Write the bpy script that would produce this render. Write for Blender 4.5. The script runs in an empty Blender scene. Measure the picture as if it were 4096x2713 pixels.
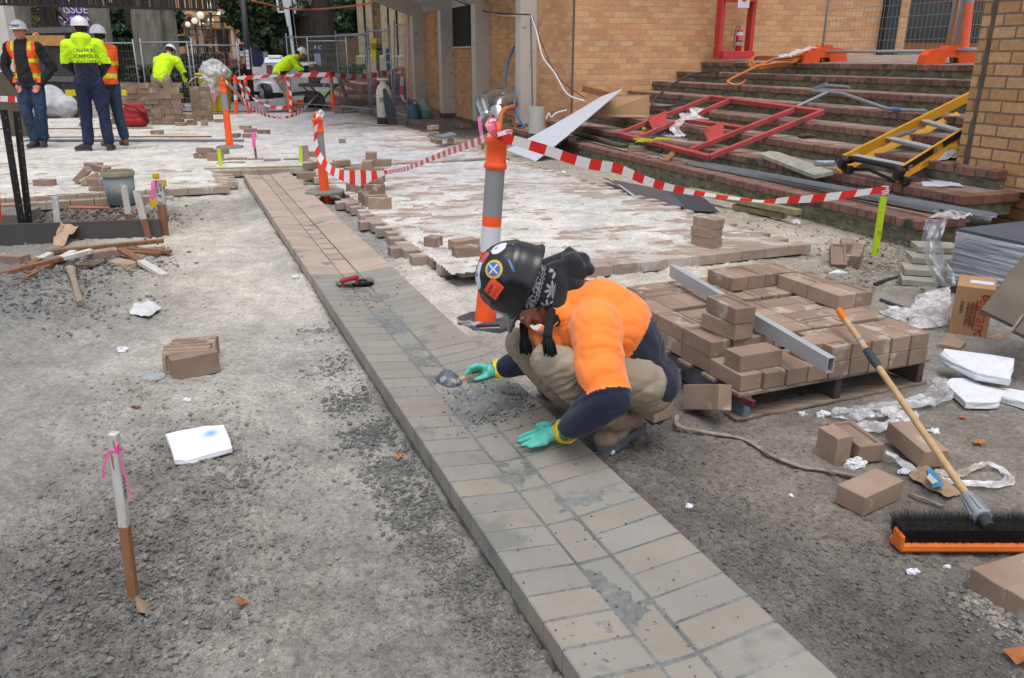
import bpy,bmesh,math,random
import numpy as np
from mathutils import Vector,Matrix,Quaternion,noise
random.seed(7);rng=np.random.default_rng(7)
SC=bpy.context.scene
COL=SC.collection
PI=math.pi
#  camera, sky, sun, exposure
FPX,HOR,CH=3180.0,227.0,1.4
PITCH=math.atan((1356.5-HOR)/FPX)
cam=bpy.data.cameras.new("camera");camo=bpy.data.objects.new("camera",cam);COL.objects.link(camo)
camo.location=(0,0,CH);camo.rotation_euler=(PI/2-PITCH,0,0)
cam.sensor_width=36;cam.lens=FPX/4096*36;cam.clip_start=0.05;cam.clip_end=3000
cam.dof.use_dof=True;cam.dof.focus_distance=3.9;cam.dof.aperture_fstop=9.0
SC.camera=camo
world=bpy.data.worlds.new("World");SC.world=world;world.use_nodes=True
wn=world.node_tree.nodes;wl=world.node_tree.links
sky=wn.new('ShaderNodeTexSky');sky.sky_type='NISHITA';sky.sun_disc=False
SUN_EL,SUN_AZ=math.radians(74),math.radians(165)
sky.sun_elevation=SUN_EL;sky.sun_rotation=SUN_AZ
sky.air_density=1.0;sky.dust_density=3.0;sky.ozone_density=1.0
hs=wn.new('ShaderNodeHueSaturation');hs.inputs['Saturation'].default_value=0.36
wl.new(sky.outputs[0],hs.inputs['Color']);wl.new(hs.outputs[0],wn['Background'].inputs[0])
wn['Background'].inputs[1].default_value=0.15
sun=bpy.data.lights.new("sun",'SUN');sun.energy=0.8;sun.angle=math.radians(35);sun.color=(1.0,0.985,0.96)
suno=bpy.data.objects.new("sun",sun);COL.objects.link(suno)
sd=Vector((math.sin(SUN_AZ)*math.cos(SUN_EL),math.cos(SUN_AZ)*math.cos(SUN_EL),math.sin(SUN_EL)))
suno.rotation_euler=sd.to_track_quat('Z','Y').to_euler()
SC.view_settings.view_transform='Standard';SC.view_settings.look='None'
SC.view_settings.exposure=0.55;SC.view_settings.gamma=1.0
SC.cycles.max_bounces=6;SC.cycles.transparent_max_bounces=12
SC.cycles.use_denoising=True
REG=dict(F=(0,0,.5779),A=(0,0,2.368),B=(700,0,2.368),C=(1500,0,2.368),D=(2300,0,2.368),E=(3096,0,2.368),H=(0,560,2.368),I=(700,400,2.368),J=(1500,400,2.368),K=(2300,400,2.368),L=(3096,500,2.368),M=(1700,900,1.568),N=(2500,1000,2.24),O=(3096,1200,1.742),Q=(3096,1900,1.929),R=(0,1500,1.293),S=(900,1200,1.568),T=(1700,1700,1.548),X=(0,0,1),a=(0,0,3.92),b=(950,180,3.383),c=(1600,330,2.631),d=(1850,980,3.92),e=(1750,1380,3.337),f=(3500,800,2.614),g=(500,0,3.947),h=(1200,0,3.92))
cp,sp=math.cos(PITCH),math.sin(PITCH)
def ray(r,x,y):
 x0,y0,s=REG[r];X=x0+x/s-2048;Y=1356.5-(y0+y/s)
 return Vector((X/FPX,cp+Y/FPX*sp,-sp+Y/FPX*cp))
def G(r,x,y,z=0.0):
 d=ray(r,x,y);t=(z-CH)/d.z
 return Vector((d.x*t,d.y*t,z))
def V(r,x,y,Y):
 d=ray(r,x,y);t=Y/d.y
 return Vector((d.x*t,Y,CH+d.z*t))
TA=math.radians(22.4);GS=Vector((-math.sin(TA),math.cos(TA),0));GP=Vector((math.cos(TA),math.sin(TA),0))
def GT(s,t,z=0.0):return GS*s+GP*t+Vector((0,0,z))
def toST(p):return(p[0]*GS.x+p[1]*GS.y,p[0]*GP.x+p[1]*GP.y)
UA=math.radians(20.36);BU=Vector((-math.sin(UA),math.cos(UA),0));BV=Vector((math.cos(UA),math.sin(UA),0))
def UV(u,v,z=0.0):return BU*u+BV*v+Vector((0,0,z))
def toUV(p):return(p[0]*BU.x+p[1]*BU.y,p[0]*BV.x+p[1]*BV.y)
MB_ROT=Matrix.Rotation(UA,4,'Z');MG_ROT=Matrix.Rotation(TA,4,'Z')
def L1(c):
 c/=255.0
 return c/12.92 if c<=.04045 else((c+.055)/1.055)**2.4
def C(r,g,b,k=0.85):return(L1(r)*k,L1(g)*k,L1(b)*k)
#  vectorised noise
def _hash(ix,iy,seed):
 h=(ix.astype(np.int64)*374761393+iy.astype(np.int64)*668265263+seed*1442695041)&0xffffffff
 h=((h^(h>>13))*1274126177)&0xffffffff
 return((h^(h>>16))&0xffff)/65535.0
def vn(x,y,seed=0):
 ix=np.floor(x);iy=np.floor(y);fx=x-ix;fy=y-iy
 fx=fx*fx*fx*(fx*(fx*6-15)+10);fy=fy*fy*fy*(fy*(fy*6-15)+10)
 a=_hash(ix,iy,seed);b=_hash(ix+1,iy,seed);c=_hash(ix,iy+1,seed);d=_hash(ix+1,iy+1,seed)
 return(a*(1-fx)+b*fx)*(1-fy)+(c*(1-fx)+d*fx)*fy
def fbm(x,y,sc,octv=4,seed=0,gain=.5):
 s=0;amp=1;tot=0
 for o in range(octv):
  s=s+amp*vn(x/sc*2**o,y/sc*2**o,seed+o*17);tot+=amp;amp*=gain
 return s/tot
MATS={}
def mat(name,col,rough=.8,col2=None,scale=6.0,contrast=.25,bump=.15,bscale=60.0,metal=0.0,spec=.4,rand=0.0,attr=None,stretch=(1,1,1),bdist=.004,trans=0.0,alpha=1.0,emit=None,speck=None,speck_scale=40,speck_amt=.12,coat=0.0,detail=6.0,extra=None,sheen=0.0):
 if name in MATS:return MATS[name]
 m=bpy.data.materials.new(name);m.use_nodes=True;MATS[name]=m
 nt=m.node_tree;N=nt.nodes;Lk=nt.links;b=N['Principled BSDF']
 tc=N.new('ShaderNodeTexCoord');mp=N.new('ShaderNodeMapping');mp.inputs['Scale'].default_value=stretch
 Lk.new(tc.outputs['Object'],mp.inputs[0]);vec=mp.outputs[0]
 if rand>0:
  oi=N.new('ShaderNodeObjectInfo');add=N.new('ShaderNodeVectorMath');add.operation='ADD'
  ml=N.new('ShaderNodeVectorMath');ml.operation='SCALE';ml.inputs['Scale'].default_value=37.0
  cmb=N.new('ShaderNodeCombineXYZ');Lk.new(oi.outputs['Random'],cmb.inputs[0]);Lk.new(oi.outputs['Random'],cmb.inputs[1])
  Lk.new(cmb.outputs[0],ml.inputs[0]);Lk.new(mp.outputs[0],add.inputs[0]);Lk.new(ml.outputs[0],add.inputs[1]);vec=add.outputs[0]
 nz=N.new('ShaderNodeTexNoise');nz.inputs['Scale'].default_value=scale;nz.inputs['Detail'].default_value=detail
 Lk.new(vec,nz.inputs['Vector'])
 cr=N.new('ShaderNodeValToRGB');cr.color_ramp.elements[0].position=.5-.22;cr.color_ramp.elements[1].position=.5+.22
 if col2 is None:col2=tuple(c*(1-contrast)for c in col)
 cr.color_ramp.elements[0].color=(*col2,1);cr.color_ramp.elements[1].color=(*col,1)
 Lk.new(nz.outputs['Fac'],cr.inputs[0]);out=cr.outputs[0]
 def mulval(src,val_out):
  mx=N.new('ShaderNodeMix');mx.data_type='RGBA';mx.blend_type='MULTIPLY';mx.inputs[0].default_value=1
  Lk.new(src,mx.inputs['A']);Lk.new(val_out,mx.inputs['B']);return mx.outputs['Result']
 if rand>0:
  mr=N.new('ShaderNodeMapRange');mr.inputs['To Min'].default_value=1-rand;mr.inputs['To Max'].default_value=1+rand
  Lk.new(oi.outputs['Random'],mr.inputs['Value']);out=mulval(out,mr.outputs[0])
 if attr:
  an=N.new('ShaderNodeAttribute');an.attribute_name=attr;out=mulval(out,an.outputs['Color'])
 if speck:
  n2=N.new('ShaderNodeTexNoise');n2.inputs['Scale'].default_value=speck_scale;n2.inputs['Detail'].default_value=5
  Lk.new(vec,n2.inputs['Vector'])
  c2=N.new('ShaderNodeValToRGB');c2.color_ramp.elements[0].position=.62-speck_amt;c2.color_ramp.elements[1].position=.68-speck_amt*.5
  Lk.new(n2.outputs['Fac'],c2.inputs[0])
  mx=N.new('ShaderNodeMix');mx.data_type='RGBA';Lk.new(c2.outputs[0],mx.inputs[0]);Lk.new(out,mx.inputs['A'])
  mx.inputs['B'].default_value=(*speck,1);out=mx.outputs['Result']
 Lk.new(out,b.inputs['Base Color'])
 b.inputs['Roughness'].default_value=rough;b.inputs['Metallic'].default_value=metal
 b.inputs['Specular IOR Level'].default_value=spec
 if coat:b.inputs['Coat Weight'].default_value=coat;b.inputs['Coat Roughness'].default_value=.15
 if trans:b.inputs['Transmission Weight'].default_value=trans
 if sheen:b.inputs['Sheen Weight'].default_value=sheen
 if alpha<1:b.inputs['Alpha'].default_value=alpha
 if emit:b.inputs['Emission Color'].default_value=(*emit[0],1);b.inputs['Emission Strength'].default_value=emit[1]
 if bump:
  n3=N.new('ShaderNodeTexNoise');n3.inputs['Scale'].default_value=bscale;n3.inputs['Detail'].default_value=5
  Lk.new(vec,n3.inputs['Vector']);bp=N.new('ShaderNodeBump');bp.inputs['Strength'].default_value=bump;bp.inputs['Distance'].default_value=bdist
  Lk.new(n3.outputs['Fac'],bp.inputs['Height']);Lk.new(bp.outputs[0],b.inputs['Normal'])
 if extra:extra(m,N,Lk,b,out)
 return m
class MB:
 def __init__(s):s.v=[];s.f=[];s.m=[];s.c=[];s.useC=False
 def add(s,vs,fs,mi=0,c=None):
  o=len(s.v);s.v.extend(tuple(v)for v in vs);s.f.extend(tuple(i+o for i in f)for f in fs);s.m.extend([mi]*len(fs))
  if c is not None:s.useC=True
  s.c.extend([c if c is not None else(1,1,1)]*len(vs));return s
 def box(s,c,size,M=None,bev=0.0,mi=0,col=None,jit=0.0):
  hx,hy,hz=size[0]/2,size[1]/2,size[2]/2;c=Vector(c);vs=[];fs=[]
  if bev<=0:
   vs=[Vector((sx*hx,sy*hy,sz*hz))for sz in(-1,1)for sy in(-1,1)for sx in(-1,1)]
   fs=[(0,2,3,1),(4,5,7,6),(0,1,5,4),(2,6,7,3),(0,4,6,2),(1,3,7,5)]
  else:
   b=min(bev,hx*.9,hy*.9,hz*.9);idx={}
   for sx in(-1,1):
    for sy in(-1,1):
     for sz in(-1,1):
      for a in range(3):
       p=[sx*(hx-b),sy*(hy-b),sz*(hz-b)];p[a]=(sx*hx,sy*hy,sz*hz)[a]
       idx[(sx,sy,sz,a)]=len(vs);vs.append(Vector(p))
   for a in range(3):
    o1,o2=[(1,2),(2,0),(0,1)][a]
    for sg in(-1,1):
     q=[]
     for(p1,p2)in((-1,-1),(1,-1),(1,1),(-1,1)):
      k=[0,0,0];k[a]=sg;k[o1]=p1;k[o2]=p2;q.append(idx[(k[0],k[1],k[2],a)])
     fs.append(tuple(q if sg>0 else q[::-1]))
   for a in range(3):
    o1,o2=[(1,2),(2,0),(0,1)][a]
    for p1 in(-1,1):
     for p2 in(-1,1):
      def ky(sa,ax):
       k=[0,0,0];k[a]=sa;k[o1]=p1;k[o2]=p2;return idx[(k[0],k[1],k[2],ax)]
      q=[ky(-1,o1),ky(1,o1),ky(1,o2),ky(-1,o2)]
      fs.append(tuple(q if p1*p2<0 else q[::-1]))
   for sx in(-1,1):
    for sy in(-1,1):
     for sz in(-1,1):
      q=[idx[(sx,sy,sz,0)],idx[(sx,sy,sz,1)],idx[(sx,sy,sz,2)]]
      fs.append(tuple(q if sx*sy*sz>0 else q[::-1]))
  if jit:vs=[v+Vector((random.uniform(-jit,jit),random.uniform(-jit,jit),random.uniform(-jit,jit)))for v in vs]
  if M is not None:vs=[M@v for v in vs]
  return s.add([v+c for v in vs],fs,mi,col)
 def bar(s,p0,p1,w,h,mi=0,bev=0.0,up=(0,0,1),col=None):
  p0=Vector(p0);p1=Vector(p1);d=p1-p0;L=d.length;y=d/L;u=Vector(up);x=y.cross(u)
  if x.length<1e-4:x=y.cross(Vector((1,0,0)))
  x.normalize();z=x.cross(y)
  M=Matrix((x,y,z)).transposed()
  return s.box((p0+p1)/2,(w,L,h),M,bev,mi,col)
 def tube(s,pts,r,n=8,mi=0,caps=True,closed=False,sq=1.0,col=None):
  pts=[Vector(p)for p in pts];k=len(pts);rr=r if isinstance(r,(list,tuple))else[r]*k
  vs=[];fs=[];prev=None
  for i,p in enumerate(pts):
   if closed:t=pts[(i+1)%k]-pts[i-1]
   else:t=pts[min(i+1,k-1)]-pts[max(i-1,0)]
   if t.length<1e-9:t=Vector((0,0,1))
   t.normalize()
   if prev is None:
    a=Vector((0,0,1))if abs(t.z)<.9 else Vector((1,0,0));x=t.cross(a).normalized()
   else:
    x=prev-t*prev.dot(t)
    x=x.normalized()if x.length>1e-6 else t.orthogonal().normalized()
   prev=x;y=t.cross(x)
   for j in range(n):
    a=2*PI*j/n;vs.append(p+x*math.cos(a)*rr[i]+y*math.sin(a)*rr[i]*sq)
  m=k if closed else k-1
  for i in range(m):
   for j in range(n):
    a=i*n+j;b=i*n+(j+1)%n;c2=((i+1)%k)*n+(j+1)%n;d=((i+1)%k)*n+j
    fs.append((a,b,c2,d))
  if caps and not closed:fs.append(tuple(range(n-1,-1,-1)));fs.append(tuple((k-1)*n+j for j in range(n)))
  return s.add(vs,fs,mi,col)
 def cyl(s,p0,p1,r0,r1=None,n=12,mi=0,col=None):return s.tube([p0,p1],[r0,r0 if r1 is None else r1],n,mi,col=col)
 def lathe(s,prof,n=20,M=None,mi=0,c=(0,0,0),capb=True,capt=True,col=None,mis=None,sides=None):
  vs=[];c=Vector(c)
  for r,z in prof:
   for j in range(n):
    a=2*PI*j/n;v=Vector((r*math.cos(a),r*math.sin(a),z));vs.append((M@v if M is not None else v)+c)
  k=len(prof)
  for i in range(k-1):
   fs=[(i*n+j,i*n+(j+1)%n,(i+1)*n+(j+1)%n,(i+1)*n+j)for j in range(n)]
   if i==0:o=len(s.v);s.add(vs,fs,mis[0]if mis else mi,col)
   else:
    s.f.extend(tuple(q+o for q in f)for f in fs);s.m.extend([mis[i]if mis else mi]*n)
  if capb and prof[0][0]>1e-5:s.f.append(tuple(o+j for j in range(n-1,-1,-1)));s.m.append(mis[0]if mis else mi)
  if capt and prof[-1][0]>1e-5:s.f.append(tuple(o+(k-1)*n+j for j in range(n)));s.m.append(mis[-1]if mis else mi)
  return s
 def prism(s,poly,z0,z1,M=None,mi=0,c=(0,0,0),col=None):
  n=len(poly);c=Vector(c)
  vs=[Vector((x,y,z0))for x,y in poly]+[Vector((x,y,z1))for x,y in poly]
  ar=sum(poly[i][0]*poly[(i+1)%n][1]-poly[(i+1)%n][0]*poly[i][1]for i in range(n))
  fs=[tuple(range(n-1,-1,-1)),tuple(range(n,2*n))]+[(i,(i+1)%n,n+(i+1)%n,n+i)for i in range(n)]
  if(ar<0)!=(z1<z0):fs=[f[::-1]for f in fs]
  if M is not None:vs=[M@v for v in vs]
  return s.add([v+c for v in vs],fs,mi,col)
 def grid(s,fn,nu,nv,mi=0,col=None):
  vs=[fn(i/(nu-1),j/(nv-1))for j in range(nv)for i in range(nu)]
  fs=[(j*nu+i,j*nu+i+1,(j+1)*nu+i+1,(j+1)*nu+i)for j in range(nv-1)for i in range(nu-1)]
  return s.add(vs,fs,mi,col)
 def sphere(s,c,r,M=None,mi=0,nu=14,nv=9,col=None):
  r=r if isinstance(r,(tuple,list))else(r,r,r);c=Vector(c);vs=[];fs=[]
  for j in range(1,nv):
   th=PI*j/nv
   for i in range(nu):
    a=2*PI*i/nu;vs.append(Vector((r[0]*math.sin(th)*math.cos(a),r[1]*math.sin(th)*math.sin(a),r[2]*math.cos(th))))
  vs+=[Vector((0,0,r[2])),Vector((0,0,-r[2]))];t=len(vs)-2
  for j in range(nv-2):
   for i in range(nu):fs.append((j*nu+i,(j+1)*nu+i,(j+1)*nu+(i+1)%nu,j*nu+(i+1)%nu))
  for i in range(nu):fs.append((t,i,(i+1)%nu));fs.append((t+1,(nv-2)*nu+(i+1)%nu,(nv-2)*nu+i))
  if M is not None:vs=[M@v for v in vs]
  return s.add([v+c for v in vs],fs,mi,col)
 def build(s,name,mats,parent=None,smooth=False,loc=None,autos=None):
  me=bpy.data.meshes.new(name)
  vs=s.v if loc is None else[(v[0]-loc[0],v[1]-loc[1],v[2]-loc[2])for v in s.v]
  me.from_pydata(vs,[],s.f)
  if not isinstance(mats,(list,tuple)):mats=[mats]
  for m in mats:me.materials.append(m)
  if len(mats)>1:me.polygons.foreach_set('material_index',s.m)
  if s.useC:
   ca=me.color_attributes.new('var','FLOAT_COLOR','POINT')
   arr=np.ones((len(s.v),4),dtype=np.float32);arr[:,:3]=np.array(s.c);ca.data.foreach_set('color',arr.ravel())
  if smooth:me.polygons.foreach_set('use_smooth',[True]*len(me.polygons))
  if autos and smooth:me.set_sharp_from_angle(angle=math.radians(autos))
  me.update()
  o=bpy.data.objects.new(name,me);COL.objects.link(o)
  if loc is not None:o.location=loc
  if parent is not None:
   o.parent=parent
   if loc is None:o.matrix_parent_inverse=parent_mat(parent).inverted()
   else:o.matrix_parent_inverse=parent_mat(parent).inverted()
  return o
def parent_mat(o):
 M=Matrix.LocRotScale(o.location,o.rotation_euler,o.scale)
 if o.parent is not None:M=parent_mat(o.parent)@o.matrix_parent_inverse@M
 return M
def tag(o,label=None,cat=None,group=None,kind=None):
 if label:o['label']=label
 if cat:o['category']=cat
 if group:o['group']=group
 if kind:o['kind']=kind
 return o
def empty(name,loc,label,cat,group=None,rz=0.0):
 o=bpy.data.objects.new(name,None);o.empty_display_size=.1;COL.objects.link(o)
 o.location=loc;o.rotation_euler=(0,0,rz)
 return tag(o,label,cat,group)
def copy_tree(o,parent=None):
 c=o.copy();COL.objects.link(c)
 if parent is not None:c.parent=parent
 for ch in[x for x in bpy.data.objects if x.parent==o]:copy_tree(ch,c)
 return c
def place_copy(src,loc,R=None,label=None,group=None,scale=None):
 c=copy_tree(src);c.location=loc
 if R is not None:c.rotation_euler=R.to_euler()if isinstance(R,(Matrix,Quaternion))else R
 if scale:c.scale=scale
 if label:c['label']=label
 if group:c['group']=group
 return c
def npmesh(name,v,f,mats,colors=None,smooth=True,mi=None):
 """v (N,3), f (M,k) arrays -> object"""
 me=bpy.data.meshes.new(name);k=f.shape[1]
 me.vertices.add(len(v));me.vertices.foreach_set('co',v.astype(np.float32).ravel())
 me.loops.add(f.size);me.loops.foreach_set('vertex_index',f.astype(np.int32).ravel())
 me.polygons.add(len(f));me.polygons.foreach_set('loop_start',np.arange(0,f.size,k,dtype=np.int32))
 try:me.polygons.foreach_set('loop_total',np.full(len(f),k,dtype=np.int32))
 except Exception:pass
 me.polygons.foreach_set('use_smooth',np.full(len(f),smooth))
 for m in(mats if isinstance(mats,(list,tuple))else[mats]):me.materials.append(m)
 if mi is not None:me.polygons.foreach_set('material_index',mi.astype(np.int32))
 me.update(calc_edges=True);me.validate()
 if colors:
  for nm,arr in colors.items():
   ca=me.color_attributes.new(nm,'FLOAT_COLOR','POINT');a4=np.ones((len(v),4),dtype=np.float32);a4[:,:3]=arr
   ca.data.foreach_set('color',a4.ravel())
 o=bpy.data.objects.new(name,me);COL.objects.link(o);return o
def text_mesh(txt,size,M,m,name,parent,ext=0.0006,align='CENTER'):
 cu=bpy.data.curves.new(name,'FONT');cu.body=txt;cu.size=size;cu.align_x=align;cu.align_y='CENTER';cu.extrude=ext;cu.resolution_u=3
 t=bpy.data.objects.new(name,cu);COL.objects.link(t)
 me=bpy.data.meshes.new_from_object(t.evaluated_get(bpy.context.evaluated_depsgraph_get()))
 bpy.data.objects.remove(t);bpy.data.curves.remove(cu)
 me.name=name;me.transform(M);me.materials.clear();me.materials.append(m)
 o=bpy.data.objects.new(name,me);COL.objects.link(o)
 if parent is not None:o.parent=parent;o.matrix_parent_inverse=parent_mat(parent).inverted()
 return o
def frame(x,y,o):
 x=Vector(x).normalized();y=Vector(y);y=(y-x*y.dot(x)).normalized();z=x.cross(y)
 M=Matrix((x,y,z)).transposed().to_4x4();M.translation=Vector(o);return M
def catmull(P,n=6):
 P=[Vector(p)for p in P];Q=[P[0]]+P+[P[-1]];out=[]
 for i in range(1,len(Q)-2):
  for k in range(n):
   t=k/n;a,b,c2,d=Q[i-1],Q[i],Q[i+1],Q[i+2]
   out.append(.5*((2*b)+(-a+c2)*t+(2*a-5*b+4*c2-d)*t*t+(-a+3*b-3*c2+d)*t**3))
 out.append(P[-1]);return out
def fF(x,y,z=0.0):return G('F',x,y,z)
GPTS=[(470,450,196,188,174,5),(520,520,203,193,178,5),(600,600,205,196,182,6),(450,650,203,190,170,6),(640,680,196,186,172,6),(380,560,190,178,160,8),(300,650,150,142,132,12),(560,760,184,176,163,7),(600,850,176,169,158,8),(400,850,170,163,152,8),(250,800,158,151,142,9),(100,850,148,144,137,9),(100,1000,144,138,130,9),(300,930,156,150,140,10),(700,950,167,161,150,8),(800,1150,158,152,142,9),(650,1100,166,158,146,9),(490,1070,122,119,112,16),(400,1200,128,122,114,14),(250,1250,116,112,106,18),(100,1150,144,138,129,10),(150,1350,100,97,94,18),(300,1450,104,100,96,18),(60,1500,120,116,110,14),(40,1300,128,124,118,12),(600,1300,150,143,132,11),(450,1400,132,127,119,15),(900,1350,154,147,136,9),(800,1500,138,132,122,11),(1050,1400,118,115,110,14),(1150,1480,122,117,110,14),(900,1200,126,122,115,12),(820,1010,135,131,124,12),(700,800,150,147,140,10),(620,1450,140,134,124,12),(1020,1540,128,123,114,14),(60,640,104,104,102,16),(200,640,120,114,107,18),(60,720,128,127,122,14),(250,700,124,121,116,16),(120,590,140,134,126,10),(200,500,104,92,82,26),(330,510,120,106,94,26),(60,560,120,118,114,8),(100,480,108,96,86,20),(950,640,205,195,180,10),(1050,680,200,192,178,10),(1120,860,166,158,146,6),(1200,920,148,140,130,8),(1300,980,120,113,105,10),(1000,620,190,182,168,12),(1450,640,196,187,170,12),(1560,620,190,180,165,14),(1900,560,188,176,158,8),(2000,500,156,144,127,8),(1950,620,150,142,130,12),(2080,600,116,107,95,14),(2030,680,142,134,123,8),(2100,800,142,135,125,5),(2350,850,138,130,120,5),(1500,1000,112,107,99,12),(1500,1100,98,95,90,12),(1440,1030,96,92,87,12),(1600,1050,128,117,106,6),(1750,1100,134,123,110,6),(1850,1050,128,119,108,7),(2000,980,130,122,111,6),(2150,1050,138,128,114,5),(1800,1200,116,109,100,9),(1700,1300,106,102,95,11),(1900,1350,103,98,92,12),(2100,1300,108,102,95,10),(2050,1450,98,94,88,13),(2300,1500,108,102,95,10),(2250,1180,118,111,102,7),(1950,1200,124,114,103,8),(760,600,126,126,122,12),(650,480,122,121,117,12),(800,520,150,148,140,12),(870,600,150,147,140,12),(740,420,160,154,142,10),(1000,300,120,110,100,6),(900,262,140,132,120,6),(1150,330,160,150,136,6),(1250,380,150,138,124,8),(1350,410,168,154,136,7),(1500,440,172,158,138,7),(1650,470,168,156,138,7),(1800,500,165,152,134,8),(700,250,142,132,122,10),(600,240,140,130,120,12),(850,240,120,110,98,14),(400,330,180,172,162,5),(150,300,176,168,158,5),(300,260,150,142,132,6)]
gp_xy=np.array([tuple(fF(q[0],q[1])[:2])for q in GPTS]);gp_c=np.array([[L1(q[2]),L1(q[3]),L1(q[4]),q[5]/1000]for q in GPTS])
_lm=gp_c[:,:3].mean(1,keepdims=True);gp_c[:,:3]=(gp_c[:,:3]*.75+_lm*.25)*1.2+.014
def dirt(x,y):
 num=np.zeros((len(x),4));den=np.full(len(x),1e-9)
 for(px,py),c in zip(gp_xy,gp_c):
  r=.05+.06*py;w=np.exp(-((x-px)**2+(y-py)**2)/(2*r*r))+1e-6/(1e-2+(x-px)**2+(y-py)**2)
  num+=w[:,None]*c;den+=w
 return num/den[:,None]
def stc(x,y):return x*GS.x+y*GS.y,x*GP.x+y*GP.y
def ground_h(x,y,rough):
 s,t=stc(x,y)
 n=(fbm(x,y,.16,4,3)-.5)*2;n2=(fbm(x,y,.035,3,9)-.5)*2
 lum=1-np.abs(fbm(x,y,.07,3,5)-.5)*2
 lum=np.clip((lum-.55)*2.2,0,1)
 n3_=(fbm(x,y,.014,2,13)-.5)*2;pit_=np.clip(fbm(x,y,.05,3,19)-.62,0,1)
 h=rough*(n*1.35+n2*.95+n3_*.3-pit_*5)+rough*1.4*lum*np.clip((rough-.008)/.008,0,1)
 h+=(fbm(x,y,1.1,2,21)-.5)*.035*np.clip(y/3,.4,1)
 bank=np.exp(-((t-.645)/.045)**2)*((s<9.9)&(s>.3))*(.008+.03*fbm(x,y,.09,4,31))
 h=np.where(t<.69,h+bank,h)
 near=np.clip((4.6-s)/.8,0,1);rr=np.clip(1-(t-1.2)/.42,0,1)
 h=np.where(t>1.16,h+near*rr*.066,h)
 h=np.where((t>.71)&(t<1.17)&(s<9.9)&(s>.2),-.03,h)
 lay=((t>1.56)&(t<4.08)&(s>4.62)&(s<21.1))|((s>10.3)&(s<21.1)&(t>-14)&(t<4.0))|((t<.3)&(s>9.25)&(s<21.1))
 h=np.where(lay,-.02,h)
 hole=np.exp(-(((s-8.25)**2+(t-1.36)**2)/.09**2));h=h-hole*.12
 pit=((t<-.12)&(s>7.15)&(s<8.85));h=np.where(pit,h-.05+.05*fbm(x,y,.25,3,44),h)
 sd_=np.exp(-((t+.02)/.09)**2)*((s>7.1)&(s<9.1));h=h-.05*sd_
 v=x*BV.x+y*BV.y
 h=np.where((v>4.15)&(s>11),h-.10*np.clip((v-4.15)/.4,0,1),h)
 h=h-.03*np.exp(-((v-4.95)/.18)**2)*(s<11)
 return h
rows=[.35]
while rows[-1]<34:rows.append(rows[-1]+max(.0075,.0062*rows[-1]))
rows=np.array(rows+[37,41,46,54,66,85,120,180,280,450,800,1500])
ts=np.concatenate([[-40,-14,-6,-3.2,-2.2,-1.6,-1.3,-1.12],np.linspace(-1.0,1.0,470),[1.12,1.3,1.6,2.2,3.2,6,14,40]])
Yg,Tg=np.meshgrid(rows,ts,indexing='ij');Xg=Tg*(Yg*.74+.35)
x=Xg.ravel();y=Yg.ravel();dc=dirt(x,y);hh=ground_h(x,y,dc[:,3])
farz=np.clip((y-19)/4,0,1);hh=hh*(1-farz)+np.clip((y-21)/21.0,0,1)*.95-.02*farz
hh=np.where(np.abs(Tg.ravel())>1.1,np.clip((y-21)/21.0,0,1)*.95-.02,hh)
nr,nc=Yg.shape;idx=np.arange(nr*nc).reshape(nr,nc)
quads=np.stack([idx[:-1,:-1],idx[:-1,1:],idx[1:,1:],idx[1:,:-1]],-1).reshape(-1,4)
m=bpy.data.materials.new('dirt_and_sand');m.use_nodes=True;nt=m.node_tree;N=nt.nodes;Lk=nt.links;b=N['Principled BSDF']
def _mk(nodes,links,src_attr='base',k=.9,amt=.30):
 N,Lk=nodes,links
 at=N.new('ShaderNodeAttribute');at.attribute_name=src_attr
 tc=N.new('ShaderNodeTexCoord');res=at.outputs['Color']
 for sc,lo,hi,dt in((2.3,.80,1.16,5),(9,.80,1.16,7),(48,.76,1.20,7),(240,.74,1.22,4)):
  nz=N.new('ShaderNodeTexNoise');nz.inputs['Scale'].default_value=sc;nz.inputs['Detail'].default_value=dt
  Lk.new(tc.outputs['Object'],nz.inputs['Vector'])
  mr=N.new('ShaderNodeMapRange');mr.inputs[1].default_value=.3;mr.inputs[2].default_value=.7;mr.inputs[3].default_value=lo*k**.25;mr.inputs[4].default_value=hi*k**.25
  Lk.new(nz.outputs['Fac'],mr.inputs[0])
  mx=N.new('ShaderNodeMix');mx.data_type='RGBA';mx.blend_type='MULTIPLY';mx.inputs[0].default_value=1
  Lk.new(res,mx.inputs['A']);Lk.new(mr.outputs[0],mx.inputs['B']);res=mx.outputs['Result']
 nz=N.new('ShaderNodeTexVoronoi');nz.inputs['Scale'].default_value=55;Lk.new(tc.outputs['Object'],nz.inputs['Vector'])
 cr=N.new('ShaderNodeValToRGB');cr.color_ramp.elements[0].position=.06;cr.color_ramp.elements[0].color=(1,1,1,1);cr.color_ramp.elements[1].position=.10;cr.color_ramp.elements[1].color=(0,0,0,1)
 Lk.new(nz.outputs['Distance'],cr.inputs[0])
 wn_=N.new('ShaderNodeTexNoise');wn_.inputs['Scale'].default_value=6;Lk.new(tc.outputs['Object'],wn_.inputs['Vector'])
 mm=N.new('ShaderNodeMath');mm.operation='MULTIPLY';mm.use_clamp=True
 mr=N.new('ShaderNodeMapRange');mr.inputs[1].default_value=.52;mr.inputs[2].default_value=.66;Lk.new(wn_.outputs['Fac'],mr.inputs[0])
 Lk.new(cr.outputs[0],mm.inputs[0]);Lk.new(mr.outputs[0],mm.inputs[1])
 mx=N.new('ShaderNodeMix');mx.data_type='RGBA';Lk.new(mm.outputs[0],mx.inputs[0]);Lk.new(res,mx.inputs['A']);mx.inputs['B'].default_value=(.42,.41,.38,1)
 return mx.outputs['Result'],tc
res,tc=_mk(N,Lk,k=.9)
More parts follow.
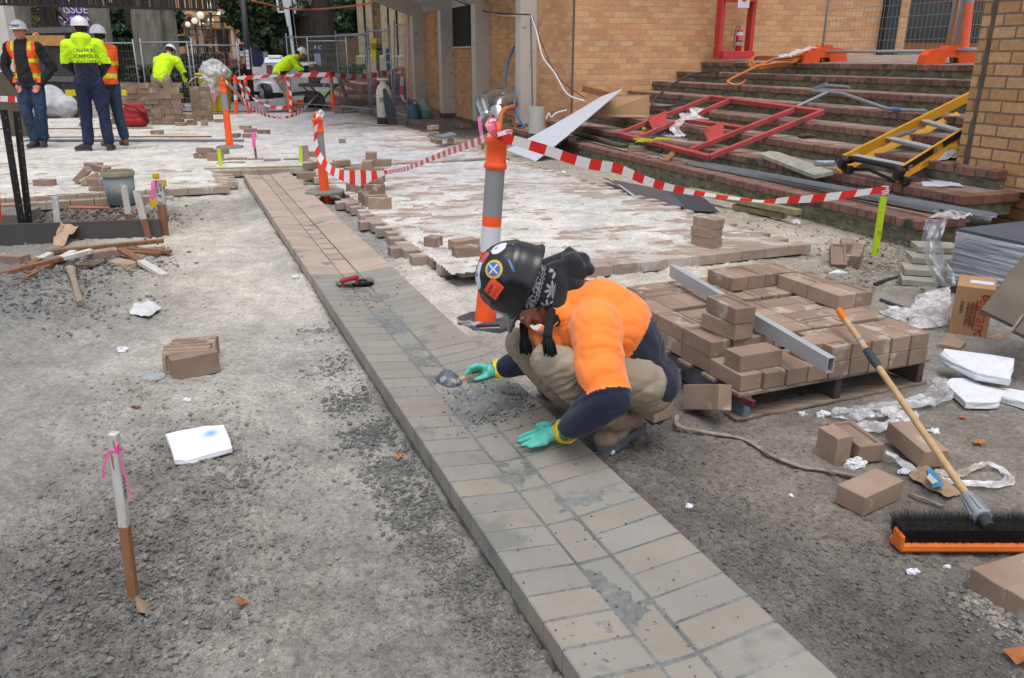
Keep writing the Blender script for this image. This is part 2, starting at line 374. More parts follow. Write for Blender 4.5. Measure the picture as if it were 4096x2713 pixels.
Lk.new(res,b.inputs['Base Color']);b.inputs['Roughness'].default_value=.9;b.inputs['Specular IOR Level'].default_value=.2
def bumpchain(N,Lk,tc,b,specs):
 prev=None
 for sc,st_,di in specs:
  nz=N.new('ShaderNodeTexNoise');nz.inputs['Scale'].default_value=sc;nz.inputs['Detail'].default_value=5;Lk.new(tc.outputs['Object'],nz.inputs['Vector'])
  bp=N.new('ShaderNodeBump');bp.inputs['Strength'].default_value=st_;bp.inputs['Distance'].default_value=di;Lk.new(nz.outputs['Fac'],bp.inputs['Height'])
  if prev is not None:Lk.new(prev,bp.inputs['Normal'])
  prev=bp.outputs[0]
 Lk.new(prev,b.inputs['Normal'])
bumpchain(N,Lk,tc,b,((22,.7,.02),(95,1.0,.010),(300,.8,.004)))
ground=npmesh('ground',np.stack([x,y,hh],1),quads,m,{'base':dc[:,:3]});tag(ground,kind='structure')
#  laid pavers (real bricks, one sheet of paving)
def quadbricks(B,name,mm,colors=None):
 """B: list of (center, half sizes (3), rotation angle z, tilt x, rgb). Box with chamfered top edge"""
 n=len(B);cen=np.array([q[0]for q in B]);hs_=np.array([q[1]for q in B]);ang=np.array([q[2]for q in B]);tl=np.array([q[3]for q in B]);col=np.array([q[4]for q in B])
 ch=.004;base=[]
 for z_,ins in((-1,0),(1,0),(2,1)):
  for sx,sy in((-1,-1),(1,-1),(1,1),(-1,1)):base.append((sx,sy,z_,ins))
 V_=np.zeros((n,12,3))
 for k,(sx,sy,z_,ins)in enumerate(base):
  V_[:,k,0]=sx*(hs_[:,0]-ins*ch);V_[:,k,1]=sy*(hs_[:,1]-ins*ch);V_[:,k,2]=-hs_[:,2]if z_==-1 else hs_[:,2]-(0 if z_==2 else ch)
 V_[:,:,2]+=V_[:,:,0]*tl[:,None]
 ca,sa=np.cos(ang)[:,None],np.sin(ang)[:,None]
 X_=V_[:,:,0]*ca-V_[:,:,1]*sa;Y_=V_[:,:,0]*sa+V_[:,:,1]*ca
 P_=np.stack([X_+cen[:,0:1],Y_+cen[:,1:2],V_[:,:,2]+cen[:,2:3]],-1).reshape(-1,3)
 fq=[(0,1,5,4),(1,2,6,5),(2,3,7,6),(3,0,4,7),(4,5,9,8),(5,6,10,9),(6,7,11,10),(7,4,8,11),(8,9,10,11)]
 F_=(np.arange(n)[:,None,None]*12+np.array(fq)[None]).reshape(-1,4)
 return npmesh(name,P_,F_,mm,{'var':np.repeat(col,12,0)},smooth=False)
PT=.085;BL,BW=.21,.1045
def inlay(s,t):
 a=(s>4.5)&(s<10.1)&(t>1.42)&(t<4.2)
 b_=(s>=10.4)&(s<21.2)&(t>-13.5)&(t<4.2)
 c_=(s>9.1)&(s<10.5)&(t<.5)&(t>-9)
 return a or b_ or c_
pav=[]
i=0
s0=4.585
while s0<21.2:
 off=(i%2)*BL/2+(.03 if i%5==0 else 0)
 t0=1.42-BL*66+off
 for j in range(84):
  tc_=t0+j*BL
  if inlay(s0,tc_):
   if s0<5.6 and tc_<1.42+(5.65-s0)*.42 and s0>4.66 and tc_<1.62:pass
   if s0<5.5 and tc_<1.75-(s0-4.7)*.40:continue
   if 8.0<s0<8.5 and tc_<1.62:continue
   r1=.90+.2*random.random();r2=random.uniform(-.03,.03)
   g_=random.random()
   base_c=(r1*(1+r2),r1,r1*(1-r2))
   z=PT-.035+random.uniform(-.0015,.0015)
   p=GT(s0,tc_,z);pav.append(((p.x,p.y,p.z),(BL/2-.002,BW/2-.002,.035),TA+random.uniform(-.008,.008),random.uniform(-.004,.004),base_c))
 s0+=BW;i+=1
for j in range(20):
 if 6<j<8:continue
 p=GT(8.9,-.3-j*BL,.035);pav.append(((p.x,p.y,p.z),(BL/2-.003,BW/2,.035),TA+random.uniform(-.05,.05),0,(.95,.9,.85)))
for j in range(12):
 p=GT(8.98,-.2-j*BL,.0);pav.append(((p.x,p.y,p.z),(BL/2-.003,BW/2,.035),TA+random.uniform(-.03,.03),0,(.95,.9,.85)))
PAVER=dict(col=C(166,142,125),col2=C(142,119,103),rough=.88,scale=7,bump=.4,bscale=130,bdist=.003,speck=C(184,172,160),speck_scale=16,speck_amt=.03)
m_pav=mat('laid_paver',attr='var',**{**PAVER,'col':C(174,156,143),'col2':C(156,138,125),'speck':C(196,190,182),'speck_scale':3.5,'speck_amt':.10,'stretch':(1,2.2,1)})
paving=quadbricks(pav,'paving',m_pav);tag(paving,kind='structure')
rows2=[4.55]
while rows2[-1]<25:rows2.append(rows2[-1]+.0048*rows2[-1])
rows2=np.array(rows2);ts2=np.linspace(-1,1,520)
Yg,Tg=np.meshgrid(rows2,ts2,indexing='ij');Xg=Tg*(Yg*.74+.35);x=Xg.ravel();y=Yg.ravel();s,t=stc(x,y)
reg=((s>4.72)&(s<10.2)&(t>1.52)&(t<4.12))|((s>10.45)&(s<21.1)&(t>-13)&(t<4.05))|((s>9.14)&(s<10.5)&(t<.36))
SPT=[(1300,420,.80),(1000,560,.85),(1200,500,.9),(1400,500,.78),(1600,530,.72),(1300,560,.85),(1500,590,.60),(1700,540,.15),(1800,560,.02),(1650,570,.1),(1100,430,.35),(950,470,.45),(900,420,.35),(820,360,.35),(1000,380,.62),(1250,380,.50),(1330,390,.12),(1400,420,.12),(1480,450,.2),(1560,480,.30),(1000,330,.20),(1080,330,.12),(800,300,.42),(900,290,.15),(700,350,.62),(600,380,.62),(700,285,.55),(500,330,.60),(450,390,.80),(400,310,.55),(200,370,.58),(100,380,.55),(300,340,.50),(150,330,.50),(400,410,.86),(480,360,.6),(250,420,.82),(100,430,.80),(300,280,.6),(860,545,.2),(930,570,.12),(1000,590,.3),(800,400,.3),(760,340,.6),(880,500,.45),(1050,480,.85),(850,310,.3),(950,400,.6),(1350,470,.85),(1420,540,.85)]
sxy=np.array([tuple(fF(q[0],q[1],.085)[:2])for q in SPT]);num=np.zeros(len(x));den=np.full(len(x),1e-9)
for(px,py),q in zip(sxy,SPT):
 r=.05*py;w=np.exp(-((x-px)**2+(y-py)**2)/(2*r*r))+1e-6/(.01+(x-px)**2+(y-py)**2);num+=w*q[2];den+=w
cov=num/den
# drawn out along the screeding direction
xs_,ys_=s,t
nn=fbm(xs_*2.2,ys_,.55,5,61,.6);nn=np.clip((nn-.5)*2.6+.5,-.2,1.2)
n3=fbm(x,y,.05,3,71)
n4=fbm(x,y,.16,4,77);h=PT-.001+(cov*1.25+.10-nn-.08)*.0055+(n3-.5)*.004+(n4-.5)*.006+np.clip((y-8.5)/3,0,1)*.0028
edge=np.minimum(np.minimum(t-1.50,4.14-t),s-4.70);h=h-np.where((s<10.2)&(t>1),np.clip(.05-edge,0,.05)*.12,0)
h=np.clip(h,PT-.011,PT+.006)
nr,nc=Yg.shape;idx=np.arange(nr*nc).reshape(nr,nc);R2=reg.reshape(nr,nc)
quads=np.stack([idx[:-1,:-1],idx[:-1,1:],idx[1:,1:],idx[1:,:-1]],-1)[R2[:-1,:-1]&R2[1:,1:]&R2[:-1,1:]&R2[1:,:-1]].reshape(-1,4)
used=np.unique(quads);remap=np.full(nr*nc,-1);remap[used]=np.arange(len(used))
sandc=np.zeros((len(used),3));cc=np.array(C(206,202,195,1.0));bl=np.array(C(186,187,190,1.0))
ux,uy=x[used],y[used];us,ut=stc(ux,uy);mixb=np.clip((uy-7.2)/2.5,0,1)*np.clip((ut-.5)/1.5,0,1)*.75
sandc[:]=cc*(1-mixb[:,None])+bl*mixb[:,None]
m=bpy.data.materials.new('swept_sand');m.use_nodes=True;nt=m.node_tree;N=nt.nodes;Lk=nt.links;b=N['Principled BSDF']
res,tc=_mk(N,Lk,k=.92);Lk.new(res,b.inputs['Base Color']);b.inputs['Roughness'].default_value=.95;b.inputs['Specular IOR Level'].default_value=.1
bumpchain(N,Lk,tc,b,((60,.4,.006),(220,.5,.003)))
sand=npmesh('sand',np.stack([ux,uy,h[used]],1),remap[quads],m,{'base':sandc});tag(sand,kind='stuff')
#  brick gutter
def dish(t):
 if t<.875:return.1-(t-.68)/.195*.022
 if t>.985:return.078+(t-.985)/.23*.02
 return.078
gb=[]
k=0;s0=.45
while s0<9.98:
 near=max(0,min(1,(5.25-s0)/.5));far=1-near
 def tint():
  r1=random.uniform(.84,1.13);r2=random.uniform(-.05,.07)
  if near>.5:a=np.array(C(144,140,132,1))*(1+(r1-1)*.5)*np.array([1+r2*.7,1,1-r2*.8])
  else:a=np.array(C(172,155,142,1))*(1+(r1-1)*.7)*np.array([1+r2*.6,1,1-r2*.6])
  return tuple(a)
 j=random.uniform(-.002,.002)
 p=GT(s0+j,.7775,dish(.7775)-.035);gb.append(((p.x,p.y,p.z),(.0965,.0503,.035),TA+random.uniform(-.01,.01),-.022/.195,tint()))
 p=GT(s0+j,1.10,dish(1.10)-.035);gb.append(((p.x,p.y,p.z),(.112,.0503,.035),TA+random.uniform(-.01,.01),.02/.23,tint()))
 if k%2==0:
  p=GT(s0+.05,.93,.078-.035-.001);gb.append(((p.x,p.y,p.z),(.051,.101,.035),TA+random.uniform(-.006,.006),0,tint()))
 s0+=.105 if s0<5.2 else.0905;k+=1
def wetness(m,N,Lk,b,out):pass
m_gut=mat('gutter_brick',(1,1,1),col2=(.86,.85,.84),rough=.62,scale=7,bump=.3,bscale=90,bdist=.003,attr='var',speck=C(128,128,124),speck_scale=5,speck_amt=.03)
gutter=quadbricks(gb,'gutter',m_gut);tag(gutter,kind='structure')
ss=np.concatenate([np.arange(.4,5.4,.012),np.arange(5.4,9.97,.03)]);tt=np.concatenate([[.6840,.6843,.6846,.6850],np.linspace(.687,1.205,62),[1.212,1.218]])
Sg,Tq=np.meshgrid(ss,tt,indexing='ij');s=Sg.ravel();t=Tq.ravel()
x=s*GS.x+t*GP.x;y=s*GS.y+t*GP.y
zt=np.where(t<.875,.1-(t-.68)/.195*.022,np.where(t>.985,.078+(t-.985)/.23*.02,.078))
near=np.clip((5.25-s+(t-.68)*.5)/.35,0,1)
smear=fbm(x,y,.22,4,83);fine=fbm(x,y,.03,3,84)
z=zt-.0006*near+(smear-.67)*.004*near+(fine-.5)*.0014*near-.012*(1-near)
prof={.6840:-.02,.6843:.05,.6846:.085,.6850:.0965}
for kk,vv in prof.items():
 sel=np.abs(t-kk)<1e-6;z[sel]=vv-.004*(1-near[sel])+(fbm(x[sel]*1,y[sel],.05,2,88)-.5)*.004
z[t>1.21]=.02
# wet mortar dollops piled by the worker
for(r,px,py,rad,hgt)in(('M',500,1060,.13,.012),('M',400,1150,.10,.01),('I',1800,1520,.1,.006),('F',870,690,.07,.008),('F',905,740,.05,.006)):
 q=G(r,px,py,.08);z+=hgt*np.exp(-((x-q.x)**2+(y-q.y)**2)/rad**2)*(fbm(x,y,.03,3,90)*2-.6)*near
nr,nc=Sg.shape;idx=np.arange(nr*nc).reshape(nr,nc)
quads=np.stack([idx[:-1,:-1],idx[1:,:-1],idx[1:,1:],idx[:-1,1:]],-1).reshape(-1,4)[:,::-1]
mc=np.array(C(126,128,125,1))[None]*(.9+.25*(smear[:,None]-.5)*2);farm=np.array(C(140,132,120,1));mc=mc*near[:,None]+farm*.55*(1-near[:,None])
m=bpy.data.materials.new('wet_mortar');m.use_nodes=True;nt=m.node_tree;N=nt.nodes;Lk=nt.links;b=N['Principled BSDF']
res,tc=_mk(N,Lk,k=.9);Lk.new(res,b.inputs['Base Color']);b.inputs['Roughness'].default_value=.6
bumpchain(N,Lk,tc,b,((40,.4,.006),(180,.4,.002)))
mort=npmesh('gutter',np.stack([x,y,z],1),quads,m,{'base':mc});mort.name='gutter_mortar';tag(mort,kind='structure')
#  clods, crumbs and grit (uncountable)
ico=bmesh.new();bmesh.ops.create_icosphere(ico,subdivisions=2,radius=1);iv=np.array([v.co[:]for v in ico.verts]);iF=np.array([[v.index for v in f.verts]for f in ico.faces]);ico.free()
ico=bmesh.new();bmesh.ops.create_icosphere(ico,subdivisions=1,radius=1);jv=np.array([v.co[:]for v in ico.verts]);jF=np.array([[v.index for v in f.verts]for f in ico.faces]);ico.free()
def lumps(name,items,mm,base=(jv,jF),sq=.62):
 """items arrays: x,y,z,r,rgb"""
 bv,bf=base;n=len(items);V_=np.zeros((n,len(bv),3));c=np.array([q[4]for q in items])
 variants=[bv*(1+(rng.random((len(bv),1))-.5)*.55)for _ in range(12)]
 for i_,q in enumerate(items):
  a=rng.random()*6.283;ca,sa=math.cos(a),math.sin(a);r=q[3];e=.75+.6*rng.random()
  v=variants[i_%12]*(r*e,r/e,r*sq)
  V_[i_,:,0]=v[:,0]*ca-v[:,1]*sa+q[0];V_[i_,:,1]=v[:,0]*sa+v[:,1]*ca+q[1];V_[i_,:,2]=v[:,2]+q[2]
 F_=(np.arange(n)[:,None,None]*len(bv)+bf[None]).reshape(-1,3)
 o=npmesh(name,V_.reshape(-1,3),F_,mm,{'base':np.repeat(c,len(bv),0)},smooth=False);return tag(o,kind='stuff')
def h_at(xa,ya):
 xa=np.asarray(xa,float);ya=np.asarray(ya,float);return ground_h(xa,ya,dirt(xa,ya)[:,3])
def gz(p):
 return float(h_at([p[0]],[p[1]])[0])
AREAS=[(250,1280,.26,1700,2,9,(112,110,106)),(330,1440,.22,900,2,10,(108,105,100)),(120,1400,.22,700,2,9,(106,104,101)),(60,1250,.2,300,2,7,(118,115,110)),(430,1270,.2,700,2,9,(120,116,109)),(520,1110,.2,500,2,9,(112,110,105)),(560,1400,.24,500,2,8,(132,127,119)),(150,1520,.16,500,2,8,(104,102,98)),(300,930,.3,350,2,8,(138,132,122)),(480,1000,.25,280,2,8,(140,134,124)),(620,1220,.3,350,2,7,(140,134,124)),(350,1080,.25,400,2,9,(118,115,108)),(160,640,.35,600,4,16,(106,106,104)),(60,700,.35,500,4,14,(100,101,100)),(240,600,.25,450,4,18,(104,104,104)),(330,620,.25,250,4,16,(112,112,110)),(250,720,.25,250,3,12,(112,112,108)),(60,640,.3,200,3,14,(110,110,108)),(860,1010,.10,420,3,10,(102,103,100)),(905,1090,.10,420,3,10,(104,104,100)),(960,1180,.10,420,3,9,(100,100,97)),(1010,1260,.09,380,3,9,(108,106,101)),(1075,1350,.08,380,2,9,(106,104,99)),(1130,1440,.08,360,2,8,(112,108,102)),(1190,1530,.06,260,2,8,(110,107,101)),(815,930,.1,300,3,9,(108,108,104)),(775,850,.12,240,3,10,(118,117,112)),(735,770,.12,180,3,10,(130,128,122)),(1000,1000,.3,60,2,5,(130,126,118)),(1480,1060,.16,420,2,8,(96,93,88)),(1600,1180,.2,450,2,7,(100,96,90)),(1700,1300,.2,520,2,8,(98,95,90)),(1850,1420,.16,450,2,8,(94,91,86)),(1980,1500,.14,350,2,8,(96,92,87)),(2050,1330,.2,420,2,8,(104,99,92)),(1830,1250,.25,400,2,7,(108,102,94)),(2200,1480,.16,260,2,7,(108,102,95)),(2290,1420,.07,90,5,12,(138,132,124)),(1750,1040,.35,260,2,6,(120,112,102)),(1950,1180,.3,260,2,7,(116,108,98)),(2200,1050,.3,120,2,6,(124,116,106)),(1620,980,.2,160,2,7,(110,104,96)),(2050,600,.35,260,6,20,(150,145,135)),(2080,560,.3,160,6,18,(120,112,102)),(1990,640,.25,160,5,15,(140,132,120)),(850,600,.3,240,4,14,(165,160,150)),(760,470,.3,160,4,14,(120,120,118)),(640,440,.2,120,4,14,(118,118,115)),(950,610,.35,160,4,12,(190,182,168)),(1100,600,.3,80,4,14,(185,178,165)),(560,700,.5,160,2,8,(170,162,150)),(600,950,.5,300,2,6,(140,135,126)),(750,1350,.4,500,2,6,(134,129,120)),(900,1450,.2,300,2,6,(118,115,108)),(200,500,.45,500,8,26,(92,82,72)),(300,510,.3,350,8,24,(104,92,82)),(120,480,.3,150,8,22,(120,110,100)),(1800,1600-540,.5,200,2,5,(112,104,95)),(640,245,1.2,300,15,50,(120,112,102)),(820,235,1.2,300,15,55,(110,100,90)),(950,262,.9,150,12,30,(120,108,92)),(1600,460,1.2,160,5,14,(140,128,112)),(1900,540,.7,140,5,14,(130,120,106)),(2350,1450,.08,60,4,10,(132,126,118))]
items=[];big=[]
for(fx,fy,rad,n,a,b2,c)in AREAS:
 q=fF(fx,fy);cb=np.array([L1(k_+2)for k_ in c])
 n=int(n*(1.7 if fy>880 else 1));px=rng.normal(q.x,rad*.6,n);py=rng.normal(q.y,rad*.75,n);s,t=stc(px,py);zz=h_at(px,py)
 for i_ in range(n):
  if py[i_]<.5:continue
  if.66<t[i_]<1.2 and s[i_]<9.9:continue
  if(t[i_]>1.35 and t[i_]<4.2 and 4.5<s[i_]<21):continue
  u_=rng.random()**3;r=(a+(b2-a)*u_)/1000*1.0
  it=(px[i_],py[i_],zz[i_]+r*.25,r,cb*(.8+.45*rng.random()))
  (big if r>.007 else items).append(it)
for(r,px,py,rad,n,a,b2)in(('M',520,1090,.075,260,2,8),('M',600,1030,.04,90,3,11),('M',380,1160,.08,170,2,7),('M',300,1120,.07,90,2,5),('M',470,1220,.07,60,2,6),('T',900,600,.4,120,1.2,4),('T',1300,900,.3,60,1.2,5),('S',1100,500,.5,120,1.5,5),('F',860,690,.12,80,2,7),('F',1100,900,.2,70,1.5,5),('T',1200,1250,.15,60,1.2,4),('T',700,900,.25,60,1.2,4)):
 q=G(r,px,py,.085)
 for _ in range(n):
  p=(rng.normal(q.x,rad),rng.normal(q.y,rad*1.2));s,t=stc(p[0],p[1])
  if not(.69<t<1.19):continue
  rr=(a+(b2-a)*rng.random()**2.5)/1000
  items.append((p[0],p[1],dish(t)+rr*.35,rr,np.array(C(96,97,95,1))*(.75+.4*rng.random())))
for nm,rr,c in(((0,),0,0),):pass
m=bpy.data.materials.new('earth_clod');m.use_nodes=True;nt=m.node_tree;N=nt.nodes;Lk=nt.links;b=N['Principled BSDF']
res,tc=_mk(N,Lk,k=.95);Lk.new(res,b.inputs['Base Color']);b.inputs['Roughness'].default_value=.9
bumpchain(N,Lk,tc,b,((160,.6,.004),))
lumps('grit',items,m,(jv,jF));lumps('clods',big,m,(iv,iF))
# == STAIRS AND BUILDINGS
R3=MB_ROT.to_3x3();RG3=MG_ROT.to_3x3()
def on_v(r,x,y,v):
 d=ray(r,x,y);t=v/(BV.x*d.x+BV.y*d.y);return Vector((d.x*t,d.y*t,CH+d.z*t))
def on_u(r,x,y,u):
 d=ray(r,x,y);t=u/(BU.x*d.x+BU.y*d.y);return Vector((d.x*t,d.y*t,CH+d.z*t))
def ubox(mb,u0,u1,v0,v1,z0,z1,mi=0,bev=0,col=None):
 return mb.box(UV((u0+u1)/2,(v0+v1)/2,(z0+z1)/2),(abs(v1-v0),abs(u1-u0),abs(z1-z0)),R3,bev,mi,col)
def fh(y):return max(0.0,min(1.0,(y-21)/21.0))*.95
def GF(r,x,y,dz=0.0):
 z=.1
 for _ in range(30):
  p=G(r,x,y,min(z,1.36));z=z*.5+.5*(fh(p.y)+dz)
 return Vector((p.x,p.y,fh(p.y)+dz))
def brickmat(name,c1,c2,mortar,bw=.245,bh=.092,ms=.007,rot=-UA,rough=.85,dirt_c=None,offset=.5,swap=False,noise_amt=.22):
 m=bpy.data.materials.new(name);m.use_nodes=True;nt=m.node_tree;N=nt.nodes;Lk=nt.links;b=N['Principled BSDF']
 tc=N.new('ShaderNodeTexCoord');mp=N.new('ShaderNodeMapping');mp.inputs['Rotation'].default_value=(0,0,rot);Lk.new(tc.outputs['Object'],mp.inputs[0])
 sx=N.new('ShaderNodeSeparateXYZ');Lk.new(mp.outputs[0],sx.inputs[0])
 ad=N.new('ShaderNodeMath');ad.operation='ADD';Lk.new(sx.outputs[0],ad.inputs[0]);Lk.new(sx.outputs[1],ad.inputs[1])
 wn2=N.new('ShaderNodeTexNoise');wn2.inputs['Scale'].default_value=5;wn2.inputs['Detail'].default_value=4;Lk.new(tc.outputs['Object'],wn2.inputs['Vector'])
 mw=N.new('ShaderNodeMapRange');mw.inputs[3].default_value=-.006;mw.inputs[4].default_value=.006;Lk.new(wn2.outputs['Fac'],mw.inputs[0])
 az=N.new('ShaderNodeMath');az.operation='ADD';Lk.new(sx.outputs[2],az.inputs[0]);Lk.new(mw.outputs[0],az.inputs[1])
 cb=N.new('ShaderNodeCombineXYZ');Lk.new(ad.outputs[0],cb.inputs[0]);Lk.new(az.outputs[0],cb.inputs[1])
 bt=N.new('ShaderNodeTexBrick');Lk.new(cb.outputs[0],bt.inputs['Vector']);bt.inputs['Scale'].default_value=1;bt.offset=offset
 bt.inputs['Brick Width'].default_value=bw;bt.inputs['Row Height'].default_value=bh;bt.inputs['Mortar Size'].default_value=ms;bt.inputs['Mortar Smooth'].default_value=.25
 bt.inputs['Color1'].default_value=(*c1,1);bt.inputs['Color2'].default_value=(*c2,1);bt.inputs['Mortar'].default_value=(*mortar,1);bt.inputs['Bias'].default_value=-.15
 res=bt.outputs['Color']
 for sc,lo,hi in((1.2,1-noise_amt*.6,1+noise_amt*.5),(30,1-noise_amt*.7,1+noise_amt*.6),(160,.88,1.1)):
  nz=N.new('ShaderNodeTexNoise');nz.inputs['Scale'].default_value=sc;nz.inputs['Detail'].default_value=5;Lk.new(tc.outputs['Object'],nz.inputs['Vector'])
  mr=N.new('ShaderNodeMapRange');mr.inputs[1].default_value=.3;mr.inputs[2].default_value=.7;mr.inputs[3].default_value=lo;mr.inputs[4].default_value=hi;Lk.new(nz.outputs['Fac'],mr.inputs[0])
  mx=N.new('ShaderNodeMix');mx.data_type='RGBA';mx.blend_type='MULTIPLY';mx.inputs[0].default_value=1;Lk.new(res,mx.inputs['A']);Lk.new(mr.outputs[0],mx.inputs['B']);res=mx.outputs['Result']
 Lk.new(res,b.inputs['Base Color']);b.inputs['Roughness'].default_value=rough;b.inputs['Specular IOR Level'].default_value=.25
 inv=N.new('ShaderNodeMath');inv.operation='SUBTRACT';inv.inputs[0].default_value=1;Lk.new(bt.outputs['Fac'],inv.inputs[1])
 bp=N.new('ShaderNodeBump');bp.inputs['Strength'].default_value=.8;bp.inputs['Distance'].default_value=.008;Lk.new(inv.outputs[0],bp.inputs['Height'])
 n5=N.new('ShaderNodeTexNoise');n5.inputs['Scale'].default_value=70;n5.inputs['Detail'].default_value=5;Lk.new(tc.outputs['Object'],n5.inputs['Vector'])
 b2=N.new('ShaderNodeBump');b2.inputs['Strength'].default_value=.5;b2.inputs['Distance'].default_value=.006;Lk.new(n5.outputs['Fac'],b2.inputs['Height']);Lk.new(bp.outputs[0],b2.inputs['Normal']);Lk.new(b2.outputs[0],b.inputs['Normal'])
 return m
m_wall=brickmat('tan_brick',C(216,170,122,.95),C(196,138,100,.95),C(190,166,142,.9),ms=.006)
m_wall_near=brickmat('near_tan_brick',C(196,156,116,.95),C(172,128,88,.95),C(130,112,92),bw=.262,bh=.096,ms=.009)
m_conc=mat('painted_concrete',C(212,206,198,.95),rough=.8,contrast=.12,scale=2.5,bump=.12,bscale=30,speck=C(176,168,158),speck_scale=7,speck_amt=-.02)
m_conc_dark=mat('footing_concrete',C(120,108,94),rough=.9,contrast=.4,scale=6,bump=.5,bscale=25,bdist=.02)
m_black=mat('black_joint',C(40,38,38),rough=.7)
m_dark=mat('dark_opening',C(30,28,26),rough=.6)
# ---- staircase
m_sbrick=mat('step_brick',C(148,112,99),col2=C(118,88,78),rough=.8,scale=14,bump=.3,bscale=70,attr='var',speck=C(70,72,58),speck_scale=4,speck_amt=.03)
m_tread=mat('step_tread',C(168,148,138),col2=C(140,122,112),rough=.9,scale=5,bump=.3,bscale=40,attr='var',speck=C(176,164,150),speck_scale=3.5,speck_amt=.06)
m_riser=mat('mossy_riser',C(140,136,116),col2=C(76,74,56),rough=.95,scale=9,bump=.8,bscale=30,bdist=.012,stretch=(1,1,2.2),speck=C(160,156,142),speck_scale=24,speck_amt=.0)
stairs=empty('brick_staircase',UV(8,5.1,0),'wide flight of dark red brick steps rising beside the laid paving','staircase')
V8,DV,Z8,RZ,U1=5.047,.487,.203,.158,13.02
zs=[Z8+RZ*i for i in range(8)];vsn=[V8+DV*i for i in range(8)]
near_u=[4.62,4.65,4.80,5.32,5.32,5.32,5.32,5.32]
for i in range(8):
 mb=MB();z=zs[i];v=vsn[i];ua=near_u[i];ub=U1 if v>5.93 else(13.8 if i==0 else 13.25)
 vend=vsn[i+1]+.06 if i<7 else 16.0
 u=ua
 k=0
 while u<ub-.02:
  w=.105;jz=random.uniform(-.003,.003);jv=random.uniform(-.004,.006)
  r=random.uniform(.78,1.1);g_=random.uniform(.95,1.04)
  if i<2 and random.random()<.22:col=(r*1.02,r*.9*g_,r*.86*g_)
  elif i>5 and random.random()<.35:col=(r*.62,r*.74,r*.62)
  else:col=(r,r*g_,r*g_)
  ubox(mb,u+.0035,u+w-.0035,v+jv,v+.2,z-.072+jz,z+jz,0,.006,col);u+=w;k+=1
 if i<7:
  vv=v+.203;row=0
  while vv<vsn[i+1]+.05:
   u=ua+.05*(row%2)
   while u<ub-.05:
    L_=.21;r=random.uniform(.8,1.1)
    ubox(mb,u+.002,min(u+L_-.002,ub),vv+.002,vv+.103,z-.06,z-.003+random.uniform(-.002,.002),1,0,(r,r*.98,r*.97));u+=L_
   vv+=.105;row+=1
 else:
  n_=24
  vs=[];
  a_,b_=5.3,U1+3.5
  vs=[UV(a_,v+.2,z-.004),UV(b_,v+.2,z-.004),UV(b_,11.2,z+.12),UV(a_,11.2,z+.12),UV(b_,18,z+.125),UV(a_,18,z+.125)]
  mb.add(vs,[(0,3,2,1),(3,5,4,2)],1,(.86,.84,.84))
 ubox(mb,ua+.015,ub+.02,v+.035,vend if i<7 else 9.4,z-RZ-(.22 if i==0 else.02),z-.0722,2)
 mb.build('step',[m_sbrick,m_tread,m_riser],stairs)
bld=empty('brick_building',UV(U1,5.93,0),'tan brick building with white concrete fins behind the stairs','building')
mb=MB()
ubox(mb,U1,U1+.25,5.93,12.42,-.3,6.5)
ubox(mb,U1+.25,25.6,5.93,6.2,-.3,2.62)
ubox(mb,U1+.25,14.9,5.93,6.2,2.62,6.5)
ubox(mb,U1,U1+.25,12.78,13.1,1.2,6.5);ubox(mb,U1,U1+.25,15.5,19,1.2,6.5)
ubox(mb,U1+.0,U1+.25,13.1,15.5,3.4,6.5)
mb.build('wall',m_wall,bld)
mb=MB();ubox(mb,U1-.004,U1,5.93,5.948,-.1,6.5);ubox(mb,U1,U1+.0,5.926,5.93,-.1,6.5)
ubox(mb,U1-.004,U1+.03,5.925,5.93,-.1,6.5)
mb.build('expansion_joint',mat('grey_joint',C(112,100,92),rough=.8,contrast=.3,scale=8),bld)
mb=MB();ubox(mb,U1-.16,U1-.002,12.42,12.72,1.3,6.5);mb.build('downpipe',mat('black_downpipe',C(48,54,54),rough=.6),bld)
mb=MB();ubox(mb,U1-.25,U1+.3,12.73,16,1.38,1.50,0,.01);mb.build('door_sill',mat('stone_sill',C(140,140,132),rough=.9),bld)
m_timber=mat('stained_timber',C(150,92,52),rough=.6,stretch=(6,6,1),contrast=.35,scale=3)
m_glass=mat('dark_glass',C(38,42,42),rough=.08,spec=.8,bump=0)
for(v0,v1,z1)in((13.02,14.38,2.45),(14.5,15.4,2.45)):
 mb=MB();ubox(mb,U1+.02,U1+.12,v0,v0+.1,1.5,2.6);ubox(mb,U1+.02,U1+.12,v1-.1,v1,1.5,2.6);ubox(mb,U1+.02,U1+.12,v0+.1,v1-.1,z1,z1+.15);ubox(mb,U1+.02,U1+.12,v0+.1,v1-.1,1.5,1.66)
 f_=mb.build('window_frame',m_timber,bld)
 mb=MB();ubox(mb,U1+.07,U1+.09,v0+.1,v1-.1,1.66,z1);mb.build('pane',m_glass,f_)
colu=[14.65,17.38,20.12,22.96]
for i,u in enumerate(colu):
 th=.28;mb=MB()
 zb=-.3;out=[(5.95,zb+.2),(5.61,zb+.2),(5.61,2.46),(2.0,3.70),(2.0,4.9),(5.95,4.9)]
 if i==0:out=[(5.95,.19),(5.61,.19),(5.61,2.46),(2.0,3.70),(2.0,4.9),(5.95,4.9)]
 vs=[UV(u,a_,b_)for a_,b_ in out]+[UV(u+th,a_,b_)for a_,b_ in out];n=len(out)
 mb.add(vs,[tuple(range(n)),tuple(range(2*n-1,n-1,-1))]+[(k,n+k,n+(k+1)%n,(k+1)%n)for k in range(n)])
 mb.build('concrete_fin',m_conc,bld)
 if i in(1,2):
  mb=MB();ubox(mb,u-.01,u+th+.01,5.60,5.94,-.32,.05,0,.01);mb.build('footing',m_conc_dark,bld)
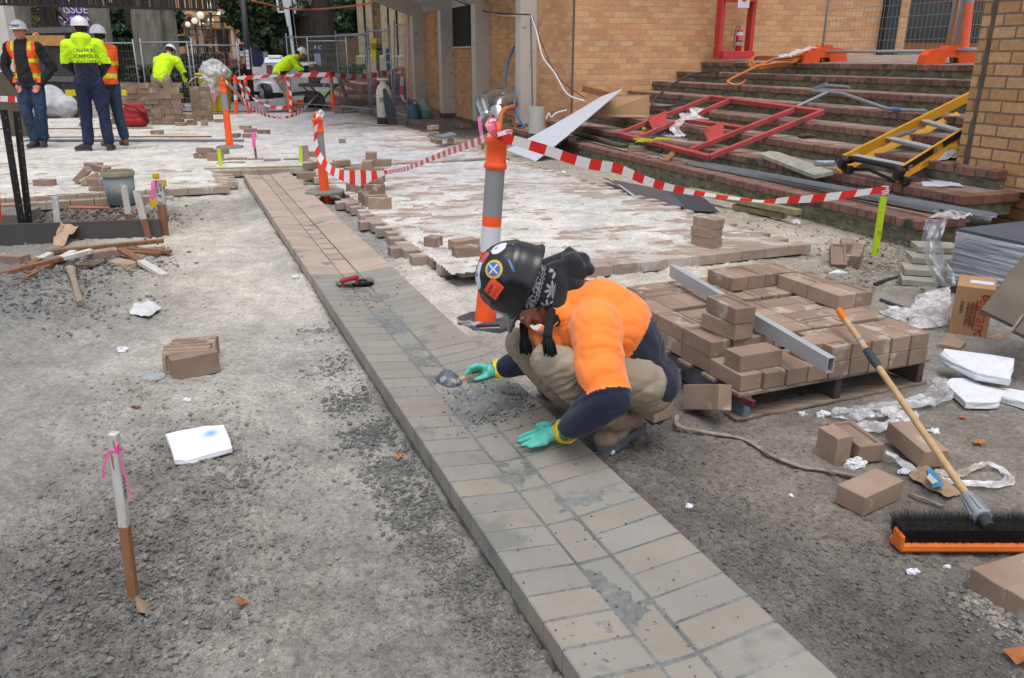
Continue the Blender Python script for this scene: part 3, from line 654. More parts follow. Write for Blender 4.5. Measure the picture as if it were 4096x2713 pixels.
mb=MB();ubox(mb,13.9,24.9,5.90,6.3,2.55,4.9);mb.build('spandrel',m_conc,bld)
# soffit between the fins
mb=MB();mb.add([UV(14.9,5.9,2.95),UV(24.6,5.9,2.95),UV(24.6,2.0,4.3),UV(14.9,2.0,4.3),UV(14.9,5.9,3.15),UV(24.6,5.9,3.15),UV(24.6,2.0,4.5),UV(14.9,2.0,4.5)],[(0,3,2,1),(4,5,6,7),(0,1,5,4),(1,2,6,5),(2,3,7,6),(3,0,4,7)]);mb.build('soffit',m_conc,bld)
a_=on_v('C',740,60,5.925);b_=on_v('C',908,438,5.925);ua_,ub_=toUV(b_)[0],toUV(a_)[0]
mb=MB();ubox(mb,ua_,ub_,5.90,5.925,b_.z,2.54);w_=mb.build('window',m_dark,bld)
mb=MB()
for(u0,u1,z0,z1)in((ua_-.03,ub_+.03,b_.z-.04,b_.z),(ua_-.03,ub_+.03,2.51,2.55)):ubox(mb,u0,u1,5.885,5.927,z0,z1)
mb.build('frame',m_conc,w_)
# broken footing along the wall
mb=MB();ubox(mb,14.3,25.6,5.86,5.93,-.35,-.02,0,.01);mb.build('wall_footing',m_conc_dark,bld)
# ---- near wall on the right
pier=empty('brick_wall',UV(5.3,6.15,0),'near brick wall with a dark vertical seam at the right edge','wall')
mb=MB();ubox(mb,-1.2,5.32,6.15,6.6,.36,4.2);ubox(mb,-1.2,5.0,6.32,6.6,-.3,.36);mb.build('masonry',m_wall_near,pier)
mb=MB()
for kk in range(14):
 z0=.36+kk*.27;ubox(mb,5.19+random.uniform(-.006,.006),5.235+random.uniform(-.006,.006),6.142,6.15,z0,z0+.27+.0)
mb.build('seam',mat('tar_seam',C(104,94,84),col2=C(78,70,64),rough=.9,scale=10,bump=.4),pier)
mb=MB()
for(u0,v0,v1,z)in((4.62,V8,5.55,zs[0]),(4.65,V8+DV,6.13,zs[1])):
 v=v0+.0
 while v<v1-.05:
  r=random.uniform(.75,1.1);ubox(mb,u0-.012,u0+.1,v,min(v+.205,v1),z-.073,z+.002,0,.006,(r*1.03,r*.85,r*.82));v+=.21
mb.build('end_course',[m_sbrick],stairs)
# ---- church of grey-brown stone, seen behind the fence
m_stone=brickmat('sandstone_blocks',C(158,138,104),C(112,96,70),C(176,160,132),bw=.62,bh=.30,ms=.018,rot=0,noise_amt=.45)
m_trim=mat('stone_trim',C(178,164,136),rough=.9,contrast=.35,scale=4)
Yc=36.0
church=empty('stone_church',(V('h',1300,700,Yc).x,Yc,.9),'old brown stone church wall with buttresses beyond the fence','building')
xa=V('h',900,300,Yc).x;xb=xa+14
mb=MB();mb.box(((xa+xb)/2,Yc+1.0,5),(xb-xa,1.2,10));mb.build('wall',m_stone,church)
mb=MB()
for px in(905,1040,1275,1405,1540):
 cx=V('h',px,300,Yc).x
 mb.box((cx+.12,Yc+.2,5),(.26,.55,10));mb.box((cx+.1,Yc+.1,1.05),(.5,.8,.8),bev=.05)
mb.build('buttress',m_trim,church)
mb=MB();zc=V('h',1000,735,Yc).z;mb.box(((xa+xb)/2,Yc+.3,zc),(xb-xa,.35,.14));mb.build('string_course',mat('dark_stone',C(66,58,46),rough=.9),church)
mb=MB();mb.box(((xa+xb)/2,Yc+.25,.9),(xb-xa,.4,1.5));mb.build('plinth',mat('dark_plinth',C(78,70,56),rough=.9,contrast=.5,scale=3),church)
# ---- cream brick hall with the arched door
m_cream=brickmat('cream_brick',C(226,182,126),C(205,158,104),C(196,156,110),bw=.24,bh=.085,ms=.006,rot=0,noise_amt=.25)
Yh=44.0
hall=empty('cream_brick_hall',(V('g',1300,900,Yh).x,Yh,1),'cream brick hall with a pale pointed arch door behind the lamp posts','building')
x0=V('A',0,300,Yh).x-3;x1=V('B',1450,300,Yh).x
dl,dr=V('g',945,600,Yh).x,V('g',1200,600,Yh).x;zt_=V('g',1060,250,Yh).z;zb_=V('g',1100,850,Yh).z;zsp=V('g',945,400,Yh).z
mb=MB();mb.box(((x0+dl)/2,Yh+.4,5.5),(dl-x0,.8,11));mb.box(((x1+dr)/2,Yh+.4,5.5),(x1-dr,.8,11));mb.box(((dl+dr)/2,Yh+.4,(11+zt_)/2+.1),(dr-dl,.8,11-zt_-.2));mb.box(((dl+dr)/2,Yh+.4,zb_/2),(dr-dl,.8,zb_))
# spandrels left and right of the pointed arch
def arch(t):
 w=dr-dl;h_=zt_-zsp;q=1-abs(2*t-1);return zsp+h_*(1-(1-q)**1.9)
for side in(0,1):
 k=8;pts=[(dl+(dr-dl)*(side+(1-2*side)*.5*j/k),arch(side+(1-2*side)*.5*j/k))for j in range(k+1)]
 for(xa1,za1),(xb1,zb1)in zip(pts[:-1],pts[1:]):
  lo=min(xa1,xb1);hi=max(xa1,xb1);zz=min(za1,zb1);mb.box(((lo+hi)/2,Yh+.4,(zz+zt_+.12)/2),(hi-lo,.8,zt_+.12-zz))
mb.build('wall',m_cream,hall)
mb=MB();mb.box(((dl+dr)/2,Yh+.5,(zb_+zt_)/2),(dr-dl,.1,zt_-zb_));d_=mb.build('door',mat('cream_door',C(214,200,170),rough=.6),hall)
mb=MB();zz=V('g',1000,548,Yh).z;mb.box(((dl+dr)/2,Yh+.44,zz),(dr-dl,.04,.07));mb.box(((dl+dr)/2,Yh+.44,(zb_+zz)/2),(.03,.04,zz-zb_));mb.build('door_rail',mat('door_rail_tan',C(150,136,112)),d_)  # cross rail and centre bar in a darker tan than the door
mb=MB()
k=20
pts=[Vector((dl+(dr-dl)*j/k+(-.16 if j==0 else.16 if j==k else 0),Yh-.03,arch(j/k)+.1))for j in range(k+1)]
pts=[Vector((dl-.16,Yh-.03,zb_))]+pts+[Vector((dr+.16,Yh-.03,zb_))]
mb.tube(pts,.16,6,0);mb.build('door_surround',mat('arch_stone',C(196,156,108),rough=.9),hall)
m_rail=mat('dark_iron',C(46,42,42),rough=.6)
mb=MB()
for(gx0,gy0,gx1,gy1)in((960,740,1300,740),(1300,740,1540,880)):
 a_=V('g',gx0,gy0,Yh-2.2);b_=V('g',gx1,gy1,Yh-2.2);mb.bar(a_,b_,.05,.05)
 for j in range(13):
  q=a_.lerp(b_,j/12);mb.bar(q,(q.x,q.y,q.z-1.0),.03,.03,up=(0,1,0))
mb.build('railing',m_rail,hall)
mb=MB();q0=V('g',850,880,Yh-2.2);q1=V('g',1420,880,Yh-2.2)
mb.box(((q0.x+q1.x)/2,Yh-1.1,.9),(q1.x-q0.x,2.2,1.2));
for j in range(4):mb.box((q1.x+.3+j*.35,Yh-1.1,.7-j*.15),(.36,2.2,1.2-j*.16))
mb.build('entrance_steps',m_sbrick if False else mat('red_step',C(150,92,74),rough=.9),hall)
for(gx,gy,w,h_,ro)in((1285,285,.55,.65,1),(1320,535,.55,.65,1)):
 p=V('g',gx,gy,Yh-.05);mb=MB();mb.box(p,(w,.12,h_*.5),bev=.02);mb.box(p+Vector((0,-.02,-.28)),(w*.9,.16,.12));mb.build('wall_vent',mat('vent_stone',C(120,96,62),rough=.9),hall)
for(gx,gy,w,h_,nn)in((1690,912,.9,.36,4),(2022,928,.85,1.05,8)):
 p=V('g',gx,gy,Yh-.05);mb=MB();mb.box(p,(w,.06,h_))
 vf=mb.build('louvre_vent',mat('vent_dark',C(120,112,104)),hall);mb=MB()
 for j in range(nn):mb.box(p+Vector((0,-.05,-h_/2+(j+.5)*h_/nn)),(w,.06,h_/nn*.55))
 mb.build('louvre',mat('vent_white',C(225,222,214)),vf)
p=V('g',1790,700,Yh-.12);mb=MB();mb.cyl((p.x-.25,p.y,1),(p.x-.25,p.y,8),.1);mb.build('downpipe',mat('cream_pipe',C(226,206,170)),hall)
for(gx,gy,w,h_)in((1852,695,.36,.62),(1858,790,.75,.6)):
 p=V('g',gx,gy,Yh-.06);mb=MB();mb.box(p,(w,.03,h_));s_=mb.build('notice',mat('notice_white',C(232,232,236),rough=.5),hall)
 mb=MB()
 for j in range(4):mb.box(p+Vector((0,-.02,h_*.3-j*h_*.18)),(w*.75,.01,.03))
 mb.build('print',mat('red_print'if h_>.61 else 'blue_print',C(190,60,60)if h_>.61 else C(70,80,120)),s_)
p=V('g',1550,650,Yh-.1);mb=MB();mb.box(p,(.55,.25,1.0));mb.build('window',m_dark,hall);mb=MB();mb.box(p+Vector((0,-.05,.75)),(1.5,.3,.3));mb.build('lintel',mat('lintel_stone',C(186,140,86)),hall)
# tall stained windows / piers of the left part
for gx in(800,850,930,1010,1700,1760):
 p=V('a',gx,250,Yh-.25);mb=MB();mb.box((p.x,p.y,4),(.5,.6,9));mb.build('pier',mat('pale_pier',C(222,190,144),rough=.9,contrast=.3,scale=3),hall)
mb=MB();p=V('B',905,420,Yh-.4);mb.box((p.x,p.y,p.z),(1.9,.5,3.2));w_=mb.build('shopfront',mat('navy_panel',C(30,40,84),rough=.5),hall)
mb=MB();mb.box((p.x+.2,p.y-.27,p.z-.5),(1.1,.04,.5));mb.build('window_pane',mat('pale_glass',C(150,152,146),rough=.2),w_)
mb=MB();xm0=V('B',1150,300,52).x;xm1=V('B',2300,300,52).x
mb.box(((xm0+xm1)/2,53,6),(xm1-xm0,1,12));
bb=empty('rear_building',((xm0+xm1)/2,52,1),'dark brick building half hidden behind the big trees','building')
mb.build('wall',brickmat('brown_brick',C(128,92,56),C(92,66,40),C(110,84,56),rot=0),bb)
for(gx,gy)in((1380,50),(1385,270),(1750,120)):
 p=V('B',gx,gy,52.3);mb=MB();mb.box(p,(1.6,.2,1.3));mb.build('window',m_dark,bb)
REG.update(i=(560,1280,5.6),j=(1250,580,5.2275),k=(750,530,4.736),l=(3096,880,4.901),m=(3700,850,2.851),n=(3300,1500,2.24))
m_pv=mat('paver',rand=.2,**{**PAVER,'speck_scale':9,'scale':5})
def brickmesh(name,frog=False,L_=BL-.002,chip=0,jit=.0018):
 bm=bmesh.new();bmesh.ops.create_cube(bm,size=1);bmesh.ops.scale(bm,vec=(L_,.1035,.0705),verts=bm.verts)
 if frog:
  f=max(bm.faces,key=lambda q:q.calc_center_median().z);r=bmesh.ops.inset_individual(bm,faces=[f],thickness=.022);
  r2=bmesh.ops.inset_individual(bm,faces=[f],thickness=.004);bmesh.ops.translate(bm,vec=(0,0,-.009),verts=f.verts)
 ed=[e for e in bm.edges if e.calc_face_angle(0)>.8 and abs(e.verts[0].co.z)>.034 or abs(abs(e.verts[0].co.x)-L_/2)<1e-4]
 bmesh.ops.bevel(bm,geom=[e for e in ed if e.is_valid],offset=.004,segments=2,profile=.6,affect='EDGES')
 if chip:
  bmesh.ops.subdivide_edges(bm,edges=[e for e in bm.edges if e.calc_length()>.05],cuts=5,use_grid_fill=True)
  for v in bm.verts:
   d=(v.co-Vector((L_/2,-.05,.035))).length
   if d<.07:v.co+=(Vector((0,0,-.02))-v.co)*(.35*(1-d/.07))*(1+noise.noise(v.co*40))
 for v in bm.verts:v.co+=Vector((noise.noise(v.co*31),noise.noise(v.co*37+Vector((5,0,0))),noise.noise(v.co*33+Vector((0,9,0)))))*jit
 me=bpy.data.meshes.new(name);bm.to_mesh(me);bm.free();me.materials.append(m_pv);return me
ME_P,ME_F,ME_C,ME_H=brickmesh('paver'),brickmesh('paver',True),brickmesh('paver',chip=1),brickmesh('paver',L_=.105)
Rx=lambda a:Matrix.Rotation(a,3,'X');Ry=lambda a:Matrix.Rotation(a,3,'Y');Rz=lambda a:Matrix.Rotation(a,3,'Z')
ORI={'fl':(Matrix.Identity(3),(.21,.104,.07)),'fe':(Rz(PI/2),(.104,.21,.07)),'el':(Rx(PI/2),(.21,.07,.104)),'ee':(Rz(PI/2)@Rx(PI/2),(.07,.21,.104)),'up':(Ry(PI/2),(.07,.104,.21)),'up2':(Rz(PI/2)@Ry(PI/2),(.104,.07,.21)),'h':(Matrix.Identity(3),(.105,.104,.07)),'hu':(Rx(PI/2),(.105,.07,.104))}
def paver(loc,rot,label,group=None,me=None):
 o=bpy.data.objects.new('paver',me or ME_P);COL.objects.link(o);o.location=loc;o.rotation_euler=rot.to_euler();return tag(o,label,'paver',group)
def pv_edge(r,x1,y1,x2,y2,z,ori,label,group=None,me=None,tilt=None,dz=0):
 """loose paver given by the two ends of its visible bottom edge in the photograph"""
 a,b_=G(r,x1,y1,z),G(r,x2,y2,z);d=b_-a;rz=math.atan2(d.y,d.x);R_,dim=ORI[ori]
 c=(a+b_)/2+Vector((-math.sin(rz),math.cos(rz),0))*dim[1]/2+Vector((0,0,dim[2]/2+dz))
 M_=Rz(rz)@(tilt if tilt is not None else Matrix.Identity(3))@R_
 if ori in('h','hu')and me is None:me=ME_H
 return paver(c,M_,label,group,me)
def pv_corner(r,x,y,z,rz,ori,label,group=None,me=None,tilt=None,dz=0):
 """loose paver whose nearest bottom corner stands at a photo point; rz turns it about that corner (local +x to the right, +y to the left-back)"""
 a=G(r,x,y,z);R_,dim=ORI[ori];Q=Rz(rz);c=a+Q@Vector((dim[0]/2,dim[1]/2,0));c.z=z+dim[2]/2+dz
 if ori in('h','hu')and me is None:me=ME_H
 return paver(c,Q@(tilt if tilt is not None else Matrix.Identity(3))@R_,label,group,me)
def pv_st(s,t,z,label,group=None,along='t',me=None,ja=.015):
 rz=TA+(PI/2 if along=='s'else 0)+random.uniform(-ja,ja)
 return paver(GT(s,t,z+.035),Rz(rz),label,group,me)
PG='pavers stacked on the pallet'
LBo='brown paver in the low stack laid on the wooden pallet'
zt0=.128
def rowfill(z,lab):
 s_=2.40
 k=0
 out=[]
 for i_ in range(5):out.append((2.475+i_*.213,2.022,'s'))
 for i_ in range(8):out.append((2.46-.004*i_,2.13+i_*.107,'s'))
 for i_ in range(4):
  for j_ in range(4):out.append((2.625+i_*.107*1.02,2.185+j_*.213,'t'))
 for i_ in range(8):out.append((3.155,2.13+i_*.107,'s'))
 for j_ in range(4):out.append((3.32,2.185+j_*.213,'t'))
 for j_ in range(4):out.append((3.427,2.185+j_*.213,'t'))
 for i_,(a,b_,al)in enumerate(out):
  yield a,b_,al
for a,b_,al in rowfill(zt0,LBo):
 if 2.55<a<3.3 and 2.1<b_<2.8:continue
 pv_st(a,b_+random.uniform(-.002,.002),zt0,'brown paver in the bottom layer on the wooden pallet',PG+', bottom layer',al)
for a,b_,al in rowfill(zt0+.071,LBo):
 if abs(a-2.46)<.04 and b_<2.45:continue
 pv_st(a+random.uniform(-.002,.002),b_,zt0+.071,'paver with its hollow or its flat side up in the second layer on the pallet',PG+', second layer',al,ME_F if random.random()<.55 else ME_P)
pv_st(2.452,2.085,zt0+.071,'paver laid across at the near left corner of the pallet stack',None,'t')
pv_st(2.45,2.42,zt0+.071,'paver beyond the gap in the front of the pallet stack, under the metal tube',None,'t')
z3=zt0+.142
for i_,t_ in enumerate((2.572,2.679,2.786,2.893)):
 pv_st(3.285,t_,z3,['leftmost paver of the back row on top of the pallet stack','second paver from the left in the raised back row, hollow side up','third paver from the left in the raised back row','right end paver of the raised back row'][i_],'raised back row on the pallet','s',ME_F if i_%2 else ME_P)
for(s_,t_,f_,lb)in((3.05,2.842,1,'stained paver with brown mark starting the raised right row'),(2.835,2.842,0,'smooth paver at the near end of the raised right row, left side'),(3.05,2.95,1,'outer hollowed paver at the far end of the raised right row'),(2.835,2.95,1,'outer hollowed paver at the near end of the raised right row')):
 pv_st(s_,t_,z3,lb,'raised right row on the pallet','s',ME_F if f_ else ME_P)
paver(GT(2.665,2.105,z3+.036),Rz(TA+PI/2+.12),'lower of two crossed pavers standing beside the metal tube',None,ME_C)
paver(GT(2.66,2.112,z3+.108),Rz(TA+PI/2-.02),'upper of two crossed pavers standing beside the metal tube',None,ME_F)
# -- pallet
m_pal=mat('weathered_pallet_wood',C(168,150,132),col2=C(110,94,80),rough=.9,scale=3,stretch=(2,9,9),bump=.5,bscale=30)
m_pal_d=mat('dark_pallet_wood',C(92,84,78),col2=C(48,44,42),rough=.9,scale=4,bump=.5,bscale=25)
m_pal_b=mat('blue_pallet_wood',C(112,128,144),col2=C(84,84,84),rough=.9,scale=5,bump=.4,bscale=25)
pal=empty('wooden_pallet',GT(2.9,2.5,0),'weathered wooden pallet under the stack of brown pavers','pallet')
for k_ in range(7):
 s_=2.395+k_*.178;mb=MB();mb.box(GT(s_,2.48,.118),(1.05,.09 if k_ else.075,.016),RG3,.002);mb.build('top_board',m_pal,pal)
for t_ in(2.005,2.48,2.955):
 mb=MB();mb.box(GT(2.93,t_,.062),(.036,1.14,.094),RG3,.003);mb.build('bearer',m_pal_b if t_<2.1 else m_pal_d,pal)
for s_ in(2.40,2.93,3.46):
 mb=MB();mb.box(GT(s_,2.48,.010),(1.05,.085,.014),RG3,.002);mb.build('bottom_board',m_pal,pal)
mb=MB();mb.box(GT(2.36,1.975,.10),(.02,.12,.03),RG3@Rz(.2),.002);mb.build('red_block',mat('faded_red_paint',C(120,60,62),rough=.9,contrast=.5,scale=12),pal)
# -- square metal tube
m_galv=mat('galvanised_steel',C(172,178,184),rough=.5,contrast=.16,scale=7,metal=.3,bump=.08,bscale=40)
m_alu=mat('dull_aluminium',C(190,194,198),rough=.5,contrast=.14,scale=9,metal=.25,bump=.06)
p0=V('N',420,262,4.08);p1=V('N',1843,1035,2.80);p0.z=.335;p1.z=.300
d_=(p1-p0).normalized();up=Vector((0,0,1));sx_=d_.cross(up).normalized();sz_=sx_.cross(d_)
Wt,Ht,th=.032,.062,.003
mb=MB()
def tubevs(p,ins):return[p+sx_*a*(Wt-ins)/2*1+sz_*b_*(Ht-ins)/2 for a,b_ in((-1,-1),(1,-1),(1,1),(-1,1))]
o0,i0,o1,i1=tubevs(p0,0),tubevs(p0,.008),tubevs(p1,0),tubevs(p1,.008)
vs=o0+i0+o1+i1
mb.add(vs,[(k,(k+1)%4,8+(k+1)%4,8+k)for k in range(4)]+[(4+(k+1)%4,4+k,12+k,12+(k+1)%4)for k in range(4)]+[((k+1)%4,k,4+k,4+(k+1)%4)for k in range(4)]+[(8+k,8+(k+1)%4,12+(k+1)%4,12+k)for k in range(4)])
tag(mb.build('metal_tube',m_alu),'long rectangular aluminium tube lying across the pallet of pavers','metal tube')
# -- three stacked pavers on the paving
for k_ in range(3):
 pv_corner('K',1300,1415,PT,.62+(0,.05,-.03)[k_],'fe',['bottom','middle','top'][k_]+' paver of the tidy pile of three on the sandy paving',None,ME_C if k_<2 else ME_P,dz=.0705*k_)
tri='three pavers heaped by the lime stake'
paver(G('l',1300,960,.0)+Vector((-.0,.07,.065)),Rz(-.25)@Rx(.55)@Rz(PI/2),'tilted paver with its hollow facing up in front of the lime stake',tri,ME_F)
pv_edge('l',1300,640,1600,660,.0,'fe','hollow side up paver lying flat behind the two tilted ones',tri,ME_F,Matrix.Identity(3))
paver(G('l',1640,985,.0)+Vector((.02,.10,.075)),Rz(-.50)@Rx(.25)@Rz(PI/2)@Rx(PI/2),'paver leaning on its edge nearest the lime stake',tri)
# -- bricks round the pallet
pv_corner('N',255,1558,.0,.56,'fe','paver on the dirt just behind the crouching worker\'s boot',None)
paver(G('N',790,1560,0)+Vector((-.015,.075,.085)),Rz(.55)@Rx(-.35)@Ry(.25)@Rz(PI/2)@Rx(PI/2),'paver tipped up on its corner against the pallet')
pv_corner('N',310,1330,.0,.9,'fl','paver half hidden behind the worker and the pallet corner',None)
pv_corner('n',80,815,.0,.35,'up','broken paver standing on end with a yellow stain','pair of pavers by the torn wrapper',ME_C,dz=-.1)
pv_corner('n',290,800,.0,.22,'fe','hollowed paver lying against the stained broken one','pair of pavers by the torn wrapper',ME_F)
pv_corner('n',855,850,.005,.20,'fe','dusty paver lying askew behind the broom handle',None,None,Rx(.10)@Ry(.06),dz=.01)
pv_corner('n',335,1275,.0,.57,'fl','single paver flat on the dirt in front of the torn paper bag',None,ME_P)
pv_corner('Q',1740,1055,.0,.36,'fl','paver at the lower right edge of the site lying flat','pavers at the lower right edge')
pv_corner('Q',1925,1160,.0,.40,'fl','nearest paver cut by the lower right edge of the photo','pavers at the lower right edge')
pv_corner('m',400,1600,.0,.9,'fl','half sunk paver lying between the pallet and the white foam',None,ME_C,dz=-.045)
# -- on-edge row on the left sand
rowg='pavers on edge on the sand strip'
for k_,(xa_,ya_,xb_,yb_)in enumerate(((540,1235,1640,1160),)):
 base=G('i',545,1245,.0);b2=G('i',1690,1170,.0);rz=math.atan2((b2-base).y,(b2-base).x)
 Q=Rz(rz+.02)
 for j_,off in enumerate(((0,0),(-.006,.055),(-.014,.108),(.004,.162),(.003,.215))):
  c=base+Q@Vector((.105+off[0],.03+off[1],0));c.z=.051-j_*.003
  paver(c,Q@Rx(-.22)@Rx(PI/2),['nearest','second','third','fourth','farthest'][j_]+' of the pavers leaning in a row on the left sand',rowg,ME_F if j_ in(0,2,3)else ME_P)
pv_edge('i',740,1395,1850,1160,.0,'el','pinkish paver standing on edge in front of the leaning row',None,None,Rx(.0))
# -- stepped stack behind the second bollard
sg='heap of pavers beside the leaning bollard'
rzg=.08
def stk(px,py,n_,ori,lab,z=PT,rz=.08,me=None):
 for k_ in range(n_):
  a=G('j',px,py,z);R_,dim=ORI[ori];Q=Rz(rz+random.uniform(-.03,.03));c=a+Q@Vector((dim[0]/2,dim[1]/2,0));c.z=z+dim[2]*(k_+.5)+.0
  paver(c,Q@R_,lab if n_==1 else lab+(' (lower one)',' (upper one)',' (top one)')[k_],sg,me)
stk(1165,1355,1,'el','nearest paver on edge in the heap by the leaning bollard')
stk(1090,1300,1,'el','second paver on edge right behind the nearest one of the heap')
stk(1030,1270,1,'ee','paver on edge end towards us left of the nearest pair')
stk(960,1215,1,'ee','paver on edge end towards us with sand on top')
a=G('j',1075,1065,PT+.0)
for(px,py,zz_,ori,lab,me)in((1075,1060,.0,'el','rounded front paver in the middle of the heap',ME_P),(1060,1010,.0,'el','paver directly behind the rounded one',ME_P),(960,960,.0,'ee','second end-on paver under the striped tape',ME_P),(890,1000,.0,'ee','third end-on paver under the striped tape',ME_P),(800,985,.0,'ee','fourth end-on paver under the striped tape',ME_P),(700,975,.0,'ee','leftmost end-on paver of the heap beside the bollard foot',ME_P),(1090,1005,.104,'fl','paver on the second tier of the heap',ME_P),(1070,1000,.174,'fl','paver on the third tier of the heap behind the tape',ME_F),(1060,1000,.245,'fe','crosswise paver near the top of the heap',ME_P),(1240,960,.245,'fl','right hand paver near the top of the heap',ME_P),(1150,950,.316,'h','half paver crowning the heap by the leaning bollard',ME_H)):
 q=G('j',px,py,PT);R_,dim=ORI[ori];Q=Rz(.06);c=q+Q@Vector((dim[0]/2,dim[1]/2,0));c.z=PT+zz_+dim[2]/2
 paver(c,Q@R_,lab,sg,me)
OT=[('J',428,1385,610,1405,PT,'h','half paver standing alone on the stepped edge of the paving',None,None,0),('J',745,1440,1010,1400,PT,'fl','whole paver dropped behind the black helmet',None,None,0),('J',790,1500,1020,1478,PT+.0,'fl','broken paver with a ragged sandy top near the helmet',None,ME_C,0),('k',175,500,345,500,PT,'fl','lower paver of the small pile left of the far lime stake',None,None,0),('k',160,500,480,500,PT,'fl','upper paver of the small pile left of the far lime stake',None,None,.072),('k',355,545,680,550,PT,'el','paver on edge right behind the far left lime stake',None,None,0),('k',340,480,660,480,PT,'el','second paver on edge behind the far left lime stake',None,None,0),('k',500,415,705,420,PT,'fl','paver close to the far bollard foot',None,None,0),('k',690,610,820,610,.03,'fe','sunken paver at the left of the far hole',None,None,0),('k',835,590,1055,590,.04,'fl','paver with red paint by the far hole',None,None,0),('k',745,670,1060,668,.03,'fl','paver lying along the green timber batten',None,None,0),('k',1140,605,1430,600,.03,'fl','dark paver behind the pink flagged peg',None,None,0),('k',1440,615,1760,610,.04,'fl','paver resting on the mortar heap by the batten',None,None,0),('k',1810,605,2120,605,.03,'fl','paver right of the mortar heap',None,None,0),('k',2180,560,2290,555,PT,'up2','paver standing on end by the right lime stake',None,None,0),('k',2280,470,2368,468,PT,'fl','paver behind the leaning bollard on the left',None,None,0),('k',2200,610,2320,605,.05,'fe','paver right of the right lime stake',None,None,0),('k',545,680,715,680,.03,'fl','short paver at the foot of the far left lime stake',None,ME_H,0),('j',0,500,90,480,PT,'fl','paver behind the leaning bollard body, left side',None,None,0),('j',330,520,590,480,PT,'fl','paver behind the leaning bollard body, right side',None,None,0),('j',560,450,715,440,PT,'fl','farther paver beyond the leaning bollard',None,None,0),('I',1165,755,1340,745,PT-.02,'fl','paver across the far right end of the gutter',None,None,0),('I',1640,700,1770,690,PT,'fl','paver beside the stepped heap',None,None,0),('B',605,1228,708,1230,PT,'fl','lone paver on the far paving, left of the pair',None,None,0),('B',652,1312,780,1305,PT,'fl','bottom paver of the two piled beyond the pink peg',None,None,0),('B',652,1300,770,1300,PT,'fl','top paver of the two piled beyond the pink peg',None,None,.072),('B',775,1270,885,1272,PT,'fl','paver right of the two piled ones',None,None,0),('B',1550,1362,1625,1360,PT,'h','pale half paver alone on the far paving',None,None,0),('B',545,1310,580,1310,PT,'fe','paver peeping out right of the third bollard',None,None,0),('B',1498,1078,1600,1078,PT,'fl','lower paver by the foot of the far right bollard',None,None,0),('B',1498,1078,1590,1078,PT,'fl','upper paver by the foot of the far right bollard',None,None,.072),('C',512,1350,590,1365,PT,'fl','bottom paver of the pile beneath the grey slab',None,None,0),('C',512,1345,640,1325,PT,'fl','second paver of the pile beneath the grey slab',None,None,.07),('C',510,1320,640,1300,PT,'fl','top paver of the pile beside the grey slab',None,None,.14),('C',562,1370,655,1368,PT,'fe','paver end in front of the grey slab',None,None,0),('C',670,1350,760,1350,PT,'fe','broken paver propping the right of the grey slab',None,ME_C,0),('C',770,1375,830,1375,PT,'fe','low paver right of the grey slab',None,None,-.02),('C',825,1375,950,1370,.03,'fl','dark paver by the pink marked stake',None,None,0),('C',1218,1245,1260,1245,.0,'el','left paver of the three under the ducts',None,None,0),('C',1255,1240,1330,1240,.0,'ee','middle paver of the three under the ducts',None,None,0),('C',1310,1240,1400,1240,.0,'ee','right paver of the three under the ducts',None,None,0),('C',1218,1215,1320,1215,.0,'fl','flat paver on top of the three under the ducts',None,None,.105),('C',750,1205,795,1205,-.05,'fe','paver on the dirt at the foot of the third fin',None,None,0),('C',820,1210,890,1210,-.05,'fl','second paver on the dirt at the foot of the third fin',None,None,0),('H',285,440,515,445,PT,'fl','single paver on the sand left of the bucket heap',None,ME_C,0),('H',785,300,980,300,PT,'el','hollow faced paver standing behind the tumbled heap',None,ME_F,0),('H',865,510,1005,512,PT-.02,'fl','lower paver beside the blue bucket',None,None,0),('H',858,505,1005,505,PT-.02,'fl','upper paver beside the blue bucket',None,None,.072),('H',885,548,1010,550,.03,'fl','bottom paver beside the blue bucket',None,None,-.03),('H',0,1190,160,1200,.0,'fl','dark topped paver at the left edge by the timber offcuts',None,None,0),('H',890,1150,1130,1110,.0,'fl','paver under grey mortar crumbs below the steel board',None,None,-.01),('H',1060,1220,1180,1240,.0,'fl','paver fragment in the mortar crumbs by the pick',None,ME_C,-.02),('A',1412,1277,1555,1275,PT,'fl','lone paver in front of the man bending at the paver wall',None,None,0),('A',1750,1185,1870,1190,PT,'el','hollow faced paver standing upright near the wheelie bin',None,ME_F,0),('A',1760,1130,1860,1130,PT,'el','paver above the upright hollow faced one',None,ME_P,.0),('A',1675,1195,1740,1195,PT,'fl','paver right of the bending man\'s shoe',None,None,0),('A',1898,1195,1962,1195,PT,'h','half paver in front of the wheelie bin',None,None,0),('A',2035,1163,2110,1163,PT,'fl','paver beside the foot of the far tape bollard',None,None,0),('A',1868,1160,2035,1160,PT,'fl','long paver lying behind the half paver',None,None,-.03),('A',565,1128,680,1128,.05,'fl','dark paver by the white sack',None,None,0),('A',590,1100,700,1100,.05,'fl','second dark paver by the white sack',None,None,.0),('A',585,1070,690,1070,.05,'fl','upper dark paver by the white sack',None,None,.07),('A',750,1200,800,1200,PT,'fe','paver behind the hooded man\'s legs, left',None,None,0),('A',750,1140,800,1140,PT,'fe','paver stacked behind the hooded man\'s legs',None,None,0),('C',1810,1342,1920,1342,zs[0],'fe','paver left on the lowest step by the black hose',None,None,0),('D',512,1440,660,1440,zs[0],'fl','pale paver tied with lime string on the lowest step',None,None,0)]
for(r,x1,y1,x2,y2,z,ori,lab,grp,me,dz)in OT:pv_edge(r,x1,y1,x2,y2,z,ori,lab,grp,me,dz=dz)
paver(G('H',745,425,PT)+Vector((.03,.06,.095)),Rz(.1)@Ry(-.75),'paver tipped diagonally at the left of the tumbled heap','tumbled heap by the bucket')
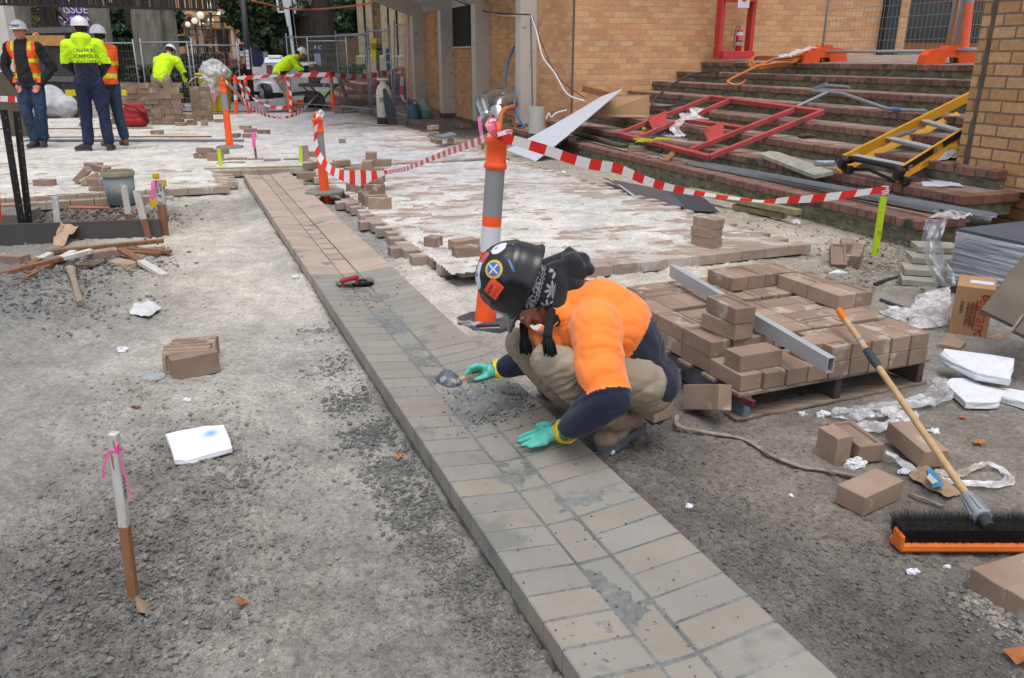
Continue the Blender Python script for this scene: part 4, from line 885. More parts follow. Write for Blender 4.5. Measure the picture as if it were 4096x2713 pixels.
paver(G('H',920,400,PT)+Vector((.02,.07,.14)),Rz(-.25)@Ry(.18),'paver on top of the tumbled heap by the bucket','tumbled heap by the bucket')
paver(G('H',810,440,PT)+Vector((.03,.06,.07)),Rz(.5)@Ry(-.4),'paver wedged low in the tumbled heap by the bucket','tumbled heap by the bucket')
# -- wall of stacked pavers in the distance
wl_=G('A',1050,1175,.1);wr=G('A',1775,1175,.1);L_=(wr-wl_).length;nrow=8
WG='pavers stacked as a low wall behind the men'
nc_=int(L_/.215)
for r_ in range(nrow):
 for c_ in range(nc_):
  q=wl_.lerp(wr,(c_+.5+(.25 if r_%2 else 0))/(nc_+.3));q.z=.1+.105*r_*.95+.05;q.y+=random.uniform(-.02,.02)
  if r_==nrow-1 and random.random()<.15:continue
  paver(q,Rz(random.uniform(-.02,.02))@(Rx(PI/2)if True else 1),'brown paver in the long stacked wall behind the standing men',WG,ME_F if random.random()<.4 else ME_P)
q0=G('A',1785,1150,.1)
for r_ in range(7):
 for c_ in range(2):paver(q0+Vector((.1+c_*.215,.3,.05+r_*.1)),Rz(random.uniform(-.03,.03))@Rx(PI/2),'brown paver in the short column beside the long stacked wall','short column of stacked pavers',ME_P)
m_slab=mat('blue_grey_slab',C(128,132,140),rough=.6,contrast=.15,scale=8,bump=.15,bscale=80)
mb=MB();a,b_=G('C',562,1310,.22),G('C',775,1290,.22);mb.prism([(a.x,a.y),((a.x*.5+b_.x*.5),a.y-.12),(b_.x,b_.y),((a.x*.4+b_.x*.6),b_.y+.42)],.215,.25);tag(mb.build('paving_slab',m_slab),'blue grey slab tilted on a small pile of pavers near the ducts','slab')
# == BROOM
m_han=mat('broom_wood',C(206,172,130),col2=C(186,148,106),rough=.55,scale=3,stretch=(8,8,1),bump=.08)
m_or=mat('orange_plastic',C(240,120,40),rough=.5,contrast=.12,bump=.05)
broom=empty('broom',G('Q',1500,500,0),'wide black bristled broom with an orange block and a wooden handle','broom')
p_t=Vector((1.425,3.32,.362));p_b=V('O',1400,1405,2.14);p_b=Vector((1.413,2.155,.115))
p_t=V('O',455,75,3.30);
mb=MB();mb.cyl(p_t.lerp(p_b,.06),p_b,.0125,n=14);mb.build('handle',m_han,broom,True,autos=50)
mb=MB();d_=(p_b-p_t).normalized();mb.tube([p_t-d_*.002,p_t,p_t.lerp(p_b,.062),p_t.lerp(p_b,.067)],[.009,.0148,.0155,.014],14);mb.build('end_grip',m_or,broom,True,autos=50)
q1,q2=p_t.lerp(p_b,.275),p_t.lerp(p_b,.385);mb=MB();mb.tube([q1,q1.lerp(q2,.05),q2.lerp(q1,.3),q2],[.0145,.0165,.017,.0135],14);mb.build('hand_grip',mat('dark_grip',C(62,70,76),rough=.6),broom,True,autos=50)
qs=p_t.lerp(p_b,.21);mb=MB();mb.cyl(qs,p_t.lerp(p_b,.235),.0129,n=14);st_=mb.build('sticker',mat('white_sticker',C(220,220,222),rough=.5,col2=C(60,70,90),scale=70),broom,True)
m_gs=mat('grey_socket',C(158,164,172),rough=.5,bump=.1);p_c=p_b+d_*.085
mb=MB();mb.tube([p_b-d_*.012,p_b,p_c,p_c+d_*.006],[.015,.019,.027,.0275],18);mb.build('socket',m_gs,broom,True,autos=50)
mb=MB()
for k_ in range(9):
 a_=2*PI*k_/9;x_=d_.orthogonal().normalized();y_=d_.cross(x_);v_=x_*math.cos(a_)+y_*math.sin(a_)
 mb.bar(p_b+v_*.020+d_*.01,p_c+v_*.0275-d_*.01,.006,.005,up=v_)
mb.build('socket_rib',m_gs,broom)
mb=MB();mb.tube([p_c,p_c+d_*.045],[.019,.019],14);mb.build('thread_neck',mat('dark_plastic',C(52,56,60),rough=.45),broom,True,autos=50)
ba,bb_=G('Q',965,545,.03),G('Q',2250,548,.03);ax=(bb_-ba).normalized();nx=Vector((-ax.y,ax.x,0))
mb=MB();Mb=Matrix((ax,nx,Vector((0,0,1)))).transposed();Lb=(bb_-ba).length
mb.box(ba+ax*Lb/2+nx*.030+Vector((0,0,-.012)),(Lb,.075,.03),Mb@Rx(-.15),.008);mb.box(ba+ax*.006+nx*.02+Vector((0,0,.012)),(.012,.06,.05),Mb,.005)
mb.build('block',m_or,broom)
mb=MB();random.seed(3)
for _ in range(9000):
 u=random.random();w_=random.random()
 p=ba+ax*(.008+(Lb-.01)*u)+nx*(.004+.062*w_)+Vector((0,0,-.002+.0*w_))
 fan=(w_-.35);tip=p+nx*(fan*.06+random.gauss(.004,.012))+Vector((0,0,.066*random.uniform(.82,1.12)))+ax*random.gauss(0,.010)
 s_=.0009;mb.v.extend([tuple(p-ax*s_),tuple(p+ax*s_),tuple(tip)]);k_=len(mb.v);mb.f.append((k_-3,k_-2,k_-1));mb.m.append(0);mb.c.extend([(1,1,1)]*3)
br=mb.build('bristles',mat('black_bristle',C(34,32,32),rough=.7,bump=0),broom);br['kind']='stuff'
mb=MB();mb.box(ba+ax*Lb/2+nx*.034+Vector((0,0,.022)),(Lb-.02,.052,.05),Mb);mb.build('bristle_core',mat('black_bristle',C(34,32,32)),broom)
# == STAKES
m_wh=mat('whitewashed_wood',C(222,220,216),col2=C(186,180,172),rough=.8,scale=6,stretch=(10,10,1.5),bump=.3,bscale=40,speck=C(150,120,95),speck_scale=10,speck_amt=.02)
m_brn=mat('raw_brown_wood',C(168,118,80),col2=C(134,88,58),rough=.8,scale=5,stretch=(8,8,1.2),bump=.3,bscale=40)
m_red_w=mat('red_brown_wood',C(154,108,80),col2=C(116,78,58),rough=.8,scale=5,stretch=(8,8,1.2),bump=.3,bscale=40)
m_pink=mat('pink_ribbon',C(255,110,180),rough=.35,contrast=.06,bump=0)
def stake(name,base,top,w,h_,split,m_lo,m_hi,label,cat='stake',group=None,up=(0,1,0)):
 base,top=Vector(base),Vector(top);root=empty(name,base,label,cat,group);mid=base.lerp(top,split)
 below=base-(top-base).normalized()*.06
 mb=MB();mb.bar(below,mid,w,h_,bev=.002,up=up);mb.build('shaft',m_lo,root)
 if split<1:mb=MB();mb.bar(mid,top,w+.0006,h_+.0006,bev=.002,up=up);mb.build('painted_top',m_hi,root)
 return root
def ribbon(pts,w,up,name,mm,parent=None,n=8,thick=None):
 P_=catmull(pts,n);mb=MB();vs=[];U_=Vector(up)
 for i_,p in enumerate(P_):
  t_=(P_[min(i_+1,len(P_)-1)]-P_[max(i_-1,0)]).normalized();s_=t_.cross(U_);s_=s_.normalized()if s_.length>1e-4 else t_.orthogonal()
  vs+=[p-s_*w/2,p+s_*w/2]
 mb.add(vs,[(2*i_,2*i_+1,2*i_+3,2*i_+2)for i_ in range(len(P_)-1)]);return mb.build(name,mm,parent,True)
bs=G('R',695,1175,0);tp_=V('R',585,300,bs.y+.005)
s1=stake('survey_stake',bs,tp_,.023,.023,.47,m_brn,m_wh,'survey stake with whitewashed top and pink ribbon in the left foreground')
ex=(tp_-bs).normalized();kn=bs.lerp(tp_,.905)
mb=MB();mb.box(kn,(.0255,.0255,.0035),Matrix.Rotation(-.02,3,'Y'));mb.box(kn+Vector((0,0,.004)),(.0252,.0252,.0022));rb=mb.build('ribbon',m_pink,s1)
ribbon([kn+Vector((-.012,-.012,0)),kn+Vector((-.020,-.014,-.02)),kn+Vector((-.032,-.014,-.05)),kn+Vector((-.036,-.012,-.075))],.006,(0,-1,.3),'ribbon_tail',m_pink,s1)
ribbon([kn+Vector((.013,-.006,.028)),kn+Vector((.016,-.012,-.02)),kn+Vector((.022,-.012,-.09)),kn+Vector((.026,-.012,-.135))],.0045,(0,-1,.3),'ribbon_tail',m_pink,s1)
ribbon([kn+Vector((.011,-.013,.004)),kn+Vector((.012,-.0135,.018)),kn+Vector((.014,-.008,.03))],.007,(0,-1,.3),'ribbon_tail',m_pink,s1)
m_ink=mat('black_ink',C(30,30,32),rough=.6,bump=0)
fx_=Vector((1,0,0));
for k_,ch in enumerate('SU 1/2'):
 pass
Mtxt=frame((0,0,1),(0,1,0),bs.lerp(tp_,.72)+Vector((.0122,0,0)));Mtxt=frame(ex,Vector((0,-1,0)).cross(ex).cross(ex)*-1,bs.lerp(tp_,.70)+Vector((.0123,0,0)))
t_=text_mesh('~12 2 SLU',.016,frame(-ex,(0,1,0),bs.lerp(tp_,.70)+Vector((.0122,0,0))),m_ink,'handwriting',s1)
mb=MB();mb.grid(lambda u,v:G('R',705+125*u,1225-110*v+20*u,.008+.012*math.sin(u*5+v*3)+.012*v),7,6);tag(mb.build('cardboard_scrap',mat('brown_card',C(150,130,108),rough=.9,contrast=.2),None,True),'torn brown cardboard scrap at the foot of the pink ribboned stake','cardboard')
# == FOAM PIECES
m_foam=mat('white_foam',C(238,240,246,.86),rough=.9,contrast=.12,scale=30,bump=1.0,bscale=130,bdist=.006)
def slab_from(pts,z0,th,name,mm,label,cat,jit=.003,tilt=None,sub=3,zs_=None,parent=None,bev=.006):
 """irregular slab: outline through ground points; rough broken sides"""
 bm=bmesh.new();P_=[Vector(p)for p in pts];Q=[]
 for i_ in range(len(P_)):
  for k_ in range(sub):
   p=P_[i_].lerp(P_[(i_+1)%len(P_)],k_/sub);Q.append(p+Vector((random.uniform(-jit,jit),random.uniform(-jit,jit),0))*(1 if k_ else.3))
 vb=[bm.verts.new((p.x,p.y,(p.z if zs_ else z0)))for p in Q];f=bm.faces.new(vb)
 if f.normal.z>0:f.normal_flip()
 r=bmesh.ops.extrude_face_region(bm,geom=[f]);vv=[q for q in r['geom']if isinstance(q,bmesh.types.BMVert)]
 for v in vv:v.co.z+=th+random.uniform(-.002,.002)
 bmesh.ops.recalc_face_normals(bm,faces=bm.faces);bmesh.ops.subdivide_edges(bm,edges=[e for e in bm.edges if abs(e.verts[0].co.z-e.verts[1].co.z)>th*.6],cuts=2,use_grid_fill=True)
 for v in bm.verts:
  if len([e for e in v.link_edges])==4:v.co+=Vector((random.uniform(-1,1),random.uniform(-1,1),.4*random.uniform(-1,1)))*jit*.9
 bmesh.ops.recalc_face_normals(bm,faces=bm.faces)
 bmesh.ops.bevel(bm,geom=[e for e in bm.edges],offset=bev*.4,segments=1,affect='EDGES')
 me=bpy.data.meshes.new(name);bm.to_mesh(me);bm.free();me.materials.append(mm);o=bpy.data.objects.new(name,me);COL.objects.link(o)
 if label:tag(o,label,cat)
 return o
def blue_spray(m,N,Lk,b,out):
 tc=N.new('ShaderNodeTexCoord');sub=N.new('ShaderNodeVectorMath');sub.operation='DISTANCE';c_=G('R',1090,305,.035);sub.inputs[1].default_value=c_;Lk.new(tc.outputs['Object'],sub.inputs[0])
 mr=N.new('ShaderNodeMapRange');mr.inputs[1].default_value=.0;mr.inputs[2].default_value=.042;mr.inputs[3].default_value=.95;mr.inputs[4].default_value=0;Lk.new(sub.outputs['Value'],mr.inputs[0])
 mx=N.new('ShaderNodeMix');mx.data_type='RGBA';Lk.new(mr.outputs[0],mx.inputs[0]);Lk.new(out,mx.inputs['A']);mx.inputs['B'].default_value=(*C(60,160,215),1);Lk.new(mx.outputs['Result'],b.inputs['Base Color'])
m_foam_b=mat('white_foam_with_blue_spray',C(240,242,248,.88),rough=.85,contrast=.05,scale=40,bump=.4,bscale=220,bdist=.002,extra=blue_spray)
fo=[G('R',860,330,.01),G('R',905,465,.0),G('R',990,465,.0),G('R',1205,400,.01),G('R',1160,285,.02),G('R',1050,290,.02)]
slab_from(fo,.012,.022,'foam_sheet',m_foam_b,'white foam sheet with a blue spray mark on the left dirt','foam',zs_=True)
slab_from([G('O',1150,440,.05),G('O',1400,560,.05),G('O',1640,600,.06),G('O',1665,455,.09),G('O',1180,385,.08)],.05,.035,'foam_sheet',m_foam,'upper white foam piece right of the pallet','foam',.006,zs_=True)
slab_from([G('O',1185,610,.01),G('O',1330,765,.0),G('O',1560,765,.0),G('O',1575,720,.0),G('O',1742,770,.0),G('O',1742,670,.01),G('O',1450,610,.02),G('O',1370,565,.02),G('O',1240,560,.02)],.004,.030,'foam_sheet',m_foam,'lower broken white foam piece with tan scuffs right of the pallet','foam',.006)
slab_from([G('f',1750,1,.2)]if False else[G('l',1065,1085,.0),G('l',1250,1000,.01),G('l',1440,1090,.0)],.0,.022,'foam_scrap',m_foam,'pointed foam scrap in front of the three pavers by the lime stake','foam',.003)
for(r,x,y,s_,lab)in(('F',684,652,.03,'white and yellow foam crumb on the sand left of the gutter'),('F',284,810,.035,'dirty white foam lump left of the leaning pavers'),('N',880-300,1880-300,.0,''),('F',433,925,.022,'small pale chip on the left dirt'),('F',1830,1142,.014,'white foam crumb left of the single paver'),('F',1899,964,.02,'foam crumb in front of the pallet'),('F',1590,1197,.018,'foam crumb right of the gutter edge'),('F',2113,1320,.024,'longest foam crumb below the broom'),('F',2190,1312,.016,'round foam crumb below the broom'),('F',1410,1075,.02,'white scrap at the gutter edge near the boot'),('F',1450,848+40,.012,''),('O',200,798,.025,'foam chunk just in front of the pallet board'),('O',345,812,.035,'larger foam chunk in front of the pallet board'),('O',1112,915,.03,'foam lump beside the broom handle'),('n',265,800,.05,'tall foam lump stuck against the broken paver'),('O',905,1200,.03,'foam lump by the torn paper bag'),('L',215,900,.05,'white crumpled lump beside the green timbers'),('J',1780,710,.05,'white rag near the foot of the white sheet'),('R',560+18,668,.010,'')):
 if not lab:continue
 p=G(r,x,y,.0);s_*=.72;mb=MB();mb.sphere((0,0,0),(s_,s_*.7,s_*.55),nu=18,nv=12)
 mb.v=[tuple(Vector(v)*(1+.8*noise.noise(Vector(v)*70+p*9)+.35*noise.noise(Vector(v)*190)))for v in mb.v]
 zz_=gz(p)if not(.68<toST(p)[1]<1.21)else.09
 o=mb.build('foam_crumb',m_foam,None,False,loc=None);o.location=(p.x,p.y,zz_+s_*.35);tag(o,lab,'foam')
m_bo=mat('bollard_orange',C(255,96,40,.95),rough=.42,contrast=.08,scale=5,bump=.03,speck=C(205,86,48),speck_scale=14,speck_amt=-.02)
m_rf=mat('reflective_grey',C(160,160,164),rough=.35,contrast=.06,bump=0,metal=.2)
m_lb=mat('label_white',C(226,226,232),rough=.5,contrast=.06,bump=0)
m_rub=mat('cement_smeared_rubber',C(86,88,90),rough=.8,contrast=.4,scale=8,bump=.5,bscale=30,speck=C(176,180,184),speck_scale=9,speck_amt=.10)
m_ruc=mat('grey_rubber',C(142,138,130),rough=.85,contrast=.2,scale=8,bump=.3,bscale=30)
m_blue_ink=mat('blue_ink',C(62,74,130),rough=.5,bump=0)
def bollard(base,top,label,lab=False,sunk=0.0,base_r=.185,base_m=None,rzb=.2,group='orange delineator posts',foot=True,n=28,hscale=1.0):
 base,top=Vector(base),Vector(top);root=empty('bollard',base,label,'bollard',group)
 d=(top-base);H=d.length/(1-sunk);d.normalize();M=d.to_track_quat('Z','Y').to_matrix();o=base-d*H*sunk
 k=H/.98;R=.0455*k
 def ln(prof,mm,nm,par=root):mb=MB();mb.lathe([(r_*k,z_*H)for r_,z_ in prof],n,M,c=o);return mb.build(nm,mm,par,True,autos=40)
 z0=sunk
 body=ln([(.055,.01),(.053,.05),(.0485,.12),(.047,.38)]if not lab else[(.055,.01),(.053,.05),(.0485,.12),(.047,.382)],m_bo,'lower_tube')
 if lab:
  ln([(.0472,.382),(.0465,.508)],m_lb,'label');ln([(.0464,.508),(.0462,.559)],m_bo,'middle_tube')
 else:ln([(.047,.38),(.0462,.559)],m_bo,'middle_tube')
 ln([(.0464,.559),(.0458,.779)],m_rf,'reflective_band')
 ln([(.047,.779),(.053,.786),(.0545,.797),(.052,.806),(.0478,.812),(.048,.89),(.055,.899),(.0575,.914),(.054,.927),(.02,.932),(.012,.934)],m_bo,'head')
 mb=MB();c=o+d*H*.932;x_=M@Vector((1,0,0));pts=[c+x_*.026*k*math.cos(a)+d*(.004+.052*k*math.sin(a)**.8)for a in np.linspace(0,PI,11)]
 mb.tube(pts,.0085*k,8,sq=1.6);mb.build('handle_loop',m_bo,root,True)
 if foot:
  mb=MB();ring=lambda r_:[(r_*math.cos(rzb+PI/8+i_*PI/4),r_*math.sin(rzb+PI/8+i_*PI/4))for i_ in range(8)]
  r1,r2=ring(base_r),ring(base_r-.012);vs=[Vector((x,y,0))for x,y in r1]+[Vector((x,y,.022))for x,y in r1]+[Vector((x,y,.034))for x,y in r2]
  vs=[v+base for v in vs];mb.add(vs,[tuple(range(7,-1,-1)),tuple(range(16,24))]+[(j*8+i_,j*8+(i_+1)%8,(j+1)*8+(i_+1)%8,(j+1)*8+i_)for j in(0,1)for i_ in range(8)])
  ft=mb.build('rubber_foot',base_m or m_ruc,root)
  if base_m:
   mb=MB();mb.box(base+Rz(rzb)@Vector((.0,-.125,.0335)),(.10,.034,.003),Rz(rzb-.12));mb.build('slot',m_dark,ft)
   mb=MB();mb.box(base+Rz(rzb)@Vector((.0,-.125,.0325)),(.124,.056,.003),Rz(rzb-.12));mb.build('slot_edge',mat('pale_scrape',C(190,188,180)),ft)
 return root,o,d,H,M
b1b=G('X',1940,1300,.01);b1t=V('J',1168,205,b1b.y+.02)
B1,o1_,d1_,H1_,M1_=bollard(b1b,b1t,'front orange post with a printed white label standing just behind the crouching worker',lab=True,base_m=m_rub,base_r=.17,rzb=.15,n=40)
def ontube(z_,a_,txt,size,mm,nm,root,rot=0):
 """lettering bent round the post"""
 x_=M1_@Vector((1,0,0));y_=M1_@Vector((0,1,0));rr=.0476
 o=text_mesh(txt,size,Matrix.Identity(4),mm,nm,None,0)
 for v in o.data.vertices:
  a=a_+v.co.x/rr;p=o1_+d1_*(H1_*z_+v.co.y)+(x_*math.sin(a)-y_*math.cos(a))*(rr+v.co.z);v.co=p
 o.parent=root;o.matrix_parent_inverse=parent_mat(root).inverted();return o
tw=0
x_=M1_@Vector((1,0,0));y_=M1_@Vector((0,1,0));fc=(Vector((0,0,CH))-o1_);a0=math.atan2(fc.dot(x_),-fc.dot(y_))
for da in(-.72,.95):
 ontube(.47,a0+da,'8',.045,m_blue_ink,'print',B1);ontube(.427,a0+da,'COMPLETE',.011,m_blue_ink,'print',B1);ontube(.418,a0+da,'EVENT SOLUTIONS'if False else 'SITE HIRE',.005,m_blue_ink,'print',B1);ontube(.402,a0+da,'03 9416 5625',.012,m_ink,'print',B1)
b2b=G('I',1420,885,PT+.0);b2t=V('I',1342,108,b2b.y+.03)
bollard(b2b,b2t,'leaning orange post pushed through its octagonal foot beside the gutter',sunk=.17,base_r=.20,rzb=.1)
b3b=G('B',522,1402,PT);bollard(b3b,V('B',445,730,b3b.y),'middle distance orange post left of the pink flagged peg',base_r=.20,rzb=.0)
far_b=[('B',580,1092,568,712,'far orange post nearest the yellow bin with tape knotted on top',True),('B',705,1082,655,700,'far orange post with a round blue sticker, second from the bin',True),('B',1100,1082,1052,695,'far orange post in front of the bent saw operator',False),('B',1515,1072,1468,688,'far orange post where the two barrier tapes meet',False)]
for(r,x0,y0,x1,y1,lab,lb)in far_b:
 p=G(r,x0,y0,.06);bollard(p,V(r,x1,y1,p.y),lab,lab=lb,foot=False,n=14)
p=on_v('E',1800,478,9.6);p.z=max(p.z,1.31);t_=on_v('E',1900,-330,9.6);bollard(p,t_,'orange post on the landing beside the glass doors',base_r=.2,base_m=m_rub,rzb=.3)
p=G('H',15,765,.05);bollard(p+Vector((-.03,0,0)),V('H',-45,200,p.y),'orange cone foot cut by the left edge beside the black uprights',foot=False,n=14,group=None)
# == STRIPED TAPE
m_tr=mat('tape_red',C(232,52,44),rough=.3,contrast=.05,bump=0);m_tw=mat('tape_white',C(238,234,236),rough=.3,contrast=.05,bump=0)
def tape(pts,w,ups,label,stripe=.075,skew=.035,n=10,group='red and white barrier tape',thick=None):
 P_=catmull(pts,n);m_=len(P_);k=len(pts)
 def lerpl(L,i_):
  q=i_/n;a=int(min(q,k-2));f=q-a;
  return L[a]*(1-f)+L[a+1]*f
 U_=[Vector(u)for u in(ups if isinstance(ups[0],(tuple,list,Vector))else[ups]*k)];W_=w if isinstance(w,list)else[w]*k
 dist=[0]
 for i_ in range(1,m_):dist.append(dist[-1]+(P_[i_]-P_[i_-1]).length)
 tot=dist[-1]
 def at(s):
  s=max(0,min(tot,s));i_=min(max(np.searchsorted(dist,s)-1,0),m_-2);f=(s-dist[i_])/max(dist[i_+1]-dist[i_],1e-6)
  p=P_[i_].lerp(P_[i_+1],f);q=i_+f;return p,lerpl(U_,q).normalized(),lerpl(W_,q)
 mb=MB();s=-skew;st=stripe/4;c_=0
 ns=int((tot+2*skew)/st)+1
 for j in range(ns):
  s0=-skew+j*st;s1=s0+st;vs=[]
  for(sa,e)in((s0,-1),(s0+skew*.33,-.33),(s0+skew*.66,.33),(s0+skew,1)):
   p,u,ww=at(sa);vs.append(p+u*e*ww/2)
  for(sa,e)in((s1,-1),(s1+skew*.33,-.33),(s1+skew*.66,.33),(s1+skew,1)):
   p,u,ww=at(sa);vs.append(p+u*e*ww/2)
  mb.add(vs,[(0,1,5,4),(1,2,6,5),(2,3,7,6)],(j//4)%2)
 o=mb.build('barrier_tape',[m_tr,m_tw],None,True);return tag(o,label,'barrier tape',group)
Z=Vector((0,0,1))
Yb1,Yb2=b1b.y,b2b.y
tape([V('J',1130,325,Yb1-.05),V('J',900,420,Yb1+.45),V('J',600,530,Yb1+1.25),V('J',300,650,Yb1+2.1),V('j',1600,560,Yb2-.75),V('j',1300,640,Yb2-.62),V('j',1000,690,Yb2-.5),V('j',600,630,Yb2-.35),V('j',350,490,Yb2-.2),V('j',180,300,Yb2-.12),V('j',90,80,Yb2-.08),V('I',1330,320,Yb2-.07),V('I',1345,200,Yb2-.08),V('I',1355,125,Yb2-.05)],[.035,.045,.042,.036,.03,.085,.16,.10,.075,.07,.05,.028,.035,.03],[(0,0,1),(0,0,1),(0,.2,1),(0,.2,1),(0,0,1),(.25,0,1),(.15,0,1),(.3,0,.9),(.45,0,.7),(.6,0,.5),(.7,0,.4),(1,0,.2),(1,0,.1),(1,0,0)],'striped tape sagging from the front post to the leaning post',.075,.03)
ls_b=G('L',950,1248,.0);ls_t=V('L',1055,580,ls_b.y-.02)
tape([V('J',1150,330,Yb1-.06),V('J',1300,380,Yb1-.02),V('J',1600,470,Yb1+.1),V('J',2000,600,Yb1+.28),V('K',400,650,Yb1+.5),V('K',700,775,Yb1+.72),V('K',1000,855,Yb1+.95),V('K',1300,905,Yb1+1.15),V('K',1750,960,Yb1+1.35),V('L',100,715,Yb1+1.45),V('L',450,690,ls_b.y-.05),V('L',800,645,ls_b.y-.04),V('L',1080,610,ls_b.y-.03)],[.04,.05,.056,.058,.058,.056,.04,.026,.018,.045,.06,.05,.045],[(0,0,1)]*7+[(0,.5,1)]*2+[(0,0,1)]*4,'striped tape running from the front post to the lime stake',.11,.02)
# knots and tails on the front post
m_ptail=mat('pink_tape',C(250,118,140),rough=.35,bump=0)
kn=V('J',1150,320,Yb1-.07)
kr=empty('tape_knot',kn,'knot of pink and striped tape tied round the loop of the front post','tape knot')
for pts,w,mm in(([V('J',1150,330,Yb1-.07),V('J',1115,290,Yb1-.08),V('J',1085,240,Yb1-.07),V('J',1110,205,Yb1-.05),V('J',1145,210,Yb1-.04)],.042,m_ptail),([V('J',1160,330,Yb1-.08),V('J',1210,315,Yb1-.09),V('J',1260,300,Yb1-.09),V('J',1300,305,Yb1-.08)],.022,m_tw),([V('J',1240,300,Yb1-.095),V('J',1280,296,Yb1-.095),V('J',1306,300,Yb1-.09)],.012,m_ptail),([V('J',1085,205,Yb1-.06),V('J',1110,190,Yb1-.05),V('J',1150,192,Yb1-.04)],.012,m_tw)):
 ribbon(pts,w,(0,-1,.2),'tail',mm,kr)
mb=MB();mb.tube([V('J',1125,345,Yb1-.05),V('J',1150,352,Yb1-.075),V('J',1185,350,Yb1-.075),V('J',1200,340,Yb1-.04)],.007,8);mb.build('wrap',m_tr,kr,True)
kr=empty('tape_knot',V('I',1375,110,Yb2),'curled end of striped tape in the loop of the leaning post','tape knot')
for pts,w,mm in(([V('I',1365,140,Yb2-.06),V('I',1378,110,Yb2-.06),V('I',1392,125,Yb2-.05),V('I',1380,160,Yb2-.06)],.04,m_tw),([V('I',1325,125,Yb2-.06),V('I',1318,150,Yb2-.07),V('I',1340,170,Yb2-.06)],.025,m_tr)):ribbon(pts,w,(0,-1,.3),'curl',mm,kr)
YF=G('B',1100,1082,.06).y
tape([V('B',525,740,YF-.4),V('B',700,735,YF-.3),V('B',900,722,YF-.2),V('B',1050,718,YF-.15),V('B',1250,712,YF-.1),V('B',1465,708,YF-.1)],[.04,.10,.06,.04,.11,.10],(0,0,1),'far upper striped tape crossing in front of the white trailer',.19,.08)
tape([V('B',1468,705,YF+.1),V('B',1600,722,YF+.6),V('B',1800,725,YF+1.4),V('B',2000,695,YF+2.2),V('B',2165,645,YF+2.8)],[.08,.12,.13,.12,.10],(0,0,1),'far striped tape from the post to the fence by the red steps',.22,.04)
tape([V('B',2165,645,YF+2.8),V('B',2150,740,YF+2.8),V('B',2145,870,YF+2.8),V('B',2160,940,YF+2.8),V('B',2195,975,YF+2.8)],[.08,.10,.11,.09,.05],(1,0,0),'loose vertical end of striped tape hanging on the fence by the red steps',.24,.02)
tape([V('B',1460,715,YF-.1),V('B',1400,830,YF-.6),V('B',1300,950,YF-1.5),V('B',1180,1060,YF-2.2),V('B',1080,1105,YF-2.6),V('B',980,1118,YF-2.8),V('B',860,1090,YF-3.2),V('B',720,1010,YF-3.9),V('B',600,900,YF-4.6),V('B',520,810,b3b.y+.3),V('B',470,765,b3b.y)],[.12,.15,.16,.13,.06,.02,.07,.10,.09,.06,.04],[(.5,0,.6)]*3+[(.2,.3,.9)]*3+[(0,.3,1)]*5,'long striped tape sagging to the ground from the far post to the middle post',.085,.05)
tape([V('B',700,890,YF-.3),V('B',780,960,YF-.3),V('B',900,1010,YF-.3),V('B',1000,1022,YF-.3),V('B',1070,1012,YF-.2)],[.03,.05,.06,.08,.05],(0,0,1),'low striped tape slack between the two far posts',.15,.05)
for(x0,y0,x1,y1,lab)in((600,760,640,960,'tape tail twisted down the post by the bin'),(1060,740,1090,1060,'tape wound down the far post before the saw operator'),(660,800,700,900,'crumpled tape clump on the stickered far post')):
 tape([V('B',x0,y0,YF-.1),V('B',(x0+x1)/2+20,(y0+y1)/2,YF-.1),V('B',x1,y1,YF-.1)],.06,(1,0,.3),lab,.11,.06)
m_lime=mat('lime_paint',C(196,226,30,.95),rough=.6,contrast=.14,scale=9,bump=.3,bscale=40,speck=C(150,170,40),speck_scale=22,speck_amt=-.02)
ls=stake('lime_stake',ls_b,ls_t,.046,.022,.86,m_lime,m_wh,'lime painted stake holding the end of the striped tape on the right','stake')
mb=MB();e_=(ls_t-ls_b).normalized();q=ls_b.lerp(ls_t,.91);mb.box(q,(.05,.027,.04),None);mb.build('tape_wrap',[m_tr],ls)
mb=MB();[mb.bar(q+Vector((-.026,-.0145,-.014+.012*i_)),q+Vector((.026,-.0145,-.004+.012*i_)),.002,.006)for i_ in range(3)];mb.build('tape_stripe',m_tw,ls)
text_mesh('+|',.03,frame((1,0,0),(0,0,1),ls_b.lerp(ls_t,.36)+Vector((0,-.0125,0))),m_ink,'pen_mark',ls)
p=G('k',640,692,.06);stake('lime_stake',p,V('k',592,312,p.y),.042,.02,1,m_lime,m_lime,'far lime stake at the left end of the green batten')
p=G('k',2150,620,.06);stake('lime_stake',p,V('k',2140,240,p.y),.042,.02,1,m_lime,m_lime,'far lime stake at the right end of the green batten')
p=G('k',1312,590,.03);pk=stake('flagged_peg',p,V('B',745,1300,p.y),.028,.02,1,m_red_w,m_red_w,'brown peg with a long pink flag beyond the end of the gutter');
ribbon([V('B',742,1250,p.y-.02),V('B',745,1320,p.y-.03),V('B',752,1400,p.y-.03)],.05,(0,-1,.1),'flag',m_pink,pk)
p=G('A',2065,1090,.06);pk=stake('flagged_peg',p,V('A',2040,880,p.y),.03,.02,1,m_brn,m_brn,'thin peg with a short pink flag in front of the yellow bin');ribbon([V('A',2040,878,p.y-.03),V('A',2036,930,p.y-.03),V('A',2026,970,p.y-.03)],.06,(0,-1,.1),'flag',m_pink,pk)
p=G('C',1020,1392,.04);pk=stake('marked_stake',p,V('C',992,1108,p.y),.05,.022,.35,m_brn,m_wh,'marked stake wrapped with pink ribbon near the ducts')
ribbon([V('C',985,1115,p.y-.03),V('C',990,1190,p.y-.04),V('C',1005,1270,p.y-.04)],.045,(0,-1,.1),'ribbon',m_pink,pk);text_mesh('BLD TW 1.0',.03,frame((0,0,-1),(1,0,0),V('C',1014,1185,p.y-.03)),m_ink,'handwriting',pk)
